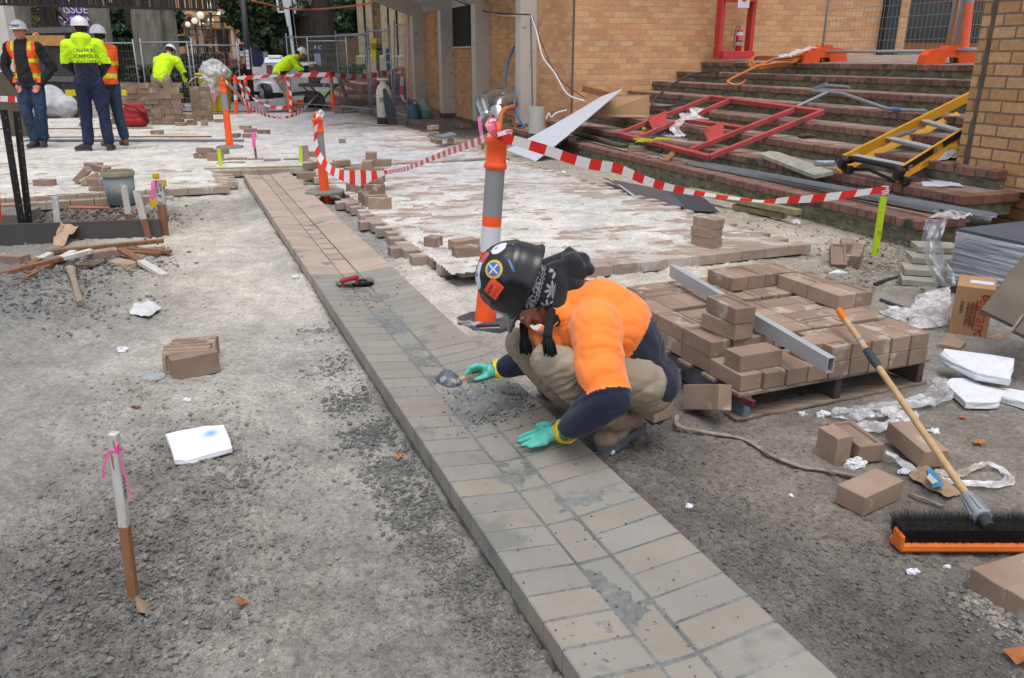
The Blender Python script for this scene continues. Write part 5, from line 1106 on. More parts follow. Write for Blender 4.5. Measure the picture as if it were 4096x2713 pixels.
for(x0,y0,x1,y1,w,sp_,ml,lab)in((553,835,517,538,.052,.05,m_wh,'white stake standing alone at the left of the planter bed'),(1232,825,1175,438,.052,.32,m_red_w,'left one of the pair of whitewashed stakes in front of the bucket'),(1412,945,1290,478,.052,.42,m_red_w,'right one of the pair of whitewashed stakes, leaning, in front of the board')):
 p=G('H',x0,y0,.0);stake('whitewashed_stake',p,V('H',x1,y1,p.y),w,.02,sp_,ml,m_wh,lab)
p=G('H',1568,925,.0);tp=V('H',1492,378,p.y);sv=stake('survey_stake',p,tp,.062,.022,.58,m_red_w,m_wh,'survey stake with pencilled figures, pink ribbon and yellow caps by the planter corner')
dd=(tp-p).normalized();mb=MB();q=p.lerp(tp,.985);mb.box(q,(.066,.026,.012));mb.build('ribbon',m_pink,sv);ribbon([q+Vector((-.035,-.012,0)),V('H',1448,450,p.y-.03),V('H',1445,575,p.y-.03)],.03,(0,-1,.1),'ribbon_tail',m_pink,sv)
text_mesh('BLD TW',.026,frame(-dd,(1,0,0),p.lerp(tp,.88)+Vector((-.008,-.0125,0))),m_ink,'handwriting',sv);text_mesh('42578',.026,frame(-dd,(1,0,0),p.lerp(tp,.88)+Vector((.018,-.0125,0))),m_ink,'handwriting',sv);text_mesh('P  2',.05,frame(-dd,(1,0,0),p.lerp(tp,.67)+Vector((.0,-.0125,0))),m_ink,'handwriting',sv)
m_ylw=mat('yellow_plastic',C(232,206,30),rough=.4,contrast=.1,bump=0)
for(x0,y0,x1,y1,cx0,cy0,cx1,cy1,lab)in((1497,812,1462,640,1458,628,1450,560,'steel rod with a yellow cap just left of the survey stake'),(1560,700,1482,370,1480,368,1474,315,'yellow capped rod standing behind the top of the survey stake'),(1580,760,1548,440,1546,440,1540,378,'second yellow capped rod at the right of the survey stake')):
 a=G('H',1520,y0,0.0).y+.05;p0_,p1_=V('H',x0,y0,a),V('H',x1,y1,a);rt=empty('capped_rod',p0_,lab,'rod','yellow capped rods at the planter corner');mb=MB();mb.cyl(p0_-Vector((0,0,.05)),p1_,.012,n=8);mb.build('rod',m_galv,rt,True)
 mb=MB();c0,c1=V('H',cx0,cy0,a-.02),V('H',cx1,cy1,a-.02);mb.tube([c0,c0.lerp(c1,.1),c1],[.028,.031,.029],12);mb.build('cap',m_ylw,rt,True,autos=40)
mb=MB();a=G('H',1700,465,.0);mb.bar(V('H',1530,560,a.y),V('H',1585,580,a.y),.004,.004)
# black slotted uprights
m_blk=mat('black_steel',C(34,33,35),rough=.5,contrast=.3,bump=.1)
for(bx,by,ax_,ay,lab)in((222,838,42,1040,'left black punched steel upright at the left edge'),(288,815,166,1055,'right black punched steel upright at the left edge')):
 p=G('H',bx,by,.0);t_=V('A',ax_,ay,p.y);rt=empty('steel_upright',p,lab,'steel post','pair of black punched uprights');mb=MB();mb.bar(p,t_,.06,.012,bev=.001);mb.bar(p+Vector((-.028,.02,0)),t_+Vector((-.028,.02,0)),.006,.045);mb.build('angle_iron',m_blk,rt)
 for k_ in range(9):
  q=p.lerp(t_,.10+k_*.105)+Vector((.005,-.0075,0));mb=MB();mb.cyl(q,q+Vector((0,-.002,0)),.0055,n=8);mb.build('hole',mat('hole_white',C(205,205,200),bump=0),rt)
m_form=mat('grey_formply',C(84,80,80),rough=.55,contrast=.2,scale=2,bump=.1,speck=C(150,150,150),speck_scale=6,speck_amt=-.04)
a,b_=G('H',-200,995,-.01),G('H',1540,945,-.01);mb=MB();mb.bar(a+Vector((0,0,.075)),b_+Vector((0,0,.085)),.018,.17,bev=.001);tag(mb.build('formwork_board',m_form),'long dark grey board on edge along the front of the planter bed','board')
mb=MB();q=G('H',30,800,.0);mb.box(q+Vector((-.25,.2,.03)),(.75,.4,.1),Rz(.1),.005);tag(mb.build('concrete_block',mat('smeared_block',C(128,128,124),rough=.9,contrast=.4,scale=5,bump=.4)),'smeared grey block at the foot of the black uprights','block')
for(r,x0,y0,x1,y1,z0,z1,w,h_,sp_,lab)in(('H',0,1270,870,1050,.02,.07,.055,.028,.66,'long lath with a whitewashed end crossing the others at the left'),('H',250,1300,700,1060,.0,.05,.055,.028,.72,'lath under the crossing one, pointing to the grey board'),('H',330,1150,480,1075,.03,.05,.055,.02,.3,'short white tipped offcut in the pile of laths'),('H',570,1050,1550,955,.02,.05,.05,.028,.0,'red brown lath lying right along the grey board'),('H',1170,1055,1560,1290,.06,.01,.055,.03,.45,'lath with a white end pointing to the lower right'),('H',1100,1025,1610,1060,.01,.02,.05,.025,1,'dark red lath under the long one by the board'),('H',1000,1050,1520,1080,.0,.01,.05,.025,1,'second dark red lath nearer to us by the board'),('H',0,1290,180,1270,.0,.0,.05,.02,0,'pale lath end at the left edge')):
 a,b_=G(r,x0,y0,z0+.01),G(r,x1,y1,z1+.01)
 if sp_==0:stake('timber_lath',a,b_,w,h_,1,m_red_w,m_wh,lab,'lath',up=(0,0,1))
 else:stake('timber_lath',a,b_,w,h_,sp_,m_red_w,m_wh,lab,'lath',up=(0,0,1))
mb=MB();a,b_=G('H',660,640,.06),G('H',1040,645,.06);mb.cyl(a,b_,.013,n=10);tag(mb.build('pipe_offcut',mat('terracotta_pipe',C(196,128,86),rough=.5)),'thin terracotta coloured pipe offcut on the planter soil','pipe',None)
a,b_=G('k',415,700,.09),G('k',2320,650,.09);stake('green_batten',a,b_,.045,.035,1,mat('treated_pine',C(168,166,118),col2=C(138,138,96),rough=.7,scale=4,stretch=(6,6,1)),m_wh,'greenish treated pine batten bridging the end of the gutter','batten',up=(0,0,1))
# bucket by the planter
bq=G('H',1160,600,.02);bk=empty('paint_bucket',bq,'dirty blue and grey bucket at the back of the planter bed','bucket');kk=.265
m_bk=mat('bucket_blue',C(112,142,160),col2=C(150,150,140),rough=.6,scale=3,bump=.2,speck=C(172,160,130),speck_scale=5,speck_amt=.04)
mb=MB();mb.lathe([(.128,0),(.142,.27)],28,c=bq);mb.build('side',m_bk,bk,True)
mb=MB();mb.lathe([(.143,.27),(.155,.275),(.155,.31),(.15,.322),(.143,.322),(.138,.27),(.125,.03),(.0,.03)],28,c=bq,capb=False);mb.build('rim',mat('mud_grey',C(168,158,134),rough=.8,contrast=.3,scale=12),bk,True,autos=50)
mb=MB();mb.tube([bq+Vector((-.155,0,.29)),bq+Vector((-.165,-.05,.24)),bq+Vector((-.155,-.08,.17))],.004,6);mb.build('wire_handle',m_galv,bk)
text_mesh('Dulux',.055,frame((1,-.25,0),(0,0,1),bq+Vector((.07,-.128,.2))),m_lb,'lettering',bk)
# mattock
mt=empty('mattock',G('H',700,1220,.02),'mattock with a worn pale handle lying left of the sand strip','mattock');h0,h1=G('H',668,1215,.05),G('H',762,1545,.025)
mb=MB();mb.tube([h0+(h0-h1)*.02,h0,h0.lerp(h1,.1),h0.lerp(h1,.25),h0.lerp(h1,.6),h0.lerp(h1,.9),h1],[.034,.038,.028,.021,.019,.022,.022],12,sq=.8);mb.build('handle',mat('grey_worn_wood',C(164,146,124),col2=C(132,118,102),rough=.8,scale=4,stretch=(5,5,1)),mt,True,autos=60)
m_rst=mat('rusty_iron',C(92,78,66),col2=C(60,56,54),rough=.8,scale=14,bump=.4)
mb=MB();mb.lathe([(.03,-.02),(.042,-.015),(.042,.015),(.03,.02)],14,Rx(PI/2),c=h0);mb.build('eye',m_rst,mt,True);
mb=MB();a=G('H',735,1200,.03);b_=G('H',965,1190,.02);mb.prism([(a.x,a.y-.02),(b_.x,b_.y-.09),(b_.x+.01,b_.y+.06),(a.x,a.y+.05)],.03,.045);mb.build('adze_blade',mat('brown_iron',C(112,92,70),col2=C(78,66,54),rough=.7,scale=10),mt)
mb=MB();a=G('H',620,1235,.03);b_=G('H',515,1255,.01);mb.bar(a,b_,.03,.012);mb.build('pick_blade',m_rst,mt)
# crumpled paper bag
def crumple(cx,nm,mm,label,cat,outline,h_=.04,seed=0,n=12,z0=.004,amp=.02,sc=18,smooth=False,par=None):
 """creased sheet over a quad of ground points a,b,c,d"""
 a,b_,c_,d_=[Vector(q)for q in outline];mb=MB()
 def f(u,v):
  p=(a.lerp(b_,u)).lerp(d_.lerp(c_,u),v);e=min(u,1-u,v,1-v)*4;e=min(1,e)
  q=noise.noise(Vector((p.x*sc,p.y*sc,seed)));q2=noise.noise(Vector((p.x*sc*2.3,p.y*sc*2.3,seed+7)))
  return p+Vector((q2*amp*.6,q*amp*.6,z0+(abs(q)*1.5+abs(q2)*.7)*amp+h_*e))
 mb.grid(f,n,n);o=mb.build(nm,mm,par,smooth)
 if label:tag(o,label,cat)
 return o
crumple(0,'paper_bag',mat('kraft_paper',C(196,164,138),col2=C(170,138,112),rough=.8,scale=8),'crumpled brown paper bag against the grey board','paper bag',[G('H',490,1005,.0),G('H',600,1030,.0),V('H',740,830,G('H',640,960,0).y),V('H',590,795,G('H',560,960,0).y)],.0,3,11,.0,.03,14)
# float on the gutter
fl=empty('hand_float',GT(4.95,.9,.1),'red handled trowel resting on wet mortar in the gutter','trowel')
a,b_=G('F',778,655,.105),G('F',862,645,.105);mb=MB();mb.bar(a,b_,.09,.004,up=(0,0,1));mb.build('blade',mat('mortar_grey_steel',C(120,122,124),rough=.6,contrast=.3,scale=9),fl)
mb=MB();c0,c1=G('F',788,650,.145),G('F',828,640,.15);m_rdp=mat('red_plastic',C(178,48,52),rough=.5)
mb.tube([c0,c0.lerp(c1,.2),c0.lerp(c1,.5),c0.lerp(c1,.8),c1],[.012,.016,.014,.016,.012],10);mb.cyl(c0.lerp(c1,.08)-Vector((0,0,.04)),c0.lerp(c1,.08),.008);mb.cyl(c0.lerp(c1,.9)-Vector((0,0,.045)),c0.lerp(c1,.9),.008);mb.build('handle',m_rdp,fl,True,autos=50)
mb=MB();q=G('F',838,655,.09);mb.sphere(q,(.07,.05,.022));mb.v=[tuple(Vector(v)+Vector((0,0,.02*noise.noise(Vector(v)*40))))for v in mb.v];tag(mb.build('mortar_dab',m),'small dab of wet mortar beside the red handled trowel','mortar')
# == ON THE STEPS
def onz(r,x,y,z):return G(r,x,y,z)
def nose(r,x,y,dz=.03):
 d=ray(r,x,y);k_=RZ/DV;nv_=Vector((-BV.x*k_,-BV.y*k_,1));t=(Z8+dz-V8*k_-CH)/nv_.dot(d);return Vector((0,0,CH))+d*t
def sheet_patch(A_,B_,C_,D_,th,nm,mm,label,cat,bend=.0,n=14,bow=(0,0,0),par=None,smooth=True):
 A_,B_,C_,D_=map(Vector,(A_,B_,C_,D_));mb=MB();bw_=Vector(bow)
 f=lambda u,v:(A_.lerp(B_,u)).lerp(D_.lerp(C_,u),v)+bw_*math.sin(PI*v)*1.0
 nrm=(B_-A_).cross(D_-A_).normalized()*th
 mb.grid(f,n,n);mb.grid(lambda u,v:f(u,v)-nrm,n,n);N_=n*n
 for i_ in range(n-1):
  for(p,q)in((i_,i_+1),((n-1)*n+i_+1,(n-1)*n+i_),((i_+1)*n,i_*n),(i_*n+n-1,(i_+1)*n+n-1)):mb.f.append((q,p,N_+p,N_+q));mb.m.append(0)
 o=mb.build(nm,mm,par,smooth,autos=30)
 if label:tag(o,label,cat)
 return o
def on_y(r,x,y,Y):return V(r,x,y,Y)
As,Bs=G('C',1240,1420,.01),G('C',1520,1528,.01)
Cs,Ds=V('C',2345,842,12.3),V('C',2140,915,12.9)
sheet_patch(As,Bs,Cs,Ds,.008,'white_sheet',mat('white_melamine',C(214,218,228),rough=.35,contrast=.03,bump=0,spec=.5),'big white sheet sliding down off the steps beside the front post','board',bow=(-.05,0,-.05))
mb=MB();a,b_,c_,d_=V('D',150,1110,12.6),V('D',705,1114,12.4),V('D',705,902,12.45),V('D',320,900,12.7)
nn=(b_-a).cross(d_-a).normalized()*.012;mb.add([a,b_,c_,d_,a+nn,b_+nn,c_+nn,d_+nn],[(0,1,2,3),(7,6,5,4),(0,4,5,1),(1,5,6,2),(2,6,7,3),(3,7,4,0)]);tag(mb.build('cardboard_sheet',mat('brown_board',C(188,150,112),rough=.8,contrast=.12,scale=3)),'brown board standing on the steps behind the white sheet','board')
# red steel frame
m_rs=mat('red_primer_steel',C(196,84,84),col2=C(160,66,66),rough=.6,scale=4,bump=.2,speck=C(120,84,66),speck_scale=7,speck_amt=.03)
rf=empty('steelwork_grid',G('D',1275,1500,.4),'big red primed steel frame lying across the brick steps','steel frame')
def onpl(x,y,r='D'):return nose(r,x,y,.035)
P1,P4,P3,P2=onpl(412,1268),onpl(1272,1490),onpl(2345,1062),onpl(1290,922)
pl_n=(P4-P1).cross(P2-P1).normalized()
bars=[(P1,P2),(P2,P3),(P3,P4),(P4,P1),(onpl(610,1300),onpl(1460,955)),(onpl(1090,1425),onpl(2070,1042)),(onpl(1030,1135),onpl(1600,1222))]
for a,b_ in bars:mb=MB();mb.bar(a,b_,.056,.056,up=pl_n,bev=.003);mb.build('bar',m_rs,rf)
for q in(((690,1165),(875,1095),(862,1190),(740,1230)),((1218,1280),(1415,1205),(1408,1300),(1268,1350))):
 pt=[onpl(*q[0])+pl_n*.07,onpl(*q[1])+pl_n*.07,onpl(*q[2]),onpl(*q[3])];e2=(pt[1]-pt[0]).normalized().cross(pl_n)*.006
 mb=MB();mb.add(pt+[p+e2 for p in pt],[(0,1,2,3),(7,6,5,4),(0,4,5,1),(1,5,6,2),(2,6,7,3),(3,7,4,0)]);mb.build('bracket',mat('red_plate',C(182,62,56),rough=.6,contrast=.15,scale=5,speck=C(110,70,50),speck_scale=9,speck_amt=-.0),rf)
def hose(pts,r,mm,label,cat='hose',nm='hose',n=8,seg=8,grp=None):
 mb=MB();mb.tube(catmull(pts,seg),r,n);o=mb.build(nm,mm,None,True);return tag(o,label,cat,grp)
m_hb=mat('black_hose',C(62,66,72),rough=.45,bump=0);m_ho=mat('orange_hose',C(206,120,66),rough=.5,bump=0)
def sh(r,x,y,i_,dz=.02):return G(r,x,y,zs[i_]+dz)
hose([nose('D',x,y,.02)for x,y in((1360,678),(1200,688),(1060,725),(900,815),(790,905),(730,975),(770,1012),(950,1005),(1150,965),(1440,910))],.016,m_hb,'black hose bent in a loop over the middle steps')
hose([sh('D',0,1270,0,.05),sh('D',200,1312,0,.04),sh('D',420,1375,0,.03),sh('D',640,1382,0,.03),sh('D',820,1430,0,.03)],.035,mat('yellow_lined_hose',C(110,108,92),rough=.5,stretch=(1,1,30),col2=C(70,70,62),scale=6),'thick black hose with a yellow line on the lowest step','hose')
orp=[V('D',2270,480,13.2),V('D',2100,535,12.9),V('D',1900,560,12.6),V('D',1750,620,12.3),V('D',1600,690,12.0),V('D',1450,768,11.7),V('D',1490,800,11.6),V('D',1550,803,11.6),V('D',1600,780,11.6),V('D',1615,752,11.6)]
oh=empty('orange_hose',orp[5],'orange hose coiled at the top step with white plastic knotted round it','hose')
mb=MB();mb.tube(catmull(orp,8),.02,8);mb.build('free_end',m_ho,oh,True)
for k_,(dx,dy)in enumerate(((0,0),(20,-16),(-10,14))):
 mb=MB();mb.tube(catmull([V('D',1660+dx,578+dy,12.9),V('D',1700+dx,550+dy,13.1),V('D',1900+dx,552+dy,13.2),V('D',2100+dx,562+dy,13.2),V('D',2050+dx,600+dy*.5,12.6),V('D',1900+dx,615+dy,12.4),V('D',1720+dx,640+dy,12.3),V('D',1665+dx,610+dy,12.6),V('D',1660+dx,580+dy,12.9)],6),.018,7);mb.build('coil',m_ho,oh,True)
def film(alpha=.45,nm='clear_film',col=C(225,228,235),stv=None):
 def ex(m,N,Lk,b,out):
  tc=N.new('ShaderNodeTexCoord');nz=N.new('ShaderNodeTexNoise');nz.inputs['Scale'].default_value=14;nz.inputs['Detail'].default_value=6;nz.inputs['Distortion'].default_value=1.2;mp_=N.new('ShaderNodeMapping');mp_.inputs['Scale'].default_value=stv or(1,1,1);nz.inputs['Distortion'].default_value=.3 if stv else 1.2;nz.inputs['Scale'].default_value=3 if stv else 14;Lk.new(tc.outputs['Object'],mp_.inputs[0]);Lk.new(mp_.outputs[0],nz.inputs['Vector'])
  mr=N.new('ShaderNodeMapRange');mr.inputs[1].default_value=.38;mr.inputs[2].default_value=.68;mr.inputs[3].default_value=alpha*.45;mr.inputs[4].default_value=min(1,alpha*1.9);Lk.new(nz.outputs['Fac'],mr.inputs[0]);Lk.new(mr.outputs[0],b.inputs['Alpha'])
 return mat(nm,col,rough=.18,contrast=.1,bump=.25,bscale=35,bdist=.01,spec=.7,extra=ex)
m_film=film();m_film_w=film(.8,'milky_film',C(232,230,232))
def scrunch(pts,w,label,nm='plastic_film',mm=None,amp=.03,sc=16,parent=None,nv=10,lift=0,seed=0):
 P_=catmull(pts,7);W_=w if isinstance(w,list)else[w]*len(pts);mb=MB();k=len(P_)
 def f(u,v):
  i_=u*(k-1);a=int(min(i_,k-2));p=P_[a].lerp(P_[a+1],i_-a);t_=(P_[min(a+1,k-1)]-P_[max(a-1,0)]).normalized();s_=t_.cross(Z);s_=s_.normalized()if s_.length>1e-4 else Vector((1,0,0))
  q=u*(len(W_)-1);j=int(min(q,len(W_)-2));ww=W_[j]*(1-(q-j))+W_[j+1]*(q-j)
  o_=s_*(v-.5)*ww;pn=(p+o_)*sc;return p+o_+Vector((noise.noise(pn+Vector((seed,0,0))),noise.noise(pn+Vector((9,seed,0))),1.2*abs(noise.noise(pn*1.3+Vector((0,0,seed))))+abs(math.sin(v*19+seed))*.35))*amp
 mb.grid(f,k,nv);o=mb.build(nm,mm or m_film,parent,False)
 if label:tag(o,label,'plastic film')
 return o
scrunch([V('D',1910,560,12.4),V('D',1970,545,12.4),V('D',2060,520,12.6),V('D',2180,480,12.9),V('D',2290,465,13.1)],[.2,.34,.12,.14,.1],None,'plastic_wrap',m_film_w,.05,6,oh)
scrunch([V('D',1150,1040,10.0),V('D',1120,1100,9.9),V('D',1000,1160,9.5),V('D',945,1220,9.3),V('D',1010,1300,9.2)],[.16,.05,.10,.12,.2],'clear plastic strip knotted on the red steel frame',mm=m_film_w,amp=.03,sc=9)
scrunch([V('D',1060,1080,10.2),V('D',1130,1130,10.1),V('D',1190,1140,10.0)],[.3,.4,.3],'white translucent scrap behind the red frame',mm=m_film_w,amp=.02,sc=6)
scrunch([sh('D',840,1240,1),sh('D',880,1290,1),sh('D',1010,1300,1)],[.1,.15,.1],'dirty clear plastic under the red frame',amp=.03)
# pipe handrail thrown on the steps
hr=empty('pipe_handrail',nose('E',1000,1000,.03),'bent galvanised pipe handrail thrown on the steps','handrail');m_pipe=mat('dull_galvanised',C(146,156,164),rough=.5,metal=.35,contrast=.15,scale=12)
for pts in([nose('E',360,865,.03),nose('E',500,872,.03),nose('E',650,888,.03),nose('E',800,940,.03),nose('E',1060,1030,.03),nose('E',1250,1046,.03),nose('E',1440,1052,.03)],[nose('E',505,878,.03),nose('E',360,945,.03),nose('E',210,1015,.03)],[nose('E',495,812,.03),nose('E',715,828,.03)]):
 mb=MB();mb.tube(pts,.021,10);mb.build('pipe',m_pipe,hr,True,autos=50)
mb=MB();a,b_=nose('E',350,862,.03),nose('E',508,795,.03);mb.bar(a,b_,.008,.05);mb.build('plate',m_pipe,hr)
a,b_=nose('E',1135,1042,.03),nose('E',1195,1046,.03);mb=MB();mb.cyl(a,b_,.0225,n=10);mb.build('blue_band',mat('blue_band',C(50,110,170),rough=.5),hr)
for(r,x,y,i_,s_,lab)in(('E',1280,1020,3,.05,'yellow cap lying on the step by the pipe end'),('D',665,1225,1,.04,'yellow cap at the left corner of the red frame'),):
 q=sh(r,x,y,i_,.03);mb=MB();mb.cyl(q-Vector((s_,0,0)),q+Vector((s_,0,0)),.035,n=12);tag(mb.build('yellow_stopper',m_ylw,None,True,autos=40),lab,'cap',None)
m_gpl=mat('grey_plank',C(176,174,160),col2=C(146,142,128),rough=.85,scale=3,stretch=(4,4,1),bump=.3)
mb=MB();q=[nose('K',*c,.045)for c in((1745,510),(1835,482),(1925,492),(2450,675),(2270,712))];vs=q+[p-Vector((0,0,.035))for p in q];n=5
mb.add(vs,[tuple(range(n)),tuple(range(2*n-1,n-1,-1))]+[(k,n+k,n+(k+1)%n,(k+1)%n)for k in range(n)]);tag(mb.build('grey_plank',m_gpl),'weathered grey plank slanting down over two steps','plank')
def channel(a,b_,w,label,grp='steel channels along the lowest step',mm=m_galv,h_=.03):
 d=(b_-a).normalized();s_=d.cross(Z).normalized();mb=MB()
 mb.bar(a,b_,w,.004,up=Z);mb.bar(a+s_*w/2+Z*h_/2,b_+s_*w/2+Z*h_/2,.004,h_,up=Z);mb.bar(a-s_*w/2+Z*h_/2,b_-s_*w/2+Z*h_/2,.004,h_,up=Z)
 return tag(mb.build('steel_channel',mm),label,'steel channel',grp)
channel(sh('K',1035,600,0,.01),sh('f',640,120,0,.02),.07,'long steel channel nearest the edge of the lowest step')
channel(sh('K',1210,612,0,.02),sh('f',1240,185,0,.10),.06,'longest steel channel ending on the wrapped slabs')
channel(sh('K',1450,655,0,.04),sh('K',2200,790,0,.05),.05,'short steel channel piled on the long ones')
channel(sh('D',655,1100,2,.0),sh('D',1000,1120,2,.02),.08,'pair of grey channels beside the cardboard panel',None);
hose([sh('K',1512,705,0,.01),sh('K',2000,800,0,.02),sh('L',700,700,0,.02),sh('L',985,760,0,.02)],.008,m_rst,'rusty thin bar along the lowest step','bar','rusty_bar',6)
hose([sh('D',20,1320,0,.01),sh('D',250,1375,0,.01),sh('D',500,1440,0,.01)],.008,m_rst,'rusty rod by the thick hose','bar','rusty_bar',6)
hose([sh('D',280,1190,0,.05),sh('D',500,1230,0,.05),sh('D',700,1270,0,.05)],.035,mat('grey_ribbed_pipe',C(92,96,102),rough=.5),'grey plastic pipe end near the red frame corner','pipe','plastic_pipe')
q=sh('D',390,1215,0,.06);mb=MB();mb.cyl(q+Vector((-.06,-.03,-.03)),q+Vector((.05,.03,.04)),.045,n=12);tag(mb.build('pipe_coupling',m_blk,None,True,autos=40),'black pipe coupling beside the grey plastic pipe','pipe fitting')
mb=MB();q=sh('D',905,1480,0,.05);mb.box(q,(.3,.09,.03),Rz(.9)@Ry(-.35),.004);tag(mb.build('timber_offcut',m_brn),'short timber offcut propping the red frame corner','offcut')
mb=MB();q=V('D',210,870,13.6);mb.box(q,(.5,.14,.1),Rz(-.5)@Ry(.2),.004);tag(mb.build('timber_offcut',m_brn),'timber block behind the tip of the white sheet','offcut')
q=sh('L',480,365,2,.03);mb=MB();mb.box(q,(.17,.05,.05),None,.012);mb.box(q+Vector((0,0,.0)),(.05,.06,.035),None,.01);tag(mb.build('pipe_clamp',m_pipe),'grey pipe clamp on the step right of the plank','clamp')
crumple(0,'paper_sheet',mat('white_paper',C(224,224,240),rough=.6,bump=0),'white sheet of paper on the step below the ladder','paper',[sh('L',1405,588,1,.0),sh('L',1795,592,1,.0),sh('L',1745,548,1,.0),sh('L',1390,520,1,.0)],.0,5,8,.004,.006,9)
crumple(0,'cloth',mat('white_cloth',C(222,220,218),rough=.9),'white folded cloth under the ladder beside the near wall','cloth',[sh('L',1545,345,2,.0),sh('L',1770,330,2,.0),sh('L',1770,258,2,.0),sh('L',1660,262,2,.0)],.05,6,10,.0,.03,8)
for(r,x,y,i_,s_,lab)in(('L',1330,535,1,.05,'dark clod beside the paper sheet'),('L',1455,540,1,.04,'brown clod holding down the paper sheet'),('L',300,105,3,.05,'scrap of dark litter on the middle step'),('D',1120,1330,1,.05,'brown dirt heap under the red frame')):
 q=sh(r,x,y,i_,.0);mb=MB();mb.sphere((0,0,0),(s_*1.6,s_,s_*.5),nu=14,nv=8);mb.v=[tuple(Vector(v)*(1+.5*noise.noise(Vector(v)*30+q)))for v in mb.v];o=mb.build('dirt_clod',mat('brown_clod',C(96,78,64),rough=.95,contrast=.4,scale=20,bump=.5),None);o.location=q;tag(o,lab,'clod')
for(q0,lab)in((('D',840,1335),'lime string bundle on the step under the red frame'),(('D',660,1345),'lime string hanging off the red frame')):
 q=sh(*q0,1,.01);mb=MB();pts=[q+Vector((random.uniform(-.14,.14),random.uniform(-.08,.08),random.uniform(0,.04)))for _ in range(14)];mb.tube(catmull(pts,4),.004,5);tag(mb.build('string',mat('lime_string',C(200,240,40),rough=.6,bump=0)),lab,'string')
m_mat=mat('black_rubber_mat',C(84,88,98),rough=.42,contrast=.25,scale=5,bump=.1,spec=.6);m_mat2=mat('black_matt_sheet',C(60,64,74),rough=.5,contrast=.25,scale=5)
sheet_patch(G('K',560,1010,.02),G('K',1040,1010,.04),G('K',730,830,.08),G('K',265,735,.05),.006,'rubber_sheet',m_mat,'left dark rubber sheet with a pale stripe on the sandy paving','rubber sheet',bow=(0,0,.05))
sheet_patch(G('K',1040,1045,.02),G('K',1365,1060,.03),G('K',1000,840,.06),G('K',720,830,.05),.006,'rubber_sheet',m_mat2,'right darker rubber sheet beside the green timbers','rubber sheet',bow=(0,0,.05))
ribbon([G('K',635,978,.05),G('K',520,880,.10),G('K',330,745,.07)],.03,Z,'pale_stripe',mat('pale_tape',C(176,190,196),rough=.4),None);tag(bpy.data.objects[bpy.data.objects[-1].name]if False else COL.objects[-1],'pale strip of tape stuck on the left rubber sheet','tape')
m_grn=mat('treated_timber',C(160,154,116),col2=C(128,124,92),rough=.75,scale=4,stretch=(3,3,1),bump=.3)
for(x0,y0,x1,y1,z0,w,lab)in((1080,855,2120,1065,.105,.075,'upper greenish timber beam along the broken edge of the steps'),(1510,1010,1990,1100,.035,.07,'lower greenish timber beam under the upper one')):
 a,b_=G('K',x0,y0,z0),G('K',x1,y1,z0);mb=MB();mb.bar(a,b_,w*1.15,.05,up=Z,bev=.003);tag(mb.build('timber_beam',m_grn),lab,'timber beam')
ld=empty('step_ladder',sh('L',700,400,1),'yellow fibreglass step ladder lying on the steps against the near wall','ladder');m_ly=mat('ladder_yellow',C(222,158,28),rough=.5,contrast=.1,scale=6);m_lbk=mat('ladder_black',C(42,44,44),rough=.55)
r1a,r1b=nose('L',672,330,.14),nose('E',1885,905,.16);r2a,r2b=nose('L',1205,430,.14),nose('E',1900,1180,.16)
def rail(a,b_,nm,side,sgn,col=m_ly):
 d=(b_-a).normalized();s_=(side-d*side.dot(d)).normalized();up_=s_.cross(d);mb=MB()
 mb.bar(a,b_,.006,.085,up=up_,bev=.001);off=s_*.014*sgn;mb.bar(a+up_*.041+off,b_+up_*.041+off,.028,.005,up=up_);mb.bar(a-up_*.041+off,b_-up_*.041+off,.028,.005,up=up_);return mb.build(nm,col,ld)
sd_=(r2a-r1a).normalized();rail(r1a,r1b,'rail',sd_,-1);rail(r2a,r2b,'rail',sd_,1)
a=r2a.lerp(r2b,.02);d=(r2b-r2a).normalized();s_=(sd_-d*sd_.dot(d)).normalized();up_=s_.cross(d)
mb=MB()
for(f0,f1)in((.04,.42),(.55,1.0)):mb.bar(r2a.lerp(r2b,f0)-s_*.004*1,r2a.lerp(r2b,f1)-s_*.004,.003,.06,up=up_);mb.bar(r2a.lerp(r2b,f0)+s_*.005,r2a.lerp(r2b,f1)+s_*.005,.003,.06,up=up_)
mb.build('black_panel',m_lbk,ld)
dn=Vector((0,.12,-.12))
mb=MB();mb.bar(r1a+dn,r1b+dn*1.6,.006,.07,up=(0,1,1));mb.build('rear_rail',m_ly,ld);mb=MB();mb.bar(r2a+dn*.8,r2b+dn*1.6,.006,.07,up=(0,1,1));mb.build('rear_rail',m_ly,ld)
for f in(.09,.44,.80):
 a,b_=r1a.lerp(r1b,f*.75),r2a.lerp(r2b,f*1.05);mb=MB();mb.bar(a,b_,.085,.012,up=(0,-.3,1));mb.bar(a-Vector((0,.04,.015)),b_-Vector((0,.04,.015)),.006,.04,up=(0,-.3,1));mb.build('tread',m_alu,ld)
a,b_=r1a.lerp(r1b,.03),r2a.lerp(r2b,.03);mb=MB();mb.tube([a-Z*.02,a.lerp(b_,.15)+Vector((0,.02,-.0)),a.lerp(b_,.5)+Vector((0,.06,.0)),a.lerp(b_,.85)+Vector((0,.02,0)),b_-Z*.02],[.03,.022,.018,.022,.03],8,sq=1.3);mb.tube([a+dn,a.lerp(b_,.5)+dn*.6+Vector((0,.05,0)),b_+dn],.016,8);mb.build('foot_spreader',m_lbk,ld,True)
for q,qq in((r1a,0),(r2a,1)):
 mb=MB();mb.box(q-(r1b-r1a).normalized()*.02+Vector((0,0,-.02)),(.07,.07,.11),Rz(.2)@Rx(.5),.01);mb.box(q+Vector((.05,.0,-.09)),(.07,.07,.07),Rz(.2),.012);mb.build('rubber_foot',m_lbk,ld)
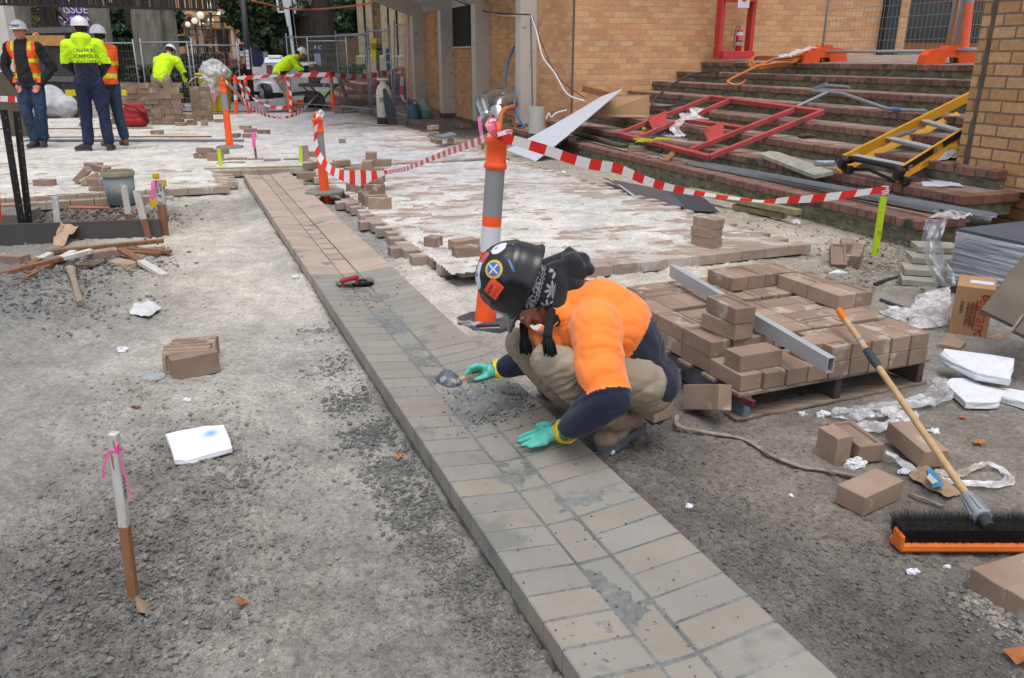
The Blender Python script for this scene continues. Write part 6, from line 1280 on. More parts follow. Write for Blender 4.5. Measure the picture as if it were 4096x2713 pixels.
a=r1a.lerp(r1b,.36);mb=MB();mb.bar(a,r1a.lerp(r1b,.58)+Vector((.05,0,-.05)),.006,.02);mb.bar(r1a.lerp(r1b,.40)+dn*.5,r1a.lerp(r1b,.60)+dn*.9,.006,.02);mb.build('brace',m_alu,ld)
# == WRAPPED SLABS, BOX, BOARDS ON THE RIGHT
sl=empty('slab_stack',G('f',900,1000,0),'stack of dark grey slabs shrink wrapped in clear plastic at the right edge','slab stack')
yb_=G('f',900,850,.06).y;zt=V('f',900,305,yb_).z;c0=G('f',900,300,zt);c1=G('f',1240,185,zt)+Vector((0,0,0));cN=G('f',1558,440,zt)
ex_=(cN-c0).normalized();ey_=Vector((-ex_.y,ex_.x,0));Ls,Ws=1.9,.95;Ms=Matrix((ex_,ey_,Z)).transposed()
c0=c0-ex_*.02;k_=0
m_dsl=mat('dark_grey_slab',C(92,96,104),col2=C(80,84,92),rough=.7,scale=6,bump=.2,bscale=120)
for(u0,u1)in((0,.62),(.625,1.25),(1.255,1.9)):
 for(w0,w1)in((0,.47),(.475,.95)):
  for lv in range(3):
   mb=MB();mb.box(c0+ex_*(u0+u1)/2+ey_*(w0+w1)/2+Vector((0,0,-.02-lv*.1)),(u1-u0,w1-w0,.038 if lv==0 else.095),Ms,.003)
   if lv==0 or(w0==0 or u0==0):mb.build('slab',m_dsl,sl)
mb=MB()
def wrapf(u,v):
 per=Ls+Ws;s_=u*per
 p=(c0-ex_*.02+ey_*(Ws-s_))if s_<Ws else(c0+ex_*(s_-Ws)-ey_*.012)
 z=-(zt-.07)+v*(zt-.085)-.04*(1-u)*(1-v);r_=noise.noise(Vector((u*2+v*.6,v*12-u*2,1)))*.022+noise.noise(Vector((u*3,v*44+u*9,4)))*.010
 n_=-ex_ if s_<Ws else-ey_;return p+n_*(.012+abs(r_))+Vector((0,0,z))
mb.grid(wrapf,60,46);mb.build('shrink_wrap',film(.62,'shrink_film',C(226,232,242),(.8,.8,22)),sl,True)
mb=MB();mb.box(c0+ex_*.9+ey_*.45+Vector((0,0,-(zt-.03))),(1.9,1.0,.06),Ms);mb.build('pallet_base',m_pal_d,sl)
YF2=c0.y
scrunch([V('f',560,200,YF2+.3),V('f',700,160,YF2+.25),V('f',860,190,YF2+.2),V('f',985,205,YF2+.15)],[.12,.3,.26,.05],'plastic film gathered over the corner of the wrapped slabs',amp=.035,sc=9)
mb=MB()
def drape(u,v):
 xs=[530,480,510,590,640];xe=[760,690,730,830,850];ys=[200,420,600,780,900]
 q=v*4;a=int(min(q,3));f=q-a;x_l=xs[a]*(1-f)+xs[a+1]*f;x_r=xe[a]*(1-f)+xe[a+1]*f;y_=ys[a]*(1-f)+ys[a+1]*f
 x_=x_l+(x_r-x_l)*u;return V('f',x_,y_,YF2-.08+.05*math.sin(u*9+v*3)+.06*noise.noise(Vector((u*4,v*7,2)))-.12*v-.10)
mb.grid(drape,22,34);tag(mb.build('plastic_film',film(.6,'crinkled_film',C(222,224,230)),None,False),'crinkled plastic sheet hanging down the left end of the wrapped slabs','plastic film')
def spread(pts4,label,amp=.04,n=26,sc=9,mm=None,seed=1):
 a,b_,c_,d_=pts4;mb=MB()
 def f(u,v):
  p=a.lerp(b_,u).lerp(d_.lerp(c_,u),v);q=noise.noise(Vector((p.x*sc,p.y*sc,seed)));q2=noise.noise(Vector((p.x*sc*3,p.y*sc*3,seed)));e=min(1,5*min(u,1-u,v,1-v)+.1)
  return p+Vector((q2*.02,q*.03,.006+(abs(q)+.5*abs(q2))*amp*e))
 mb.grid(f,n,n);return tag(mb.build('plastic_film',mm or m_film_w,None,False),label,'plastic film')
spread([G('f',330,1360,.0),G('f',770,1330,.0),G('f',790,900,.12),G('f',420,1000,.05)],'milky plastic sheet spread on the ground left of the cardboard box',.045,sc=6)
spread([G('f',50,1190,.0),G('f',300,1290,.0),G('f',420,1150,.02),G('f',150,1120,.0)],'thin end of the milky sheet reaching behind the pallet',.04)
m_tape_dirty=film(.75,'dirty_film',C(196,188,176))
scrunch([G('O',1190,560,.02),G('O',1150,660,.02),G('O',1000,720,.02),G('O',800,740,.02),G('O',560,775,.02),G('O',445,790,.02),G('O',470,830,.02),G('O',620,815,.02),G('O',740,800,.02)],[.10,.10,.09,.07,.06,.06,.05,.05,.03],'long twist of clear film lying in front of the pallet',mm=m_film,amp=.018,sc=18)
scrunch([G('O',720,800,.02),G('O',830,800,.02),G('O',900,840,.02),G('O',840,890,.01),G('O',700,890,.01),G('O',560,900,.01)],[.06,.12,.10,.08,.08,.05],'crumpled clear film beside the two dusty pavers',mm=m_film_w,amp=.03,sc=20)
scrunch([G('n',545,690,.04),G('n',700,800,.01),G('n',850,880,.01),G('n',1000,930,.01),G('n',1250,975,.01),G('n',1500,985,.01),G('n',1640,950,.01),G('n',1600,870,.01),G('n',1450,790,.02)],[.03,.04,.04,.05,.04,.045,.035,.03,.02],'loop of clear film under the broom handle',mm=m_film_w,amp=.010,sc=20)
scrunch([G('n',1450,790,.02),G('n',1300,850,.01),G('n',1150,900,.01),G('n',960,860,.01)],[.02,.03,.04,.05],'grey twisted strap crossing the loop of film',mm=m_tape_dirty,amp=.01,sc=20)
m_strap=mat('frayed_strap',C(168,156,140),col2=C(110,100,90),rough=.8,scale=30,stretch=(1,1,1),bump=.6,bscale=60)
for pts,w,lab in(([G('F',1565,960,.02),G('F',1570,985,.01),G('F',1640,1000,.01),G('F',1720,1015,.01),G('F',1780,1050,.01),G('F',1850,1078,.01),G('F',1900,1085,.01),G('F',1980,1100,.01)],.022,'frayed pale packing strap snaking left of the single paver'),([G('n',750,1060,.01),G('n',900,1110,.01),G('n',1055,1175,.01)],.014,'broken end of strap poking from behind the single paver')):
 mb=MB();mb.tube(catmull(pts,8),w/2,7,sq=.45);tag(mb.build('packing_strap',m_strap,None,True),lab,'strap')
tb=crumple(0,'torn_bag',mat('torn_kraft',C(178,150,122),col2=C(150,124,98),rough=.8,scale=8),'torn brown paper bag with a blue and white patch under the broom handle','paper bag',[G('n',740,925,.0),G('n',1090,1120,.0),G('n',1225,1075,.0),G('n',880,800,.01)],.012,9,12,.003,.010,20)
crumple(0,'blue_patch',mat('blue_print_patch',C(60,150,205),rough=.6),None,None,[G('n',960,1030,.028),G('n',1070,1010,.028),G('n',950,850,.03),G('n',915,860,.03)],.0,4,6,.006,.004,20,par=tb)
crumple(0,'white_patch',mat('white_print_patch',C(222,220,212),rough=.6),None,None,[G('n',905,940,.034),G('n',960,1005,.034),G('n',1010,985,.034),G('n',930,900,.034)],.0,4,6,.008,.003,20,par=tb)
# cardboard box
bx=empty('cardboard_box',G('f',1000,1430,0),'brown cardboard carton with red sideways lettering at the right','box');m_card=mat('carton_card',C(184,144,108),col2=C(168,128,94),rough=.8,scale=4,bump=.05)
n0,n1=G('f',762,1392,0),G('f',1160,1452,0);hx_=(n1-n0);Wb=hx_.length;hx_.normalize();hy_=Vector((-hx_.y,hx_.x,0));zt2=V('f',790,890,n0.y).z;Mx=Matrix((hx_,hy_,Z)).transposed();Db=.26
mb=MB();mb.box(n0+hx_*Wb/2+hy_*Db/2+Z*zt2/2,(Wb,Db,zt2),Mx,.003);mb.build('carton',m_card,bx)
mb=MB();e0=n1+hy_*.02;mb.add([e0,e0+hx_*.19+hy_*.02,e0+hx_*.25+hy_*.16,e0+hy_*.2,e0-Z*-.006,e0+hx_*.19+hy_*.02+Z*.006],[(0,1,2,3)]);mb.build('flap',m_card,bx)
mb=MB();mb.box(n0+hx_*Wb*.62+hy_*Db*.45+Z*(zt2+.0015),(.11,.07,.001),Mx);mb.build('address_label',m_lb,bx)
Mf=lambda fx,fz:frame(-Z,hx_,n0+hx_*Wb*fx-hy_*.0012+Z*zt2*fz)
m_lgr=mat('carton_red',C(205,60,48),rough=.7,bump=0);m_lgk=mat('carton_dark',C(60,54,50),rough=.7,bump=0)
text_mesh('legrand',.082,Mf(.80,.42),m_lgr,'lettering',bx);text_mesh('®',.02,Mf(.80,.12),m_lgk,'lettering',bx)
mb=MB()
for(a,b_,c_,d_)in((.72,.88,.775,.79),(.72,.88,.855,.87),(.72,.745,.79,.855),(.855,.88,.79,.83)):mb.box(n0+hx_*Wb*(a+b_)/2-hy_*.001+Z*zt2*(c_+d_)/2,(Wb*(b_-a),.001,zt2*(d_-c_)),Mx)
mb.build('emblem',m_lgk,bx)
for k_,tx in enumerate(('APPAREILLAGE ELECTRIQUE','ELECTRICAL MATERIAL','APARELLAJE ELECTRICO','ELEKTRO-MATERIAL','MATERIALE ELETTRICO')):text_mesh(tx,.0125,Mf(.60-k_*.055,.45),m_lgr if k_%2 else m_lgk,'fine_print',bx)
text_mesh('818HH',.022,Mf(.22,.57),m_lgk,'fine_print',bx)
# scaffold boards leaning into the frame
m_scf=mat('old_plywood',C(120,110,98),col2=C(88,80,72),rough=.85,scale=3,bump=.3,speck=C(176,174,168),speck_scale=6,speck_amt=-.03)
a,b_,c_=V('f',1112,1143,3.42),V('f',1455,1310,3.36),V('f',2060,505,3.75);d_=a+(c_-b_)
nn=(b_-a).cross(c_-a).normalized()*.02;mb=MB();mb.add([a,b_,c_,d_,a-nn,b_-nn,c_-nn,d_-nn],[(0,1,2,3),(7,6,5,4),(0,4,5,1),(1,5,6,2),(2,6,7,3),(3,7,4,0)]);tag(mb.build('plywood_board',m_scf),'dirty plywood board leaning at the right edge in front of the carton','board')
off_=(b_-a)*.9+Vector((0,-.03,-.02));mb=MB();mb.add([a+off_+(b_-a)*.05,b_+off_,c_+off_,d_+off_+(b_-a)*.05,a+off_-nn,b_+off_-nn,c_+off_-nn,d_+off_-nn],[(0,1,2,3),(7,6,5,4),(0,4,5,1),(1,5,6,2),(2,6,7,3),(3,7,4,0)]);tag(mb.build('plywood_board',m_scf),'second dirty board behind the leaning plywood at the right edge','board')
for k_,(x_,y_)in enumerate(((460,905),(440,860),(470,800),(480,745))):
 q=G('f',x_,y_+20,0);q.z=.022+k_*.045;mb=MB();mb.box(q+Vector((.12,.1,0)),(.36-.03*k_,.2,.04),Rz(-.35+.05*k_),.003);tag(mb.build('grey_offcut',m_gpl),['bottom','second','third','top'][k_]+' grey timber offcut beneath the hanging plastic','offcut','grey offcuts under the slab stack')
hose([G('f',0,880,.01),G('f',100,845,.01),G('f',220,815,.01),G('f',330,790,.02)],.013,m_hb,'black cable end between the lime stake and the slab stack','cable','cable')
hose([G('f',60,1045,.01),G('f',180,1090,.01),G('f',300,1130,.01)],.012,m_hb,'grey strap piece behind the pallet stack','strap','grey_strap')
# manhole cover on the left sand
mb=MB();q=G('i',320,1300,.012);mb.lathe([(.0,.0),(.045,.0),(.05,.006),(.048,.009),(.038,.009),(.036,.007),(.0,.007)][1:],24,c=q);tag(mb.build('metal_disc',mat('pale_disc',C(176,182,184),rough=.5),None,True,autos=40),'small pale metal lid on the dirt left of the leaning pavers','lid')
crumple(0,'white_rag',mat('white_rag',C(222,222,224),rough=.8),'white crumpled rag on the sand left of the gutter','rag',[G('F',297,728,.0),G('F',345,735,.0),G('F',375,712,.0),G('F',310,705,.0)],.02,3,9,.0,.03,16)
# fallen leaves
m_leaf=mat('dry_leaf',C(176,112,66),rough=.7,rand=.3,bump=0);m_leafy=mat('yellow_leaf',C(196,160,60),rough=.7,rand=.2,bump=0)
lf=MB();out=[(0,0),(.018,.012),(.03,.03),(.05,.022),(.045,.005),(.06,-.006),(.04,-.014),(.03,-.032),(.014,-.016)]
lf.add([Vector((x-.03,y,.004+.010*abs(math.sin(i_*1.9))))for i_,(x,y)in enumerate(out)]+[Vector((0,0,.002))],[(i_,(i_+1)%9,9)for i_ in range(9)])
for k_,(x,y,sc_,lab)in enumerate(((922,1065,.9,'fallen leaf on the gutter mortar shoulder'),(1775,595,1.2,'yellow leaf in front of the laid paving edge'),(1600,1014-20,.8,''),(2262,1027,1.0,'curled leaf right of the broom handle'),(2225,965,.7,'small dry leaf behind the broom handle'),(315,948,.9,'dry leaf above the foam sheet'),(1790,955,.6,'leaf near the pallet foot'),(2350,1530,1.5,'large pale leaf at the lower right corner'),(1370,545,1.0,'dry leaf below the white sheet'),(1165,1000,.01,''),(1985,625,1.0,'dry leaf by the foam scrap'),(1660,945-8,1.3,'dry leaf by the pallet corner'),(560,1405,.8,'brown leaf near the stake foot'),(1950,575,1.3,'orange leaf near the lime stake foot'),(2170,905,.7,'leaf under the pallet edge'))):
 if not lab:continue
 p=fF(x,y);o=lf.build('dry_leaf',m_leafy if 'yellow'in lab else m_leaf,None);o.location=(p.x,p.y,gz(p)+.006 if not(.68<toST(p)[1]<1.21 and toST(p)[0]<10)else.1);o.rotation_euler=(.1,.15,k_*1.7);o.scale=(sc_*.8,)*3;tag(o,lab,'leaf')
leaves=[]
for(r,x,y,rad,n_)in(('K',1500,620,.5,120),('K',900,500,.35,60),('L',1500,1400,.28,70),('K',2000,720,.3,50),('H',1650,760,.15,10)):
 q=G(r,x,y,zs[0]if r=='K'else 0)
 for _ in range(n_):leaves.append((rng.normal(q.x,rad),rng.normal(q.y,rad*1.2),q.z+.01+rng.random()*.02,.008+.012*rng.random(),np.array(C(*((120,84,56)if rng.random()<.5 else(88,70,54)),1))))
lumps('leaf_litter',[l for l in leaves if not(l[2]>.1 and not(V8+.05<toUV(l)[1]<V8+DV+.02 and 4.7<toUV(l)[0]<13))],m,sq=.3)
# == PEOPLE
from mathutils.bvhtree import BVHTree
def capsule(mb,p0,p1,r0,r1,n=14,sq=1.0):
 p0,p1=Vector(p0),Vector(p1);d=(p1-p0);L=max(d.length,1e-4);d=d/L if L>2e-4 else Z;pts=[];rr=[]
 for a in(80,60,35):pts.append(p0-d*r0*math.sin(math.radians(a)));rr.append(r0*math.cos(math.radians(a)))
 for f in(0,.5,1):pts.append(p0.lerp(p1,f));rr.append(r0+(r1-r0)*f)
 for a in(35,60,80):pts.append(p1+d*r1*math.sin(math.radians(a)));rr.append(r1*math.cos(math.radians(a)))
 mb.tube(pts,rr,n,sq=sq)
def blob(name,prims,voxel,mats,parent,smooth=6,disp=None,mi=None,keep=None,fac=.5):
 """one continuous surface grown from overlapping tapered limbs"""
 mb=MB()
 for q in prims:
  if q[0]=='c':capsule(mb,*q[1:5])
  elif q[0]=='e':mb.sphere(q[1],q[2],q[3]if len(q)>3 else None,nu=20,nv=12)
  elif q[0]=='p':
   for(a,ra),(b_,rb)in zip(q[1][:-1],q[1][1:]):capsule(mb,a,b_,ra,rb)
 o=mb.build(name,mats[0]if isinstance(mats,(list,tuple))else mats,None)
 md=o.modifiers.new('r','REMESH');md.mode='VOXEL';md.voxel_size=voxel
 ms=o.modifiers.new('s','SMOOTH');ms.iterations=smooth;ms.factor=fac
 me=bpy.data.meshes.new_from_object(o.evaluated_get(bpy.context.evaluated_depsgraph_get()));old=o.data;o.modifiers.clear();o.data=me;bpy.data.meshes.remove(old);me.name=name
 if disp:
  ns=[v.normal.copy()for v in me.vertices]
  for v,n_ in zip(me.vertices,ns):v.co+=n_*disp(v.co)
 if keep:
  bm=bmesh.new();bm.from_mesh(me);bmesh.ops.delete(bm,geom=[v for v in bm.verts if not keep(v.co)],context='VERTS');bm.to_mesh(me);bm.free()
 me.polygons.foreach_set('use_smooth',[True]*len(me.polygons))
 if isinstance(mats,(list,tuple)):
  me.materials.clear();[me.materials.append(q)for q in mats]
  if mi:me.polygons.foreach_set('material_index',[mi(p.center,p.normal)for p in me.polygons])
 me.update()
 if parent is not None:o.parent=parent;o.matrix_parent_inverse=parent_mat(parent).inverted()
 return o
def nzv(p,s,k=0):return noise.noise(Vector((p[0]*s,p[1]*s,p[2]*s+k)))
def folds(amp,s,st=(1,1,1),k=0):
 def f(p):
  q=Vector((p.x*st[0],p.y*st[1],p.z*st[2]));a=1-abs(nzv(q,s,k))*2.2;return(max(-.3,a)*.7+nzv(q,s*2.1,k+5)*.5)*amp
 return f
def on_surf(src,M,obj_mesh,off=.0015,dirv=None):
 """press a flat mesh (text or sticker) on a surface, along -z of its frame"""
 bm=bmesh.new();bm.from_mesh(obj_mesh.data);bv=BVHTree.FromBMesh(bm);d=-(M.to_3x3()@Z)if dirv is None else Vector(dirv)
 for v in src.data.vertices:
  h=bv.ray_cast(v.co-d*.4,d)
  if h[0]is not None:v.co=h[0]-d*off
 bm.free()
def decal_text(txt,size,M,mm,nm,surf,parent,off=.0015):
 o=text_mesh(txt,size,M,mm,nm,None,0);bm=bmesh.new();bm.from_mesh(o.data);bmesh.ops.subdivide_edges(bm,edges=[e for e in bm.edges if e.calc_length()>size*.3],cuts=1);bm.to_mesh(o.data);bm.free()
 on_surf(o,M,surf,off);o.parent=parent;o.matrix_parent_inverse=parent_mat(parent).inverted();return o
def decal_shape(poly,M,mm,nm,surf,parent,off=.0012,n=6):
 mb=MB();c=Vector((sum(p[0]for p in poly)/len(poly),sum(p[1]for p in poly)/len(poly),0));Q_=[Vector((*p,0))for p in poly];P_=[]
 for a_,b_ in zip(Q_,Q_[1:]+Q_[:1]):
  m_=max(1,int((b_-a_).length/.004))if(b_-a_).length>.006 else 1;P_+=[a_.lerp(b_,i/m_)for i in range(m_)]
 k=len(P_)
 rings=[[c.lerp(p,r/n)for p in P_]for r in range(1,n+1)];vs=[c]+[p for r in rings for p in r]
 fs=[(0,1+i,1+(i+1)%k)for i in range(k)]+[(1+(r-1)*k+i,1+r*k+i,1+r*k+(i+1)%k,1+(r-1)*k+(i+1)%k)for r in range(1,n)for i in range(k)]
 mb.add([M@v for v in vs],fs);o=mb.build(nm,mm,None,True);on_surf(o,M,surf,off);o.parent=parent;o.matrix_parent_inverse=parent_mat(parent).inverted();return o
def circ(r,n=24,sx=1):return[(r*sx*math.cos(2*PI*i/n),r*math.sin(2*PI*i/n))for i in range(n)]
m_skin=mat('skin',C(214,148,126),col2=C(190,118,98),rough=.55,scale=9,bump=.12,bscale=120,bdist=.001,spec=.4)
m_fo=mat('orange_fleece',C(255,140,58,1.0),col2=C(255,126,44,1.0),rough=.95,scale=5,bump=.25,bscale=260,bdist=.002,sheen=.3)
m_navy=mat('navy_fleece',C(34,40,62),rough=.95,contrast=.2,scale=8,bump=.25,bscale=260,bdist=.002,sheen=.15)
m_khaki=mat('khaki_cotton',C(168,156,138),col2=C(148,135,116),rough=.9,scale=6,bump=.3,bscale=140,bdist=.002)
m_teal=mat('teal_rubber_glove',C(104,208,190),col2=C(78,186,168),rough=.5,scale=18,bump=.25,bscale=90,bdist=.002,speck=C(96,104,100),speck_scale=22,speck_amt=-.02)
m_gdirt=mat('glove_grime',C(92,104,100),rough=.9,contrast=.4,scale=40,bump=.6,bscale=150)
m_cuff=mat('yellow_cuff',C(234,208,54),rough=.55,contrast=.12,scale=14,bump=.1)
m_hood=mat('black_fleece',C(38,40,46),rough=.95,contrast=.25,scale=8,bump=.2,bscale=200,sheen=.2)
m_shell=mat('black_helmet',C(26,28,32),rough=.24,contrast=.3,scale=6,bump=.04,spec=.6,speck=C(92,98,108),speck_scale=26,speck_amt=-.045)
m_boot=mat('dusty_tan_boot',C(158,136,118),col2=C(120,98,82),rough=.85,scale=10,bump=.35,bscale=60,speck=C(150,150,146),speck_scale=12,speck_amt=.02)
m_sole=mat('dark_boot_sole',C(104,108,112),rough=.9,contrast=.4,scale=20,bump=.5)
mP=lambda x,y,Y:V('M',x,y,Y)
W=empty('person',mP(1100,1300,2.62),'person crouching at the gutter in an orange fleece, black helmet and teal gloves','person')
hipC,hipL,hipR=mP(1375,955,2.70),mP(1350,990,2.60),mP(1320,960,2.80)
kneeL,kneeR=mP(775,855,2.50),mP(598,742,2.86);ankL,ankR=mP(1175,1225,2.60),mP(905,1105,2.90)
neck,up_b,mid_b=mP(905,455,2.72),mP(1110,545,2.70),mP(1255,735,2.70)
shL,shR,elL,wrL=mP(1075,660,2.56),mP(990,560,2.88),mP(1150,1085,2.40),mP(905,1275,2.44)
elR,wrR=mP(690,830,2.98),mP(500,893,3.02)
def segl(a,b_):return round((a-b_).length,3)
# head frame
Fh=Vector((-.36,-.02,-.93)).normalized();Uh=Vector((-.93,-.10,.36));Uh=(Uh-Fh*Uh.dot(Fh)).normalized();Lh=Uh.cross(Fh)
HM=Matrix((Fh,Lh,Uh)).transposed();hc=mP(652,438,2.72)
def hp(f,l,u):return hc+Fh*f+Lh*l+Uh*u
def Hh(f,l,u):return Matrix.Translation(hp(f,l,u))@HM.to_4x4()
body=[('e',hc,(.088,.068,.098),HM),('e',hp(.03,0,-.055),(.055,.05,.05),HM),('e',hp(.052,0,-.085),(.032,.03,.024),HM),('p',[(hp(.078,0,.015),.012),(hp(.096,0,-.012),.010),(hp(.108,0,-.032),.0145),(hp(.092,0,-.04),.013)]),('e',hp(.096,.012,-.036),.0095),('e',hp(.096,-.012,-.036),.0095),('e',hp(.083,0,-.062),(.010,.022,.006),HM),('e',hp(.081,0,-.073),(.011,.02,.007),HM),('e',hp(.078,.032,-.02),(.014,.018,.012),HM),('e',hp(.078,-.032,-.02),(.014,.018,.012),HM),('e',hp(.074,0,.022),(.022,.055,.010),HM),('e',hp(-.005,.07,-.01),(.014,.008,.026),HM),('e',hp(-.005,-.07,-.01),(.014,.008,.026),HM),('c',hp(-.03,0,-.06),neck,.052,.048),('p',[(neck,.048),(up_b,.075),(mid_b,.085),(hipC,.08)]),('p',[(shL,.04),(elL,.034),(wrL,.025)]),('p',[(shR,.035),(elR,.034),(wrR,.025)]),('c',up_b,shL,.05,.04),('c',up_b,shR,.05,.035),('p',[(hipL,.07),(kneeL,.045),(ankL,.034)]),('p',[(hipR,.07),(kneeR,.045),(ankR,.034)])]
blob('body',body,.0042,m_skin,W,3)
for s_ in(1,-1):
 mb=MB();mb.sphere(hp(.078,.031*s_,.0),.0100);mb.build('eye',mat('eye_white',C(226,220,214),rough=.2,bump=0),W,True)
 mb=MB();mb.tube([hp(.082,.05*s_,.012),hp(.094,.032*s_,.017),hp(.09,.012*s_,.012)],.004,6);mb.build('eyebrow',mat('ginger_hair',C(150,92,58),rough=.8),W,True)
bd=[('e',hp(.055,.0,-.092),(.034,.04,.026),HM),('p',[(hp(.02,.062,-.05),.016),(hp(.04,.055,-.075),.018),(hp(.06,.03,-.092),.018)]),('p',[(hp(.02,-.062,-.05),.016),(hp(.04,-.055,-.075),.018),(hp(.06,-.03,-.092),.018)]),('p',[(hp(.085,.024,-.055),.009),(hp(.093,0,-.051),.009),(hp(.085,-.024,-.055),.009)])]
blob('beard',bd,.0035,mat('ginger_beard',C(164,106,70),col2=C(112,70,46),rough=.9,scale=60,stretch=(1,1,1),bump=.8,bscale=260),W,2,lambda p:nzv(p,160)*.003)
# knitted cap with star pattern
def knit(m,N,Lk,b,out):
 tc=N.new('ShaderNodeTexCoord');mp=N.new('ShaderNodeVectorMath');mp.operation='SUBTRACT';mp.inputs[1].default_value=hc;Lk.new(tc.outputs['Object'],mp.inputs[0])
 def dot(v):
  d=N.new('ShaderNodeVectorMath');d.operation='DOT_PRODUCT';d.inputs[1].default_value=v;Lk.new(mp.outputs[0],d.inputs[0]);return d.outputs['Value']
 def mt_(op,a,b_=None,c=None):
  q=N.new('ShaderNodeMath');q.operation=op
  for i_,s in enumerate((a,b_,c)):
   if s is None:continue
   if isinstance(s,(int,float)):q.inputs[i_].default_value=s
   else:Lk.new(s,q.inputs[i_])
  return q.outputs[0]
 f,u=dot(Fh),dot(Uh)
 P_=.062;fx=mt_('SUBTRACT',mt_('MODULO',mt_('ADD',f,5*P_+.030),P_),P_/2);u=mt_('SUBTRACT',mt_('MODULO',mt_('ADD',u,.4005),.075),.0255);uu=mt_('SUBTRACT',u,.019)
 fx=mt_('MULTIPLY',mt_('ROUND',mt_('MULTIPLY',fx,460)),1/460);uu=mt_('MULTIPLY',mt_('ROUND',mt_('MULTIPLY',uu,460)),1/460)
 r=mt_('SQRT',mt_('ADD',mt_('MULTIPLY',fx,fx),mt_('MULTIPLY',uu,uu)));an=mt_('ARCTAN2',uu,fx)
 st=mt_('LESS_THAN',r,mt_('MULTIPLY',mt_('ADD',mt_('ABSOLUTE',mt_('SINE',mt_('MULTIPLY',an,4))),.12),.028))
 zz_=mt_('ABSOLUTE',mt_('SUBTRACT',mt_('MODULO',mt_('ADD',f,.5),.014),.007));band=mt_('LESS_THAN',mt_('ABSOLUTE',mt_('SUBTRACT',mt_('ADD',u,.006),zz_)),.0022);band2=mt_('LESS_THAN',mt_('ABSOLUTE',mt_('SUBTRACT',mt_('ADD',u,.015),zz_)),.0016)
 msk=mt_('MAXIMUM',mt_('MAXIMUM',st,band),band2)
 mx=N.new('ShaderNodeMix');mx.data_type='RGBA';Lk.new(msk,mx.inputs[0]);Lk.new(out,mx.inputs['A']);mx.inputs['B'].default_value=(*C(150,156,160),1);Lk.new(mx.outputs['Result'],b.inputs['Base Color'])
m_knit=mat('patterned_knit',C(30,32,36),rough=.95,bump=.7,bscale=420,bdist=.002,extra=knit);Dh=(Fh*.82-Uh*.57).normalized()
blob('knitted_cap',[('e',hp(-.012,0,-.006),(.108,.092,.108),HM),('c',hp(-.06,.0,-.03),mP(860,420,2.74),.062,.06),('p',[(hp(-.02,.07,-.01),.03),(hp(-.012,.068,-.055),.024)]),('p',[(hp(-.02,-.07,-.01),.03),(hp(-.012,-.068,-.055),.024)]),('e',hp(-.065,0,-.035),(.05,.07,.05),HM)],.0045,m_knit,W,3,lambda p:nzv(p,45)*.002,keep=lambda p:(p-hc).dot(Dh)<.026)
m_yarn=mat('black_yarn',C(28,29,32),rough=.95,bump=.8,bscale=200)
for(a,b_,c_,n_)in((hp(-.0,.085,-.075),mP(768,692,2.43),mP(790,812,2.41),3),(mP(618,620,2.72),mP(623,700,2.70),mP(635,800,2.69),3)):
 br=empty('x',a,None,None);mb=MB()
 for k_ in range(3):mb.tube([a.lerp(b_,t)+Vector((math.cos(t*26+k_*2.09),math.sin(t*26+k_*2.09)*.7,0))*.0075 for t in np.linspace(0,1,26)],.0085,7)
 bo=mb.build('braid',m_yarn,W,True);bpy.data.objects.remove(br)
 mb=MB();mb.sphere(b_,(.017,.016,.014))
 for k_ in range(90):
  a_=random.random()*6.283;r_=random.random()**.5;e_=Vector((math.cos(a_)*r_,math.sin(a_)*r_,0));q=c_+e_*.024+Z*random.uniform(-.006,.008);mb.tube([b_+e_*.010,b_.lerp(q,.5)+e_*.010,q],[.0028,.0026,.0016],4)
 mb.build('tassel',m_yarn,bo,True)
hr_=hp(-.040,0,.055)
def shell(scale=.98,cut=-.0):
 mb=MB();nu,nv=56,26;vs=[]
 for j in range(nv+1):
  th=(PI/2+.30)*j/nv
  for i_ in range(nu):
   a=2*PI*i_/nu;cf,sf=math.cos(a),math.sin(a);fx=.140 if cf>0 else.138;w=.116
   r_=math.sin(min(th,PI/2))*(1+.035*max(0,(th-PI/2))/.3)
   x_=fx*cf*r_;y_=w*sf*r_;z_=.158*math.cos(th)if th<PI/2 else-(th-PI/2)*.085
   ridge=.0045*math.exp(-((abs(y_)-.030)/.006)**2)*(1 if th<1.25 else 0)+.004*math.exp(-((th-1.20)/.06)**2)
   if th>=PI/2:z_-=.012*max(0,-cf)**2
   n_=Vector((x_/.14,y_/.116,max(z_,0)/.158));n_=n_.normalized()if n_.length>0 else Z
   vs.append(hr_+HM@((Vector((x_,y_,z_))+n_*ridge)*scale))
 mb.add(vs,[(j*nu+i_,(j+1)*nu+i_,(j+1)*nu+(i_+1)%nu,j*nu+(i_+1)%nu)for j in range(nv)for i_ in range(nu)]);return mb
hmb=shell();hm=hmb.build('helmet_shell',m_shell,W,True)
mb=shell(.945);mb.f=[f[::-1]for f in mb.f];mb.build('helmet_lining',m_dark,hm,True)
mb=MB();nb=22;vs=[]
for i_ in range(nb+1):
 a=-1.05+2.1*i_/nb;e=math.cos(a/1.05*PI/2)
 for(k_,dz)in((0,0),(.35,-.002),(.75,-.009),(1,-.016)):
  vs.append(hr_+HM@Vector((.138*math.cos(a)*1.0+(.058*e)*k_,.117*math.sin(a)+.010*math.sin(a)*k_*e,-.022+dz*e*1.1)))
mb.add(vs,[(4*i_+k_,4*i_+4+k_,4*i_+5+k_,4*i_+1+k_)for i_ in range(nb)for k_ in range(3)]);bb2=mb.build('brim',m_shell,hm,True);sm=bb2.modifiers.new('t','SOLIDIFY');sm.thickness=.004
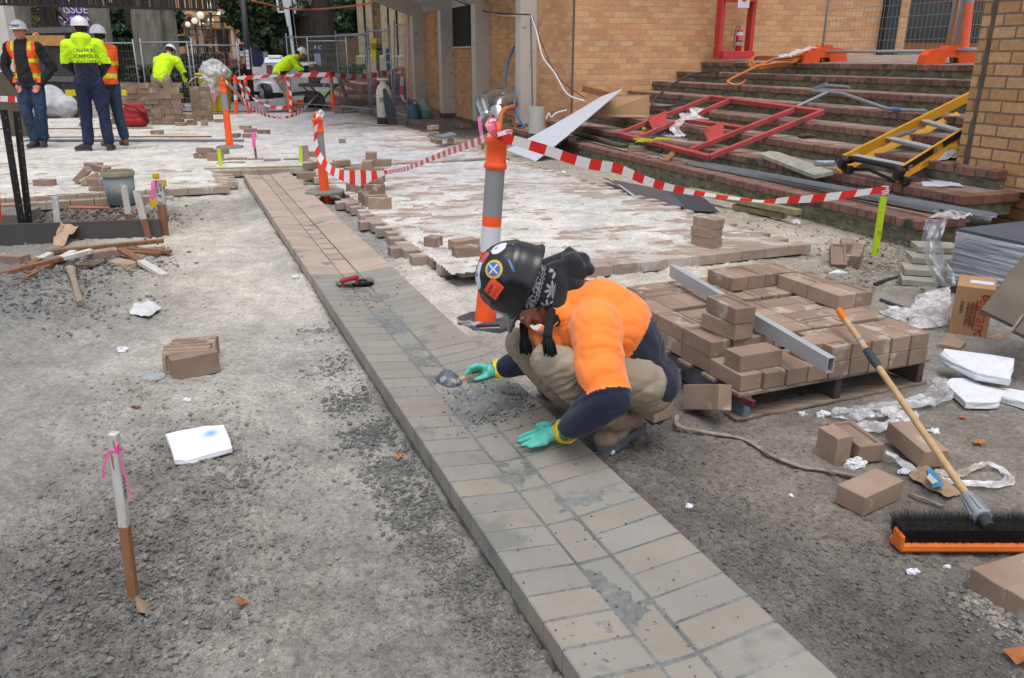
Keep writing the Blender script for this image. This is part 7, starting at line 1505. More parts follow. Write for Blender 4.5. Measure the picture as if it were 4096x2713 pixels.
mb=MB();pts=[hr_+HM@Vector((.141*math.cos(a)*1.01,.119*math.sin(a)*1.01,-.026-.012*max(0,-math.cos(a))**2))for a in np.linspace(.75,2*PI-.75,40)];mb.tube(pts,.0042,6);mb.build('rim',m_shell,hm,True)
mb=MB();pts=[hp(-.105,.085,.035),hp(-.135,.055,.025),hp(-.148,0,.02),hp(-.135,-.055,.025)];mb.tube(catmull(pts,5),.011,8,sq=.35);mb.build('harness',mat('grey_strap',C(120,122,124),rough=.5),hm,True)
def hdec(f,l,u,rot=0.0,nrm=None):
 u*=1.2;n_=(HM@Vector((f/.14,l/.116,u/.158))).normalized();x_=-Fh;x_=(x_-n_*x_.dot(n_)).normalized();y_=n_.cross(x_);M_=Matrix((x_*math.cos(rot)+y_*math.sin(rot),-x_*math.sin(rot)+y_*math.cos(rot),n_)).transposed().to_4x4();M_.translation=hr_+HM@Vector((f,l,u))+n_*.03;return M_
m_hor=mat('fluoro_orange_sticker',C(255,92,62),rough=.4,contrast=.06,bump=0);m_hye=mat('yellow_sticker',C(232,196,80),rough=.4,bump=0,contrast=.1);m_hbl=mat('blue_sticker',C(58,120,205),rough=.4,bump=0,contrast=.1)
D_=hdec(.040,.085,.072,-.3);s_=decal_shape([(-.024,-.033),(.024,-.033),(.027,-.03),(.027,.03),(.024,.033),(-.024,.033),(-.027,.03),(-.027,-.03)],D_@Matrix.Rotation(PI/2,4,'Z'),m_hor,'sticker',hm,hm);
decal_text('0486',.013,D_@Matrix.Translation((0.0,.010,0)),m_ink,'print',hm,s_,.0024);decal_text('▲',.012,D_@Matrix.Translation((-.022,.008,0)),m_ink,'print',hm,s_,.0024);decal_text('PADUA COLLEGE',.0065,D_@Matrix.Translation((0,-.014,0)),m_ink,'print',hm,s_,.0024)
D_=hdec(-.022,.072,.088,.5);s_=decal_shape(circ(.033),D_,m_hye,'sticker',hm,hm);decal_shape(circ(.024),D_,m_hbl,'disc',hm,s_,.0020)
for r_ in(.78,-.78):decal_shape([(-.022,-.0028),(.022,-.0028),(.022,.0028),(-.022,.0028)],D_@Matrix.Rotation(r_,4,'Z'),m_lb,'cross_bar',hm,s_,.0028)
decal_shape([(.012,-.005),(.020,0),(.012,.005)],D_@Matrix.Rotation(PI-.1,4,'Z'),m_hor,'wedge',hm,s_,.0028)
D_=hdec(-.058,.088,.05,.9);s_=decal_shape([(-.024,-.004),(.024,-.004),(.024,.004),(-.024,.004)],D_,m_hbl,'sticker',hm,hm);decal_text('PROUD',.008,D_,m_hye,'print',hm,s_,.0022)
D_=hdec(-.088,.025,.092,.3);s_=decal_shape(circ(.024,24,1.35),D_,m_lb,'sticker',hm,hm);decal_shape([(-.016,-.001),(.0,-.001),(.0,.005),(-.012,.005)],D_,m_hbl,'print',hm,s_,.0022)
D_=hdec(.048,.030,.118,.2);s_=decal_shape(circ(.023,24,1.3),D_,m_lb,'sticker',hm,hm);decal_text('SAFETY',.008,D_,m_ink,'print',hm,s_,.0024)
D_=hdec(.008,.028,.126,.2);s_=decal_shape([(-.028,-.014),(.028,-.014),(.028,.014),(-.028,.014)],D_,m_lb,'sticker',hm,hm);decal_shape([(-.024,-.006),(-.012,-.006),(-.012,.006),(-.024,.006)],D_,m_hbl,'print',hm,s_,.0022)
D_=hdec(-.04,.02,.128,.1);decal_shape([(-.022,-.02),(.022,-.02),(.022,.02),(-.022,.02)],D_,mat('red_sticker',C(226,96,100),rough=.4),'sticker',hm,hm)
D_=hdec(.098,.040,.078,.2);s_=decal_shape(circ(.027,24,.9),D_,mat('grey_sticker',C(130,124,116),rough=.5),'sticker',hm,hm);decal_shape(circ(.020,20,.85),D_,mat('rust_sticker',C(150,84,66),rough=.5,col2=C(90,92,84),scale=50),'disc',hm,s_,.002)
D_=hdec(.125,.052,.03,.0);decal_text('ROMEO',.019,D_@Matrix.Rotation(PI/2,4,'Z'),m_lb,'print',hm,hm,.0014)
# jacket
Xs=Vector((1,0,0));seam=(mid_b-up_b).normalized()
sl_a=(elL-shL).normalized()
JF=folds(.012,7.0,(1.0,1.0,.8),2)
def crease(p,d,s1=9,s2=34,k=0,w=.5):
 d=d.normalized();a=p.dot(d);q=p-d*a;v=noise.noise(Vector((q.x*s2,q.y*s2,q.z*s2))+d*(a*s1)+Vector((k,k*.7,0))+Vector((1,1,1))*noise.noise(p*6)*w*3);return max(0,1-abs(v)*3.2)**2
def jd(p):
 a=min(1,max(0,(p-shL).length/.15));w=JF(p)*.5
 t=(p-shL).dot(sl_a);
 if-.05<t<.32 and(p-shL-sl_a*t).length<.14:w+=.0022*math.sin(t*75+nzv(p,8)*4)*min(1,(t+.05)*6)
 w+=.003*nzv(p,22)-.0045*crease(p,sl_a*.6+Vector((.5,0,.4)),3,9,3);cw=(p-shL-sl_a*.235);
 if abs(cw.dot(sl_a))<.008 and(p-(shL+sl_a*.235)).length<.14:w+=.004
 return w
jk=[('c',neck+Vector((.01,.03,-.02)),up_b,.085,.10),('p',[(neck+Vector((.03,0,-.03)),.088),(up_b,.122),(mid_b,.132),(hipC+Vector((.005,0,-.0)),.098)]),('e',up_b.lerp(mid_b,.45)+Vector((.005,.0,.0)),(.14,.155,.13)),('c',up_b+Vector((-.03,0,-.02)),shL,.105,.092),('c',up_b,shR,.105,.088),('p',[(shL,.088),(shL.lerp(elL,.55)+Vector((-.012,0,0)),.086),(elL,.074),(elL.lerp(wrL,.5),.062),(wrL.lerp(elL,.08),.046)]),('p',[(shR,.088),(elR,.066),(wrR.lerp(elR,.1),.045)]),('c',mP(860,560,2.66),mP(950,700,2.66),.05,.06),('e',hipC+Vector((.035,-.0,-.005)),(.095,.15,.085))]
Mgo=up_b+seam*.150
def jmi(c,n_):
 t=(c-shL).dot(sl_a);fromarm=(c-shL-sl_a*max(0,min(t,.4))).length
 arm=fromarm<.112 and t>.02 and(c-mid_b).dot(Vector((1,.0,.1)))<.02
 if(c-elR).length<.11 or(c-wrR).length<.12 or(c-wrL).length<.17:return 1
 if arm:return 0 if t<.232 else 1
 if t>.232 and(c-elL).length<.16:return 1
 q=(c-Mgo);lim=-.02+.045*(c.z-.5)
 return 0 if q.dot(Vector((.80,-.12,-.58)).normalized())<.004+.02*math.sin(c.z*6)else 1
blob('fleece_jacket',jk,.0062,[m_fo,m_navy],W,7,jd,jmi)
hd=[('p',[(mP(745,285,2.80),.030),(mP(840,235,2.80),.028),(mP(905,225,2.80),.036),(mP(985,245,2.78),.036),(mP(1030,280,2.74),.022)]),('p',[(mP(905,160,2.79),.010),(mP(912,195,2.78),.024),(mP(930,270,2.74),.045)]),('p',[(mP(800,300,2.76),.034),(mP(845,390,2.70),.034),(mP(840,490,2.66),.024),(mP(828,590,2.63),.016),(mP(828,625,2.62),.010)]),('c',mP(830,300,2.75),mP(960,285,2.74),.045,.035),('c',mP(850,360,2.74),mP(930,400,2.72),.055,.045),('c',mP(850,440,2.72),mP(860,380,2.74),.05,.05)]
blob('hood',hd,.0055,m_hood,W,6,folds(.012,12,(1,1,1),8))
mb=MB();mb.tube(catmull([mP(835,610,2.585),mP(790,650,2.58),mP(745,700,2.585),mP(725,750,2.60)],5),.003,6);mb.tube(catmull([mP(650,640,2.72),mP(690,700,2.68),mP(722,755,2.66)],5),.003,6);mb.build('zip',mat('brass_zip',C(206,160,96),rough=.4,metal=.4),W,True)
blob('collar',[('p',[(mP(650,650,2.76),.010),(mP(690,700,2.72),.016),(mP(730,760,2.69),.018)]),('p',[(mP(830,650,2.66),.016),(mP(790,700,2.65),.022),(mP(755,760,2.66),.024)]),('c',mP(870,620,2.68),mP(850,730,2.67),.045,.05)],.005,m_fo,W,4)
# trousers
tr=[('p',[(hipL,.092),(hipL.lerp(kneeL,.45),.080),(kneeL,.060)]),('p',[(kneeL,.062),(kneeL.lerp(ankL,.4),.064),(ankL.lerp(kneeL,.12),.052)]),('p',[(hipR,.09),(hipR.lerp(kneeR,.5),.08),(kneeR,.060)]),('p',[(kneeR,.062),(kneeR.lerp(ankR,.45),.066),(ankR,.05)]),('e',hipC+Vector((.0,0,-.03)),(.115,.155,.10)),('c',hipL+Vector((.02,.02,-.02)),hipR+Vector((.02,0,-.02)),.09,.09)]
kd=(kneeL-hipL).normalized()
def td(p):
 t=(p-kneeL).length;w=folds(.005,9,(1,1,1.6),4)(p)*.7
 w-=.0040*crease(p,Vector((.8,.1,.45)),4,13,2)
 if t<.24:w+=.0022*math.sin((p-kneeL).dot(Vector((.5,.1,-.86)))*190+nzv(p,18)*5)*(1 if t>.06 else t/.06)
 return w
blob('trousers',tr,.006,m_khaki,W,5,td)
# boots
def boot(toe,heel,ank,root,mm,ms,s=1.0,voxel=.0055):
 toe,heel,ank=Vector(toe),Vector(heel),Vector(ank);d=(toe-heel).normalized();up_=Z;sd=d.cross(Z);R_=Matrix((d,sd.normalized(),sd.normalized().cross(d)*-1)).transposed()
 b_=blob('boot',[('e',toe.lerp(heel,.14)+Z*.038*s,(.052*s,.045*s,.034*s),R_),('e',toe.lerp(heel,.38)+Z*.048*s,(.07*s,.045*s,.042*s),R_),('e',heel.lerp(toe,.12)+Z*.045*s,(.045*s,.037*s,.045*s),R_),('c',heel.lerp(toe,.22)+Z*.06*s,ank,.043*s,.046*s),('c',toe.lerp(heel,.4)+Z*.06*s,ank,.035*s,.042*s)],voxel,mm,root,3,lambda p:nzv(p,35)*.003*s)
 mb=MB();prof=[(-.01,.0),(.0,.028),(.06,.037),(.12,.034),(.20,.043),(.25,.036),(.275,.016),(.28,0)];L_=(toe-heel).length+.03;poly=[(x*L_/.28,y*s)for x,y in prof]+[(x*L_/.28,-y*s)for x,y in prof[::-1][1:-1]]
 Mq=Matrix((d,Z.cross(d).normalized(),Z)).transposed();mb.prism(poly,-.004,.026*s,Mq,c=heel-d*.015);mb.build('sole',ms,b_);return b_
gB=gz(mP(1150,1400,2.6))
bt_toe=G('M',1095,1425,.055);bt_heel=G('M',1335,1275,.055)
boot(bt_toe,bt_heel,ankL+Vector((.01,0,.0)),W,m_boot,m_sole)
boot(G('M',760,1150,.05)+Vector((0,.12,0)),G('M',930,1110,.05)+Vector((0,.1,0)),ankR,W,m_boot,m_sole)
# gloves
def E_(x,y,z):return G('e',x,y,z)
def hand(nm,wr,palm,fingers,thumb,root,mm,r=.0095,pr=.03,voxel=.0032,disp=None,mi=None):
 pc=sum((f[0]for f in fingers),Vector())/len(fingers);pr_=[('c',wr,palm,.026,pr)]+[('c',palm,f[0],pr*.62,r*1.25)for f in fingers]
 for f in fingers:pr_.append(('p',[(q,r*(1.1-.12*i_))for i_,q in enumerate(f)]))
 pr_.append(('p',[(q,r*(1.35-.13*i_))for i_,q in enumerate(thumb)]));return blob(nm,pr_,voxel,mm,root,2,disp,mi)
zt_=.103;hp_=lambda x,y,z=0:E_(x,y,zt_+z)
fl_=[[hp_(1400,1120,.022),hp_(1290,1165,.024),hp_(1180,1200,.014),hp_(1105,1235,.006)],[hp_(1385,1185,.026),hp_(1270,1225,.024),hp_(1165,1262,.014),hp_(1090,1290,.006)],[hp_(1390,1245,.022),hp_(1290,1285,.020),hp_(1210,1315,.012),hp_(1140,1340,.006)],[hp_(1430,1300,.012),hp_(1350,1325,.012),hp_(1290,1345,.008),hp_(1235,1362,.005)]]
gl=hand('glove',hp_(1660,1150,.045),hp_(1510,1185,.030),fl_,[hp_(1500,1090,.03),hp_(1420,1065,.02),hp_(1350,1085,.012)],W,[m_teal,m_gdirt],.0115,.030,mi=lambda c,n_:1 if c.z<zt_+.006+.006*nzv(c,70)else 0)
def cuff(a,b_,r0,r1,root,nm='cuff',mm=None):
 d=(b_-a).normalized();mb=MB();R_=d.to_track_quat('Z','Y').to_matrix();L_=(b_-a).length;mb.lathe([(r0*.95,.0),(r0,.004),(r1*.97,L_*.6),(r1*1.03,L_),(r1*.97,L_+.003),(r1*.85,L_*.9)],26,R_,c=a,capb=False,capt=False)
 mb.v=[tuple(Vector(v)+Vector((nzv(v,38),nzv(v,38,3),nzv(v,38,6)))*.007)for v in mb.v];return mb.build(nm,mm or m_cuff,root,True)
cuff(hp_(1625,1165,.038),hp_(1735,1145,.062),.036,.046,gl);
YR=E_(640,350,.12).y
eV=lambda x,y,dy=0:V('e',x,y,YR+dy)
fr=[[eV(640,300,.01),eV(530,275,0),eV(440,310,-.01),eV(388,385,-.015)],[eV(650,320,.035),eV(540,300,.035),eV(450,340,.03),eV(410,400,.02)],[eV(660,350,.055),eV(560,335,.06),eV(480,370,.05),eV(460,420,.04)],[eV(670,380,.07),eV(590,375,.075),eV(530,400,.07),eV(510,440,.06)]]
gr_=hand('glove',eV(800,350,.02),eV(690,355,.02),fr,[eV(640,430,-.01),eV(540,470,-.03),eV(430,512,-.035)],W,[m_teal,m_gdirt],.0125,.034,mi=lambda c,n_:1 if c.z<.098 else 0)
cuff(eV(735,345,.02),eV(850,335,.03),.040,.050,gr_)
# mallet held in his right hand
mal=empty('mallet',E_(155,600,.09),'rubber mallet with a mortar caked blue grey head in the worker\'s far hand','mallet');hb=eV(165,510,-.02);ax_m=Vector((.45,-.62,-.28)).normalized();Rm=ax_m.to_track_quat('Z','Y').to_matrix()
mb=MB();mb.lathe([(0,-.055),(.032,-.054),(.042,-.044),(.046,-.024),(.0475,0),(.046,.024),(.042,.044),(.034,.053),(0,.054)],28,Rm,c=hb);mb.v=[tuple(Vector(v)+Vector((nzv(v,30),nzv(v,30,4),nzv(v,30,8)))*.003)for v in mb.v]
mb.build('head',mat('mortar_caked_rubber',C(112,118,134),col2=C(74,80,92),rough=.75,scale=22,bump=.5,bscale=60,speck=C(160,160,156),speck_scale=26,speck_amt=.05),mal,True)
mb=MB();mb.tube([hb,eV(300,462,-.01),eV(430,435,.01),eV(600,400,.03),eV(680,385,.045)],[.011,.0115,.012,.013,.012],12);mb.build('handle',mat('pale_ash_wood',C(206,188,158),rough=.7,col2=C(184,162,130),scale=5),mal,True)
#  standing people: one skeleton, posed per person
m_jean=mat('blue_jeans',C(58,78,106),col2=C(40,54,80),rough=.9,scale=5,bump=.3,bscale=120);m_jean_d=mat('dark_work_trousers',C(42,52,86),col2=C(30,38,64),rough=.9,scale=5,bump=.3,bscale=120)
m_bj=mat('black_jacket',C(38,38,42),rough=.8,contrast=.25,scale=7,bump=.2,bscale=60);m_lime_f=mat('lime_hi_vis',C(206,250,30,.95),rough=.9,contrast=.1,scale=4,bump=.15,bscale=90);m_or_f=mat('orange_hi_vis',C(255,100,40,.95),rough=.8,contrast=.1,scale=5,bump=.1)
m_yel_f=mat('yellow_reflective',C(226,240,40,.95),rough=.5,bump=0);m_wsh=mat('white_helmet',C(228,228,232),rough=.3,contrast=.05,bump=0,spec=.6);m_shoe=mat('dark_shoe',C(66,64,68),rough=.8,contrast=.3,scale=12,bump=.2);m_hair=mat('dark_hair',C(44,34,30),rough=.9)
STD=dict(hip=(0,0,.92),hl=(-.09,0,.92),hr=(.09,0,.92),kl=(-.11,.02,.50),kr=(.11,.02,.50),al=(-.13,-.02,.10),ar=(.13,-.02,.10),waist=(0,0,1.08),chest=(0,.0,1.30),neck=(0,.0,1.47),sl=(-.19,0,1.40),sr=(.19,0,1.40),el=(-.27,-.04,1.14),er=(.27,-.04,1.14),wl=(-.20,.10,.93),wr=(.20,.10,.93),head=(0,.02,1.615),tl=(-.15,.14,0),tr=(.15,.14,0),hel=(-.12,-.08,0),her=(.12,-.08,0))
def person(label,base,face,pose,top,top_mi,legs_m,shoe_m,s=1.0,hface=None,helm=m_wsh,bulk=1.0,shorts=None,skin_arms=False,hands=(True,True),group=None,ear=None):
 J=dict(STD);J.update(pose);ca,sa=math.cos(face),math.sin(face)
 w={k:Vector(((v[0]*ca-v[1]*sa)*s+base.x,(v[0]*sa+v[1]*ca)*s+base.y,v[2]*s+base.z))for k,v in J.items()}
 root=empty('person',base,label,'person',group);hf=face if hface is None else hface;pd=(Vector(J.get('pitch',(0,0,0))));F=Vector((-math.sin(hf),math.cos(hf),pd.z)).normalized();Lx=Vector((0,0,1)).cross(F).normalized();U=F.cross(Lx).normalized();HM_=Matrix((F,Lx,U)).transposed();h=w['head'];hq=lambda f,l,u:h+(F*f+Lx*l+U*u)*s
 b=[('e',h,(.095*s,.073*s,.11*s),HM_),('e',hq(.035,0,-.07),(.05*s,.045*s,.04*s),HM_),('p',[(hq(.088,0,.01),.01*s),(hq(.108,0,-.022),.014*s),(hq(.094,0,-.03),.012*s)]),('e',hq(0,.075,-.005),(.02*s,.01*s,.03*s),HM_),('e',hq(0,-.075,-.005),(.02*s,.01*s,.03*s),HM_),('e',hq(.088,0,-.058),(.009*s,.024*s,.007*s),HM_),('e',hq(.08,0,.028),(.02*s,.05*s,.01*s),HM_),('c',hq(-.01,0,-.06),w['neck'],.052*s,.06*s),('p',[(w['neck'],.07*s),(w['chest'],.11*s),(w['waist'],.10*s),(w['hip'],.10*s)]),('p',[(w['hl'],.075*s),(w['kl'],.052*s),(w['al'],.038*s)]),('p',[(w['hr'],.075*s),(w['kr'],.052*s),(w['ar'],.038*s)]),('p',[(w['sl'],.05*s),(w['el'],.038*s),(w['wl'],.027*s)]),('p',[(w['sr'],.05*s),(w['er'],.038*s),(w['wr'],.027*s)]),('c',w['chest'],w['sl'],.07*s,.05*s),('c',w['chest'],w['sr'],.07*s,.05*s)]
 for side,q in(('l','wl'),('r','wr')):
  d=(w[q]-w['e'+side]).normalized();x_=d.cross(F);x_=x_.normalized()if x_.length>.1 else Lx;b.append(('c',w[q],w[q]+d*.07*s,.027*s,.03*s))
  for k_ in range(4):o_=x_*(k_-1.5)*.019*s;b.append(('p',[(w[q]+d*.08*s+o_,.0095*s),(w[q]+d*.125*s+o_+F*.012*s,.009*s),(w[q]+d*(.15-.012*abs(k_-1.4))*s+o_+F*.03*s,.0078*s)]))
  b.append(('p',[(w[q]+d*.03*s+x_*.03*s*(1 if side=='l'else-1),.012*s),(w[q]+d*.09*s+x_*.05*s*(1 if side=='l'else-1)+F*.02*s,.009*s)]))
 bo=blob('body',b,.0085*s,m_skin,root,2)
 if pd.z>-.8 and F.y<.3:
  for k_ in(1,-1):mb=MB();mb.sphere(hq(.086,.032*k_,.008),.011*s,nu=10,nv=7);mb.build('eye',m_ink if True else 0,root,True)
 blob('hair',[('e',hq(-.018,0,.01),(.09*s,.08*s,.105*s),HM_)],.009*s,m_hair,root,2,keep=lambda p:(p-h).dot(F)<.035*s and(p-h).dot(U)>-.055*s)
 k=bulk*s
 jt=[('p',[(w['neck']-Z*.02*s,.085*k),(w['chest'],.15*k),(w['waist'],.145*k),(w['hip']+(w['waist']-w['hip'])*.25,.145*k)]),('c',w['chest']+Z*.02*s,w['sl'],.105*k,.075*k),('c',w['chest']+Z*.02*s,w['sr'],.105*k,.075*k),('c',w['neck']-Z*.03*s,w['sl'],.07*k,.07*k),('c',w['neck']-Z*.03*s,w['sr'],.07*k,.07*k),('p',[(w['sl'],.075*k),(w['el'],.060*k),(w['wl'],.043*k)]),('p',[(w['sr'],.075*k),(w['er'],.060*k),(w['wr'],.043*k)])]
 ctx=dict(w=w,F=F,s=s,face=face,root=root,J=J)
 ffv=Vector((-math.sin(face),math.cos(face),0));ctx['ff']=ffv;ctx['lx']=Vector((-ca,-sa,0))
 jo=blob('jacket',jt,.0125*s,top,root,4,lambda p:folds(.012*s,6,(1,1,1),base.x)(p)-.014*crease(p,Vector((.6,.1,.5)),4,10,base.x),lambda c,n_:top_mi(c,n_,ctx));ctx['jacket']=jo
 lg=[('e',w['hip'],(.165*s,.13*s,.12*s),Matrix.Rotation(face,3,'Z'))]
 for q in 'lr':
  if shorts:lg.append(('p',[(w['h'+q],.11*s),(w['k'+q]+Z*.0*s,.095*s)]))
  else:lg.append(('p',[(w['h'+q],.105*s),(w['k'+q],.078*s),(w['a'+q].lerp(w['k'+q],.1),.072*s)]))
 blob('trousers'if not shorts else 'shorts',lg,.0125*s,legs_m,root,4,lambda p:folds(.010*s,7,(1,1,.8),base.y)(p)-.012*crease(p,Vector((.3,.1,1)),4,14,base.y))
 if shorts:blob('leg_cover',[('c',w['al']+Z*.03*s,w['al']+Z*.0,.052*s,.05*s)],.01,mat('grey_sock',C(150,146,132),rough=.9),root,2).name='sock';blob('sock',[('c',w['ar']+Z*.03*s,w['ar'],.052*s,.05*s)],.01,mat('grey_sock',C(150,146,132)),root,2)
 for q in 'lr':boot(w['t'+q],w['he'+q],w['a'+q],root,shoe_m,m_sole,s,.009)
 mb=MB();nu,nv=28,10;vs=[]
 for j in range(nv+1):
  th=(PI/2)*j/nv
  for i_ in range(nu):
   a=2*PI*i_/nu;e=1.0+(.22*max(0,math.cos(a))**3 if j==nv else 0);vs.append(hq((.125*math.cos(a)*math.sin(th))*e+.005,.108*math.sin(a)*math.sin(th)*e,.04+.115*math.cos(th)*(1+.04*math.exp(-(math.sin(a)*math.sin(th)/.15)**2))))
 for i_ in range(nu):a=2*PI*i_/nu;e=1.07+.30*max(0,math.cos(a))**3;vs.append(hq(.125*math.cos(a)*e+.005,.108*math.sin(a)*1.07,.028))
 mb.add(vs,[(j*nu+i_,(j+1)*nu+i_,(j+1)*nu+(i_+1)%nu,j*nu+(i_+1)%nu)for j in range(nv+1)for i_ in range(nu)]);ho=mb.build('helmet',helm,root,True);ho.modifiers.new('t','SOLIDIFY').thickness=.004;ctx['helmet']=ho;ctx['hq']=hq
 return ctx
def hf_(c,ctx):return(c-ctx['w']['hip']).z/ctx['s']
# black jacket with orange vest, facing us
def mi_vest(c,n_,X):
 q=c-X['w']['chest'];l=abs(q.dot(X['lx']))/X['s'];f=q.dot(X['ff']);z=hf_(c,X);
 if(c-X['w']['sl']).length>.0 and l>.205:return 0
 if z<.0 or z>.60:return 0
 if f>0 and l<.085+.07*max(0,.40-z):return 0
 if f>0 and l>.185:return 0
 if abs(z-.30)<.025 or abs(z-.10)<.03 or(l<.135 and l>.095 and z>.44):return 2
 return 1
b_=G('A',400,1395,PT);p1=person('person standing hands in pockets in a black jacket, open orange vest and jeans',b_,PI+.12,dict(wl=(-.17,.06,.90),wr=(.17,.06,.90),el=(-.33,-.06,1.12),er=(.33,-.06,1.12),al=(-.02,-.05,.10),ar=(.06,.04,.10),tl=(-.06,.13,0),tr=(.10,.22,0),hel=(-.01,-.1,0),her=(.04,-.02,0),kl=(-.09,.04,.50),kr=(.10,.06,.50)),[m_bj,m_or_f,m_yel_f],mi_vest,m_jean,m_shoe,1.03,bulk=1.08)
hq=p1['hq'];mb=MB();mb.tube([hq(.118,.06,.085),hq(.138,.03,.08),hq(.142,0,.078),hq(.138,-.03,.08),hq(.118,-.06,.085)],.014,8,sq=.5);mb.build('goggles',mat('blue_goggles',C(70,96,140),rough=.2,bump=0),p1['root'],True)
# lime hoodie, back to us
def mi_hood(c,n_,X):
 z=hf_(c,X);l=(c-X['w']['chest']).dot(X['lx'])/X['s'];
 if abs(l)>.21:return 0 if z>.24 else 1
 return 0 if z>.26 else 1
b_=G('A',955,1430,PT);p2=person('person seen from behind in a lime hooded top with lettering and navy trousers',b_,.28,dict(wl=(-.12,.16,1.0),wr=(.12,.16,1.0),el=(-.25,0.02,1.16),er=(.25,.02,1.16),tl=(-.32,.06,0),hel=(-.12,-.02,0),al=(-.14,0,.10),tr=(.14,.16,0)),[m_lime_f,m_navy],mi_hood,m_jean_d,m_shoe,1.05,hface=.75,bulk=1.06)
w=p2['w'];ff=p2['ff'];blob('hood',[('c',w['neck']-ff*.05+p2['lx']*.05+Z*.01,w['neck']-ff*.05-p2['lx']*.05+Z*.01,.085,.085),('c',w['neck']-ff*.08+Z*.0,w['neck']-ff*.13-Z*.12,.10,.045)],.012,m_lime_f,p2['root'],4)
Mt=lambda dz,dx=0:frame(-p2['lx'],Z,w['chest']-ff*.4+Z*dz-p2['lx']*(.03+dx))
for tx,dz,sz in(('CENTRAL',.03,.068),('SCAFFOLD',-.045,.068),('9793 2222',-.125,.058)):decal_text(tx,sz,Mt(dz),m_navy,'lettering',p2['jacket'],p2['root'],.006)
# third man behind
b_=G('A',1110,1385,PT);p3=person('person half hidden behind the hooded one, in a black jacket, orange vest and white helmet',b_,.95,dict(wl=(-.12,.2,1.02),wr=(.12,.2,1.02),el=(-.27,.02,1.12),er=(.27,.02,1.12),tl=(-.12,.2,0)),[m_bj,m_or_f,m_yel_f],lambda c,n_,X:0 if(abs((c-X['w']['chest']).dot(X['lx']))>.2 or hf_(c,X)<0)else(2 if abs(hf_(c,X)-.12)<.03 or abs(hf_(c,X)-.3)<.025 else 1 if(abs((c-X['w']['chest']).dot(X['lx']))>.11 or(c-X['w']['chest']).dot(X['ff'])<0)else 0),m_jean,mat('tan_shoe',C(150,104,70),rough=.8),1.0,bulk=1.08)
# bending man in lime vest and shorts
b_=G('A',1610,1170,.1);bend=dict(hip=(0,-.12,.88),hl=(-.09,-.12,.88),hr=(.09,-.12,.88),kl=(-.13,-.02,.50),kr=(.13,-.02,.50),waist=(0,-.02,1.04),chest=(0,.16,1.20),neck=(0,.30,1.30),sl=(-.20,.24,1.22),sr=(.20,.24,1.22),el=(-.30,.30,.96),er=(.30,.30,.96),wl=(-.22,.46,.84),wr=(.22,.46,.84),head=(0,.42,1.40),pitch=(0,0,-.9),tl=(-.16,.16,0),tr=(.18,.14,0),al=(-.14,-.02,.1),ar=(.16,-.02,.1))
person('person bending over the paver wall in a lime vest and khaki shorts, seen from behind',b_,-.08,bend,[m_lime_f,m_bj],lambda c,n_,X:1 if abs((c-X['w']['chest']).dot(X['lx']))>.31 and hf_(c,X)<.12 else 0,m_khaki,m_boot,1.0,shorts=True,bulk=1.1)
# saw operator
b_=G('B',1085,1065,.03);sawp=dict(hip=(0,-.22,.90),hl=(-.09,-.22,.90),hr=(.09,-.22,.90),waist=(0,-.10,1.06),chest=(0,.12,1.22),neck=(0,.28,1.34),sl=(-.19,.2,1.28),sr=(.19,.2,1.28),el=(-.22,.36,1.04),er=(.22,.36,1.04),wl=(-.08,.55,1.10),wr=(.10,.55,1.0),head=(0,.42,1.42),pitch=(0,0,-.5),tl=(-.13,.2,0),kl=(-.11,-.05,.5),kr=(.11,-.02,.5),al=(-.13,-.02,.1),ar=(.13,.02,.1))
p5=person('person in a lime jacket and yellow ear muffs leaning over the masonry saw',b_,-PI/2+.15,sawp,[m_lime_f,m_navy],lambda c,n_,X:1 if(hf_(c,X)<.1 and(c-X['w']['hip']).dot(X['ff'])>.1)or((c-X['w']['el']).length<.12 or(c-X['w']['wl']).length<.15 or(c-X['w']['wr']).length<.15)else 0,m_khaki,m_boot,1.02,bulk=1.08)
for k_ in(1,-1):mb=MB();mb.sphere(p5['hq'](0,.09*k_,0),(.045,.03,.05));mb.build('ear_muff',m_ylw,p5['root'],True)
# == PLANTING
def leafcloud(blobs,n,size,seed=0):
 """leaf cards through ellipsoids (centre, radii); returns verts, faces"""
 r_=np.random.default_rng(seed);vol=np.array([b[1][0]*b[1][1]*b[1][2]for b in blobs])**.7;k=r_.choice(len(blobs),n,p=vol/vol.sum())
 c=np.array([b[0]for b in blobs])[k];rad=np.array([b[1]for b in blobs])[k];d=r_.normal(size=(n,3));d/=np.linalg.norm(d,axis=1)[:,None];d*=(r_.random((n,1))**.45)
 p=c+d*rad;a=r_.normal(size=(n,3));a/=np.linalg.norm(a,axis=1)[:,None];b_=np.cross(a,r_.normal(size=(n,3)));b_/=np.linalg.norm(b_,axis=1)[:,None];s=size*(.6+.9*r_.random((n,1)))
 V_=np.stack([p-a*s,p+b_*s*.55,p+a*s,p-b_*s*.55],1).reshape(-1,3);F_=np.arange(4*n).reshape(-1,4);t=.62+.76*r_.random((n,1));return V_,F_,np.repeat(np.hstack([t,t,t*.95]),4,0)
def leafmat(nm,c):return mat(nm,c,rough=.6,attr='var',contrast=.3,scale=1.5,bump=0)
m_bark=mat('mottled_bark',C(150,146,134),col2=C(104,98,88),rough=.9,scale=3,stretch=(1.5,1.5,.5),bump=.6,bscale=12,bdist=.03,speck=C(150,148,136),speck_scale=5,speck_amt=.03);m_bark_d=mat('dark_bark',C(74,64,54),col2=C(42,36,32),rough=.95,scale=5,stretch=(2,2,.4),bump=.7,bscale=14,bdist=.03)
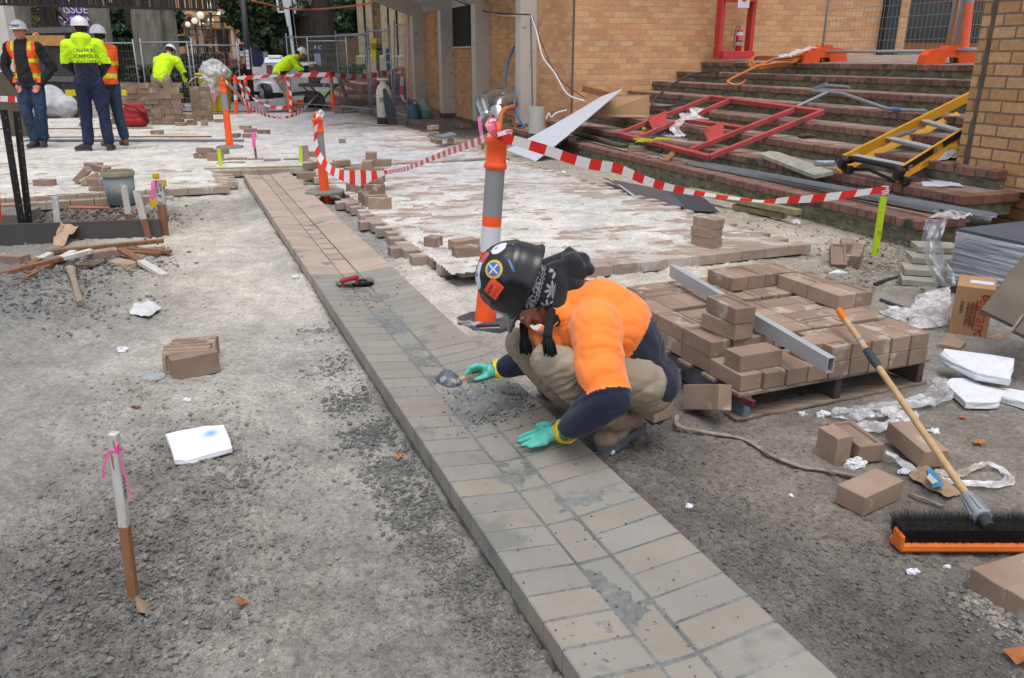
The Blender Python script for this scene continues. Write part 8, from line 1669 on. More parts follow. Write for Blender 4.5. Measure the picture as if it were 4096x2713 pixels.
def tree(label,trunks,bark,blobs,n,size,lm,seed=1,cat='tree',name='tree',group=None):
 base=Vector(trunks[0][0][0]);rt=empty(name,base,label,cat,group)
 for tr_ in trunks:mb=MB();P_=catmull([q[0]for q in tr_],5);R_=np.interp(np.linspace(0,1,len(P_)),np.linspace(0,1,len(tr_)),[q[1]for q in tr_]);mb.tube(P_,[float(r)for r in R_],12);mb.v=[tuple(Vector(v)*1+Vector((nzv(v,3),nzv(v,3,5),0))*.05)for v in mb.v];mb.build('trunk',bark,rt,True)
 if n:v,f,c=leafcloud(blobs,n,size,seed);o=npmesh('crown',v,f,lm,{'var':c},False);o.parent=rt;o.matrix_parent_inverse=parent_mat(rt).inverted()
 return rt
ml1,ml2,ml3,ml4=leafmat('pine_needles',C(48,74,50)),leafmat('dark_foliage',C(60,78,50)),leafmat('hedge_leaves',C(74,82,48)),leafmat('autumn_leaves',C(132,132,78))
vY=lambda r,x,y,Y:V(r,x,y,Y)
def gtr(r,x,Y):p=V(r,x,500,Y);p.z=fh(Y)-.1;return p
def trunk(r,x0,x1,Y,w0,w1,top=-500):
 a=gtr(r,x0,Y);b_=V(r,x1,top,Y);return[(a,w0),(a.lerp(b_,.12),w0*.86),(a.lerp(b_,.5),(w0+w1)/2),(b_,w1)]
tree('big pale plane tree trunk just right of the pine',[trunk('A',1400,1310,27,.50,.38)],m_bark,[],0,0,ml1)
tree('mottled trunk leaning behind the bending man',[trunk('A',1620,1480,28,.31,.25)],m_bark,[],0,0,ml1)
tree('grey trunk behind the two standing men',[trunk('A',985,850,26,.29,.27)],m_bark,[],0,0,ml1)
tree('bare dark tree with thin twigs behind the hoarding',[trunk('A',455,410,24,.25,.22)]+[[(vY('A',400+i*14,-60+i*6,24),.04),(vY('A',520+i*22,90+i*20,24),.025),(vY('A',640+i*18,190+i*24,24.3),.01)]for i in range(4)]+[[(vY('A',440,60+i*40,24),.03),(vY('A',300-i*30,90+i*25,24),.02),(vY('A',200-i*20,200+i*12,24),.008)]for i in range(3)],m_bark_d,[],0,0,ml1)
tree('pale mottled trunk at the upper left corner',[trunk('A',110,90,23,.36,.34)],m_bark,[((*vY('A',270,150,25),),(1.1,.8,.9)),((*vY('A',230,230,25),),(.9,.7,.5))],2600,.06,ml4,3)
pb=[]
for(cx,cy,rw,rh)in((1120,110,90,60),(1100,190,115,55),(1150,290,150,60),(1090,360,140,50),(1200,400,150,50),(1060,440,120,40),(1120,240,120,50)):q=vY('A',cx,cy,31);pb.append(((*q,),(rw/2.368/3180*31*1.06,1.0,rh/2.368/3180*31*1.0)))
tree('dark pine with tiered branches behind the fence',[trunk('A',1190,1160,31,.42,.30)]+[[(vY('A',1180,y,31),.06),(vY('A',1180+dx,y+30,31),.02)]for y,dx in((120,170),(170,200),(240,180),(300,-150),(200,-130),(130,140))],m_bark_d,pb,9000,.11,ml1,5,'pine tree','pine_tree')
pb=[]
for(cx,cy,rw,rh)in((1600,150,110,70),(1590,280,100,40),(1430,150,60,60),(1430,250,60,70),(1640,390,120,35),(1420,350,60,50),(1560,220,120,30)):q=vY('A',cx,cy,33);pb.append(((*q,),(rw/2.368/3180*33,1.0,rh/2.368/3180*33)))
tree('dark pine seen between the two pale trunks',[trunk('A',1530,1520,33,.3,.25)],m_bark_d,pb,6500,.11,ml1,6,'pine tree','pine_tree')
pb=[((*vY('B',x,y,34),),(w/2.368/90,1.6,h_/2.368/90))for x,y,w,h_ in((620,40,170,80),(600,180,110,60),(760,180,200,110),(800,330,150,90),(900,100,260,120),(860,400,90,70),(1000,60,240,110),(780,40,200,80),(960,300,110,80),(1030,430,60,60))]
tree('dark shaggy evergreen overhanging the lamp posts',[trunk('B',1000,900,34,.34,.22),trunk('B',1020,760,34.3,.2,.1,200)],m_bark_d,pb,15000,.12,ml2,7)
pb=[((*vY('B',x,y,37),),(w/2.368/84,1.5,h_/2.368/84))for x,y,w,h_ in((1250,20,260,90),(1600,80,170,150),(1500,40,200,100),(1620,250,110,90),(1420,20,200,80),(1680,40,90,120),(1600,180,120,90))]
tree('pair of big dark trunks with green foliage behind the trailer',[trunk('B',1215,1170,35,.55,.5),trunk('B',1330,1260,35.5,.75,.6),trunk('B',1440,1500,36,.4,.3)],m_bark_d,pb,12000,.12,leafmat('deep_green_leaves',C(62,88,52)),8)
def hedge(x0,x1,y0,y1,z1,label,n,seed,lm=ml3):
 rt=empty('hedge',((x0+x1)/2,y0,fh(y0)),label,'hedge');mb=MB();zb=fh(y0)-.1;mb.box(((x0+x1)/2,(y0+y1)/2,(zb+z1)/2),(x1-x0-.15,y1-y0-.15,z1-zb-.08));mb.build('branches',mat('hedge_inside',C(50,48,34),rough=.95),rt)
 r_=np.random.default_rng(seed);p=np.stack([r_.uniform(x0,x1,n),r_.uniform(y0,y1,n),r_.uniform(zb,z1,n)],1);k=r_.integers(0,3,n);p[k==0,1]=y0+r_.normal(0,.04,(k==0).sum());p[k==1,2]=z1+r_.normal(0,.03,(k==1).sum());p[(k==2),1]=y0
 v,f,c=leafcloud([((0,0,0),(.01,.01,.01))],n,.06,seed);v=v+np.repeat(p,4,0);o=npmesh('foliage',v,f,lm,{'var':c},False);o.parent=rt;o.matrix_parent_inverse=parent_mat(rt).inverted()
xl,xr=V('A',1050,650,24.5).x,V('A',2290,650,24.5).x
hedge(xl,xr,24.2,25.2,V('A',1600,650,24.2).z,'near clipped brown green hedge right behind the wire fence',9000,11)
hedge(V('A',600,600,33).x,V('A',1960,560,33).x,31.5,34,V('A',1500,530,31.5).z,'farther rounded hedge below the arched door',9000,12)
q=V('B',1580,620,33);hedge(V('B',1540,620,30).x,V('B',1760,620,30).x,30,31,V('B',1600,640,30).z,'low green shrub at the foot of the stone church',3500,13,ml2)
def gsheet(nm,x0,x1,y0,y1,mm,dz,kind='structure'):
 mb=MB();mb.grid(lambda u,v:Vector((x0+(x1-x0)*u,y0+(y1-y0)*v,fh(y0+(y1-y0)*v)+dz)),8,14);tag(mb.build(nm,mm),kind=kind)
m_grass=mat('lawn_green',C(112,164,60),col2=C(84,130,46),rough=.9,scale=8,bump=.6,bscale=60)
gsheet('lawn',V('A',-600,640,26).x,V('A',1700,640,30).x,25.6,31.4,m_grass,.01);gsheet('lawn',V('B',1500,750,29).x,V('B',2000,750,29).x,25.5,33,m_grass,.012)
gsheet('path',V('B',520,700,27).x,V('B',1400,700,27).x,21.8,42.8,mat('grey_asphalt',C(132,132,136),rough=.9,contrast=.15,scale=3,bump=.2),.008)
# == FENCES, HOARDING, LAMPS
m_wire=mat('fence_wire',C(150,156,162),rough=.5,metal=.4,bump=0);m_fo2=mat('fence_foot_orange',C(250,98,40),rough=.6,contrast=.15,scale=8)
def panel(p0,p1,h_,label,lean=0,n=None,r=.017,wr=.0026,group='temporary wire fence panels',rows=None,zt=None):
 p0,p1=Vector(p0),Vector(p1);L_=(p1-p0).length;d=(p1-p0)/L_;U=(Z+Vector((-d.y,d.x,0))*lean).normalized();rt=empty('wire_fence',p0,label,'fence',group);P_=lambda u,v:p0+d*(u*L_)+U*(v*h_)
 for u in(0,1):mb=MB();mb.cyl(P_(u,-.01),P_(u,1.06),r,n=8);mb.build('upright',m_galv,rt,True)
 for v in(.07,1.0):mb=MB();mb.cyl(P_(0,v),P_(1,v),r,n=8);mb.build('rail',m_galv,rt,True)
 mb=MB();nx_=n or int(L_/.085);ny=rows or 8
 for k_ in range(1,nx_):mb.cyl(P_(k_/nx_,.07),P_(k_/nx_,1),wr,n=3)
 for k_ in range(1,ny):mb.cyl(P_(0,.07+.93*k_/ny),P_(1,.07+.93*k_/ny),wr*1.15,n=3)
 o=mb.build('wire_mesh',m_wire,rt);return rt
def foot(p,rz,label,s=1.0,group='orange fence feet'):
 mb=MB();R_=Rz(rz);prof=[(-.36,0),(-.34,.09),(-.28,.15),(-.09,.16),(-.07,.19),(.07,.19),(.09,.16),(.28,.15),(.34,.09),(.36,0),(.10,0),(.07,.07),(-.07,.07),(-.10,0)];q=Matrix(((1,0,0),(0,0,-1),(0,1,0)))
 mb.prism([(x*s,y*s*1.25)for x,y in prof],-.115*s,.115*s,R_@q,c=p);rt=mb.build('fence_block',m_fo2);tag(rt,label,'fence foot',group);return rt
FY=22.3
fq=lambda r,x,Y:(lambda p:Vector((p.x,p.y,.06)))(V(r,x,880,Y))
hF=lambda r,x,y,Y:V(r,x,y,Y).z-.06
panel(fq('A',690,22.6),fq('A',1330,22.3),hF('A',1000,410,22.4),'fence panel behind the standing men')
panel(fq('A',1385,22.0),fq('A',1860,21.6),hF('A',1500,402,22),'fence panel right behind the bending man',.03)
panel(fq('A',1830,22.8),fq('A',2290,23.2),hF('A',2000,430,23),'fence panel behind the yellow bin')
panel(fq('B',1100,23.0),fq('B',1835,20.4),hF('B',1400,345,21.6),'fence panel behind the saw operator')
panel(fq('B',1560,21.6),fq('B',1855,20.2),hF('B',1700,325,20.9),'overlapping fence panel left of the yellow sign')
panel(fq('B',1860,20.2),fq('B',2060,18.9),hF('B',1950,290,19.5),'fence panel carrying the yellow sign')
panel(fq('B',2065,18.9),fq('B',2190,17.6),hF('B',2130,230,18.2),'leaning fence panel next to the white concrete fin',.05)
panel(fq('B',1290,25.5),fq('B',1650,25.5),hF('B',1450,390,25.5),'farther fence panel in front of the blue campus sign')
for(x,y,rz,lab)in((200,935,0,'orange fence foot left of the yellow bin'),(545,900,0,'orange fence foot right behind the stickered post'),(1180,935,.2,'orange fence foot under the saw'),(1280,915,0,'orange fence foot beyond the saw legs'),(1400,895,0,'orange fence foot near the far right post'),(1620,905,.1,'orange fence foot by the timber prop'),(1800,915,-.3,'left foot of the pair under the fence corner'),(1900,905,.3,'right foot of the pair under the fence corner')):foot(G('B',x,y+18,.03),rz,lab)
p=G('B',1190,1030,.03);foot(p,.3,'orange plastic lump by the saw operator\'s boots')
# landing fence
e0=on_v('E',445,570,8.95);e0.z=1.335;e1=on_v('E',1610,580,8.95);e1.z=1.335;e2=on_v('E',1685,560,8.95);e2.z=1.34;e3=on_v('E',2300,560,8.95);e3.z=1.34
hL=1.9
panel(e0,e1,hL,'fence panel standing on the landing above the steps',n=30,r=.02,wr=.003,rows=12);panel(e2,e3,hL,'second landing fence panel running behind the near wall',n=20,r=.02,wr=.003,rows=12)
fz=UA+PI/2-.6;foot(e0+Vector((.02,-.0,-.03)),.0,'left orange fence foot on the top step',.95,'landing fence feet');foot(e1.lerp(e2,.5)+Vector((0,0,-.03)),.0,'right orange fence foot on the top step by the near wall',.95,'landing fence feet');foot(e0+Vector((.15,.35,-.0)),.3,'second orange foot half hidden at the left of the landing fence',1.0,'landing fence feet')
# red stand with extinguisher
m_rdf=mat('red_stand_paint',C(206,62,66),rough=.5,contrast=.12,scale=6,speck=C(190,180,170),speck_scale=4,speck_amt=-.05)
u_=U1-.45
sA,sB=on_u('D',1375,560,u_),on_u('D',1665,560,u_);sB.z=sA.z
rs=empty('extinguisher_stand',sA,'red open stand against the brick wall holding a fire extinguisher','stand');ax_=(sB-sA).normalized();ay_=Vector((-ax_.y,ax_.x,0));Mr=Matrix((ax_,ay_,Z)).transposed();Ws_=(sB-sA).length
for k_ in(0,Ws_):mb=MB();mb.box(sA+ax_*k_+Z*1.1+ay_*.1,(.075,.16,2.2),Mr,.004);mb.build('side_post',m_rdf,rs)
mb=MB();hb_=V('D',1540,485,sA.y).z-sA.z;mb.box(sA+ax_*Ws_/2+Z*hb_/2+ay_*.05,(Ws_,.30,hb_),Mr,.006);mb.build('base_box',m_rdf,rs);mb=MB();mb.box(sA+ax_*Ws_/2+Z*(V('D',1500,0,sA.y).z-sA.z+.04)+ay_*.05,(Ws_,.2,.12),Mr,.004);mb.build('cross_bar',m_rdf,rs)
def exting(c,H_,root_label,txt=True,gm=None):
 rt=empty('fire_extinguisher',c,root_label,'fire extinguisher');r=H_*.125;m_er=mat('extinguisher_red',C(196,28,40),rough=.25,contrast=.05,bump=0,coat=.4)
 mb=MB();mb.lathe([(r*.9,0),(r,H_*.02),(r,H_*.68),(r*.8,H_*.76),(r*.3,H_*.82),(r*.3,H_*.86)],24,c=c);cy_=mb.build('cylinder',gm or m_er,rt,True)
 mb=MB();mb.lathe([(r*1.01,H_*.55),(r*1.01,H_*.67)],24,c=c,capb=False,capt=False);mb.build('white_band',m_lb,rt,True);mb=MB();mb.lathe([(r*1.012,H_*.2),(r*1.012,H_*.32)],24,c=c,capb=False,capt=False,);mb.build('green_band',mat('green_label',C(30,120,90),rough=.4,col2=C(220,230,225),scale=38),rt,True)
 mb=MB();mb.bar(c+Z*H_*.88,c+Vector((r*1.6,-.02,H_*.95)),.02,.012);mb.bar(c+Z*H_*.86,c+Vector((r*1.7,-.02,H_*.88)),.02,.01);mb.build('lever',m_galv,rt)
 mb=MB();mb.tube(catmull([c+Z*H_*.86,c+Vector((-r*1.1,-.02,H_*.86)),c+Vector((-r*1.5,-.02,H_*.6)),c+Vector((-r*1.55,-.02,H_*.1))],5),r*.12,7);mb.build('hose',m_blk,rt,True)
 if txt:text_mesh('FIRE\nBOX',r*.55,frame((1,0,0),Z,c+Vector((r*.15,-r*1.03,H_*.44))),m_lb,'lettering',rt,.002)
exting(sA+ax_*Ws_*.56+Z*(hb_+.002),V('D',1540,215,sA.y).z-sA.z-hb_,'red fire extinguisher with white and green bands in the red stand')
mb=MB();q=V('D',1600,10,sA.y-.12);mb.box(q,(.2,.006,.22),Rz(.1));nt_=tag(mb.build('notice_sheet',m_lb),'white notice with a red disc hanging in the red stand','notice');mb=MB();mb.lathe([(.0,0),(.06,.001)],20,Rx(PI/2),c=q+Vector((0,-.006,.05)));mb.build('red_disc',m_tr,nt_)
# ducts, pipes, tubs at the fins
m_duct=mat('spiral_duct',C(190,194,198),rough=.22,metal=.9,contrast=.12,scale=5,bump=.05)
for pts,r_,lab in(([('C',1230,905,15.6),('C',1130,905,15.5),('C',1075,920,15.4),('C',1020,960,15.2),('C',1020,1000,15.1),('C',1060,1110,14.9),('C',1075,1150,14.8)],.135,'left shiny duct elbow under the blue hose'),([('C',1320,960,15.2),('C',1230,965,15.1),('C',1185,985,15.0),('C',1165,1040,14.9),('C',1185,1150,14.8)],.15,'right shiny duct elbow beside the orange hose')):
 P_=[V(*q)for q in pts];rt=empty('metal_duct',P_[-1],lab,'duct','ducts between the fins');mb=MB();mb.tube(P_,r_,18);mb.build('tube',m_duct,rt,True,autos=25)
 for q in(1,3,len(P_)-2):d_=(P_[q]-P_[q-1]).normalized();mb=MB();mb.tube([P_[q]-d_*.02,P_[q]+d_*.02],r_*1.04,18);mb.build('joint_ring',m_duct,rt,True,autos=30)
hose([V('C',1320,1015,14.9),V('C',1240,1035,14.7),V('C',1195,1090,14.5),V('C',1180,1180,14.2),V('C',1175,1230,14.0)],.05,m_ho,'thick orange hose arching down from the fin',n=12)
hose([V('C',1320,440,16.2),V('C',1260,600,16.1),V('C',1235,780,16.0),V('C',1228,880,15.9)],.02,mat('blue_hose',C(64,120,170),rough=.5),'thin blue hose down to the duct');hose([V('C',1325,860,15.2),V('C',1320,980,15.0),V('C',1350,1100,14.7),V('C',1415,1205,14.3)],.022,MATS['blue_hose'],'blue hose looping to the step end')
hose([V('C',1060,1200,14.4),V('C',1085,1120,14.6),V('C',1130,1080,14.8),V('C',1240,1085,14.9),V('C',1325,1120,14.9)],.02,m_ho,'thin orange lead between the ducts')
mb=MB();mb.bar(V('C',1475,150,14.1),V('C',1492,1025,14.1),.03,.03);tag(mb.build('conduit',mat('grey_conduit',C(120,122,126),rough=.6)),'grey conduit running down the nearest fin','conduit')
mb=MB();q=V('C',1528,1235,13.6);q.z=Z8;mb.lathe([(.13,0),(.13,.42),(.122,.42),(.12,.02)],24,c=q,capt=False);tag(mb.build('pvc_pipe_section',mat('pale_pvc',C(206,206,200),rough=.4),None,True,autos=40),'white PVC pipe section standing on the lowest step','pipe')
for pts,r_,mm,lab in(([('C',760,0,20),('C',910,60,19.3),('C',1100,120,17.5),('C',1470,140,14.2)],.012,m_blk,'black wires strung from the third fin to the nearest fin'),([('C',780,10,20),('C',960,75,19.3),('C',1150,140,17.5),('C',1370,153,15)],.014,m_lb,'white cable strung below the black wires'),([('C',1480,150,14),('C',1530,300,13.9),('C',1590,540,13.6),('C',1700,690,13.3),('C',1820,890,13),('C',1980,955,12.8)],.012,m_lb,'white cables drooping along the brick wall'),([('C',1490,150,14),('C',1550,330,13.9),('C',1660,600,13.6),('C',1780,780,13.3),('C',1990,930,13)],.007,m_blk,'dark wire drooping along the brick wall'),([('C',1620,1130,13),('C',1645,1075,13),('C',1670,1110,13),('C',1720,1070,13),('C',1815,1045,13)],.012,m_lb,'white cable loops behind the white sheet'),([('B',730,10,20),('B',1000,70,21),('B',1180,92,21),('B',1400,85,21),('B',1700,55,19),('B',1880,25,18)],.022,m_ho,'orange lead strung high across the site'),([('B',1440,1185,11),('B',1550,1180,11),('B',1680,1165,11),('B',1760,1170,11),('B',1900,1190,11),('B',2080,1185,11)],.009,m_ho,'orange lead lying in front of the sprayer')):
 P_=[V(*q)for q in pts]
 if 'lying'in lab:P_=[G(q[0],q[1],q[2],PT+.01)for q in pts]
 hose(P_,r_,mm,lab,'cable','cable',5)
q=G('C',372,1128,-.08);wc=empty('watering_can',q,'blue watering can at the foot of the first fin','watering can');m_wc=mat('blue_can',C(74,120,148),rough=.5);mb=MB();mb.lathe([(.16,0),(.16,.26),(.12,.34),(.05,.36)],18,c=q);mb.build('body',m_wc,wc,True,autos=40);mb=MB();mb.tube([q+Vector((-.12,0,.1)),q+Vector((-.26,0,.4))],[.03,.02],8);mb.build('spout',m_wc,wc,True);mb=MB();mb.tube(catmull([q+Vector((.1,0,.34)),q+Vector((.02,0,.46)),q+Vector((-.08,0,.36))],5),.015,6);mb.build('handle',m_wc,wc,True)
q=G('C',478,1125,-.08);sk=blob('cement_sack',[('c',q+Z*.1,q+Vector((-.02,.1,.45)),.16,.06),('e',q+Z*.14,(.2,.13,.16))],.02,mat('teal_white_sack',C(66,126,130),rough=.5,col2=C(196,198,200),scale=2,stretch=(.3,.3,3)),None,3,folds(.02,8));tag(sk,'teal and white bag slumped against the second fin','bag')
q=G('B',1990,1175,PT);sp_=empty('garden_sprayer',q,'cream pressure sprayer marked 35C with a black wand beside it','sprayer');k_=1.0;mb=MB();mb.lathe([(.14,.1),(.155,.16),(.155,.62),(.12,.74),(.06,.80),(.06,.84),(.13,.87),(.12,.90),(.03,.90)],22,c=q);mb.build('tank',mat('cream_plastic',C(206,204,186),rough=.45,contrast=.12,scale=4),sp_,True,autos=50)
mb=MB();mb.lathe([(.16,0),(.165,.12),(.15,.14)],22,c=q);mb.build('base',m_blk,sp_,True,autos=40);mb=MB();mb.tube([q+Vector((-.05,0,.9)),q+Vector((-.06,0,1.02)),q+Vector((.06,0,1.05)),q+Vector((.05,0,.92))],.014,6);mb.build('pump_handle',m_blk,sp_);text_mesh('35C',.13,frame((1,-.1,0),Z,q+Vector((.03,-.165,.48))),m_ink,'lettering',sp_,.003)
mb=MB();a=G('B',2060,1185,PT);mb.prism([(-.08,0),(.10,0),(.08,.3),(-.10,.72),(-.16,.7),(-.14,.3)],0,.03,Rz(.1)@Rx(PI/2),c=a);tag(mb.build('rubber_flap',m_mat2),'black rubber flap leaning on the sprayer','flap')
# wheelie bin, bag, sack, stand
q=G('B',375,1075,.06);wb=empty('wheelie_bin',q,'yellow wheelie bin draped with clear plastic','bin');m_bin=mat('bin_yellow',C(196,178,20),rough=.5,contrast=.1,scale=4);hB=V('B',375,755,q.y).z;mb=MB();s0,s1_=.24,.31;vs=[q+Vector((x*s0,y*s0+.3,.05))for x,y in((-1,-1),(1,-1),(1,1),(-1,1))]+[q+Vector((x*s1_,y*s1_+.3,hB))for x,y in((-1,-1),(1,-1),(1,1),(-1,1))];mb.add(vs,[(3,2,1,0),(4,5,6,7),(0,1,5,4),(1,2,6,5),(2,3,7,6),(3,0,4,7)]);mb.build('bin_body',m_bin,wb);mb=MB();mb.box(q+Vector((-.05,.35,hB+.03)),(.68,.7,.05),Ry(.12),.02);mb.build('lid',m_bin,wb);mb=MB();mb.cyl(q+Vector((-.28,.2,.1)),q+Vector((-.2,.2,.1)),.1,n=14);mb.build('wheel',m_blk,wb)
pl=blob('plastic_bag',[('c',q+Vector((0,.1,hB*.62)),q+Vector((0,.25,hB+.1)),.22,.3),('e',q+Vector((.1,.2,hB+.1)),(.33,.3,.16))],.03,m_film_w,None,2,folds(.07,5));tag(pl,'white translucent plastic bundled over the yellow bin','plastic film');scrunch([V('B',270,745,q.y),V('B',200,735,q.y),V('B',150,770,q.y),V('B',112,835,q.y)],[.25,.15,.1,.2],'loose wing of plastic blowing left from the yellow bin',mm=m_film_w,amp=.04,sc=5)
q=G('A',1262,1205,.09);rb_=empty('tool_bag',q,'red backpack tool bag on the paving by the paver wall','bag');m_rbg=mat('red_fabric',C(176,34,42),rough=.7,contrast=.2,scale=6);blob('bag_body',[('c',q+Vector((-.12,.15,.12)),q+Vector((-.09,.15,.36)),.13,.10),('c',q+Vector((.12,.15,.12)),q+Vector((.09,.15,.36)),.13,.10),('c',q+Vector((-.1,.15,.25)),q+Vector((.1,.15,.25)),.14,.14),('c',q+Vector((-.13,.03,.10)),q+Vector((.13,.03,.10)),.09,.09),('c',q+Vector((-.1,.03,.2)),q+Vector((.1,.03,.2)),.07,.07)],.015,m_rbg,rb_,3,folds(.01,8));mb=MB();mb.tube(catmull([q+Vector((-.16,.0,.44)),q+Vector((0,-.03,.40)),q+Vector((.14,-.02,.34)),q+Vector((.27,.05,.2)),q+Vector((.27,.1,.08))],5),.028,7,sq=.5);mb.build('strap',m_blk,rb_,True)
q=G('A',500,1105,.06);tag(blob('white_sack',[('e',q+Vector((-.2,.3,.32)),(.45,.35,.36)),('e',q+Vector((.25,.3,.22)),(.42,.3,.26)),('e',q+Vector((-.55,.3,.14)),(.35,.3,.15))],.03,mat('woven_white_sack',C(216,216,222),rough=.8,contrast=.12,scale=4),None,3,folds(.05,4)),'large white woven sack behind the man in the orange vest','sack')
q=G('A',500,905,.06);fs_=empty('first_aid_stand',q,'red first aid and fire point stand behind the standing men','stand');Yq=q.y;a,b_=V('A',400,545,Yq),V('A',585,680,Yq)
mb=MB();mb.box(((a.x+b_.x)/2,Yq,(a.z+b_.z)/2),(b_.x-a.x,.3,a.z-b_.z),None,.03);mb.build('cabinet',m_rdf,fs_);mb=MB();[mb.bar(V('A',x,680,Yq),V('A',x+10,900,Yq),.06,.06)for x in(430,572)];mb.build('leg',m_rdf,fs_)
for(x0,y0,x1,y1,mm,nm)in((440,548,498,640,m_lb,'sign_plate'),(446,570,492,625,mat('safety_green',C(20,96,76),rough=.5),'green_panel'),(512,552,548,612,m_lb,'sign_plate'),(452,690,548,752,m_lb,'sign_plate')):
 a,b_=V('A',x0,y0,Yq-.17),V('A',x1,y1,Yq-.17);mb=MB();mb.box(((a.x+b_.x)/2,Yq-.16-(.01 if 'green'in nm else 0),(a.z+b_.z)/2),(b_.x-a.x,.012,a.z-b_.z));mb.build(nm,mm,fs_)
a=V('A',470,597,Yq-.19);mb=MB();mb.box(a,(.16,.006,.05));mb.box(a+Vector((0,-.004,0)),(.05,.006,.16));mb.build('white_cross',m_lb,fs_)
for x in(480,520):a=V('A',x,720,Yq-.18);mb=MB();mb.lathe([(.05,0),(.075,.002)],16,Rx(PI/2),c=a,capb=False,capt=False);mb.build('red_circle',m_tr,fs_)
exting(G('A',495,900,.06),.62,'pink looking extinguisher with a white label under the first aid stand',False,mat('faded_red',C(190,90,92),rough=.4,col2=C(220,200,200),scale=4,stretch=(.2,.2,2)))
for(x0,x1,lab)in((622,745,'yellow spirit level on the pavers left of the hooded man'),(1105,1200,'yellow spirit level end right of the third man')):a,b_=V('A',x0,880,16.3),V('A',x1,880,16.3);mb=MB();mb.bar(a,b_,.03,.11,bev=.004);tag(mb.build('spirit_level',m_ylw),lab,'spirit level')
mb=MB();q=G('A',610,915,.05);mb.bar(q,V('A',608,485,q.y),.13,.05,bev=.003);tag(mb.build('timber_post',m_pal),'pale timber post standing by the fence behind the men','post')
# hoarding with orange lead
ho=empty('site_hoarding',V('A',450,900,20),'dark grey timber hoarding behind the man in the orange vest','hoarding');a,b_=V('A',180,260,20.5),V('A',700,250,19.5);m_hrd=mat('grey_hoarding',C(84,78,76),col2=C(62,58,56),rough=.9,scale=3,stretch=(3,3,.6))
dq=(b_-a);nb_=14
for k_ in range(nb_):p_,q_=a.lerp(b_,k_/nb_),a.lerp(b_,(k_+.97)/nb_);zt1=V('A',400,255,20).z;mb=MB();mb.box(((p_.x+q_.x)/2,(p_.y+q_.y)/2,zt1/2),((q_-p_).length,.03,zt1),Rz(math.atan2(dq.y,dq.x)));mb.build('board',m_hrd,ho)
mb=MB();[mb.bar(Vector((a.x,a.y-.06,z_)),Vector((b_.x,b_.y-.06,z_)),.05,.12)for z_ in(zt1-.08,zt1-.34,.9)];mb.build('rail',mat('pale_hoarding_rail',C(116,114,112),rough=.9),ho)
for k_ in range(4):hose([V('A',330+k_*8,315,19.4),V('A',310+k_*6,350,19.3),V('A',345+k_*10,430,19.3),V('A',395+k_*9,520,19.3),V('A',412-k_*6,480,19.3),V('A',375-k_*5,390,19.3),V('A',360,325,19.4)],.022,m_ho,['outer','second','third','inner'][k_]+' loop of the orange lead hanging on the hoarding','cable','cable',6,grp='orange lead loops on the hoarding')
mb=MB();mb.box(V('A',200,385,19.2),(2.0,.04,.22));tag(mb.build('timber_rail',mat('yellow_timber',C(196,148,84),rough=.8)),'yellow timber rail behind the man in the orange vest','timber')
mb=MB();p0_,p1_=V('A',-10,20,15),V('A',62,420,15);mb.bar(p1_+(p1_-p0_)*1.2,p0_-(p1_-p0_)*.6,.3,.3);tag(mb.build('leaning_column',m_conc),'pale leaning column at the far left edge','column');mb=MB();a,b_=V('A',-60,600,14.2),V('A',150,1105,14.2);mb.box(((a.x+b_.x)/2,14.4,.55),(b_.x-a.x+.2,.3,1.2));tag(mb.build('concrete_plinth',mat('brown_grey_render',C(104,96,82),rough=.9)),'brown grey block behind the man at the left edge','block')
tape([V('A',-60,935,13.6),V('A',60,938,13.6),V('A',160,942,13.6)],.09,Z,'short piece of striped tape at the left edge beside the jeans',.12,.02)
# purple banner and red banner
for(x,y,w,h_,mm,lab,tx)in((745,95,.95,1.5,mat('purple_banner',C(118,74,168),rough=.7),'purple round banner with white lettering above the white helmet','CAUTION\nISSUES\nPARKING'),(395,150,.7,1.7,mat('red_banner',C(206,60,66),rough=.7),'red banner among the trees at the upper left','')):
 q=V('A',x,y,34);mb=MB();mb.prism([(a_*w,b_2*h_*.75)for a_,b_2 in circ(1,20)]if 'purple'in lab else[(-w/2,-h_),(w/2,-h_*.8),(w/2,h_),(-w/2,h_)],0,.03,Rx(PI/2),c=q);bn=tag(mb.build('banner',mm),lab,'banner')
 if tx:text_mesh(tx,.42,frame((1,0,0),Z,q+Vector((0,-.06,0))),m_lb,'lettering',bn,.01)
m_lp=mat('lamp_post_paint',C(48,48,56),rough=.5);m_gl=mat('opal_globe',C(236,240,214),rough=.3,bump=0,contrast=.04,emit=((1,1,.86),.25))
for(px,py,bx_,by_,ay,x0,x1,gy,rg,Y,lab)in((1522,190,1615,985,250,1350,1720,118,64,36,'nearest double globe lamp post left of the evergreen'),(1330,170,1415,905,348,1200,1515,245,51,39,'second double globe lamp post'),(1235,380,1288,900,418,1105,1360,332,43,41,'third double globe lamp post'),(1108,370,1170,870,461,1000,1222,387,38,43,'farthest double globe lamp post before the arched door')):
 b_=V('g',bx_,by_,Y);t_=V('g',px,py,Y);rt=empty('lamp_post',b_,lab,'lamp post','double globe lamp posts');mb=MB();mb.cyl(b_-Z*.6,t_,.075,.05,n=8);mb.build('pole',m_lp,rt,True);a,c_=V('g',x0,ay,Y),V('g',x1,ay,Y);mb=MB();mb.cyl(a,c_,.035,n=6);mb.build('cross_arm',m_lp,rt)
 for e in(a,c_):g_=V('g',(x0 if e is a else x1)-8,gy,Y);rr_=rg/3.947/3180*Y;mb=MB();mb.cyl(e-Z*.25,g_-Z*rr_,.04,n=6);mb.build('bracket',m_lp,rt);mb=MB();mb.sphere(g_,rr_,nu=20,nv=14);mb.build('globe',m_gl,rt,True)
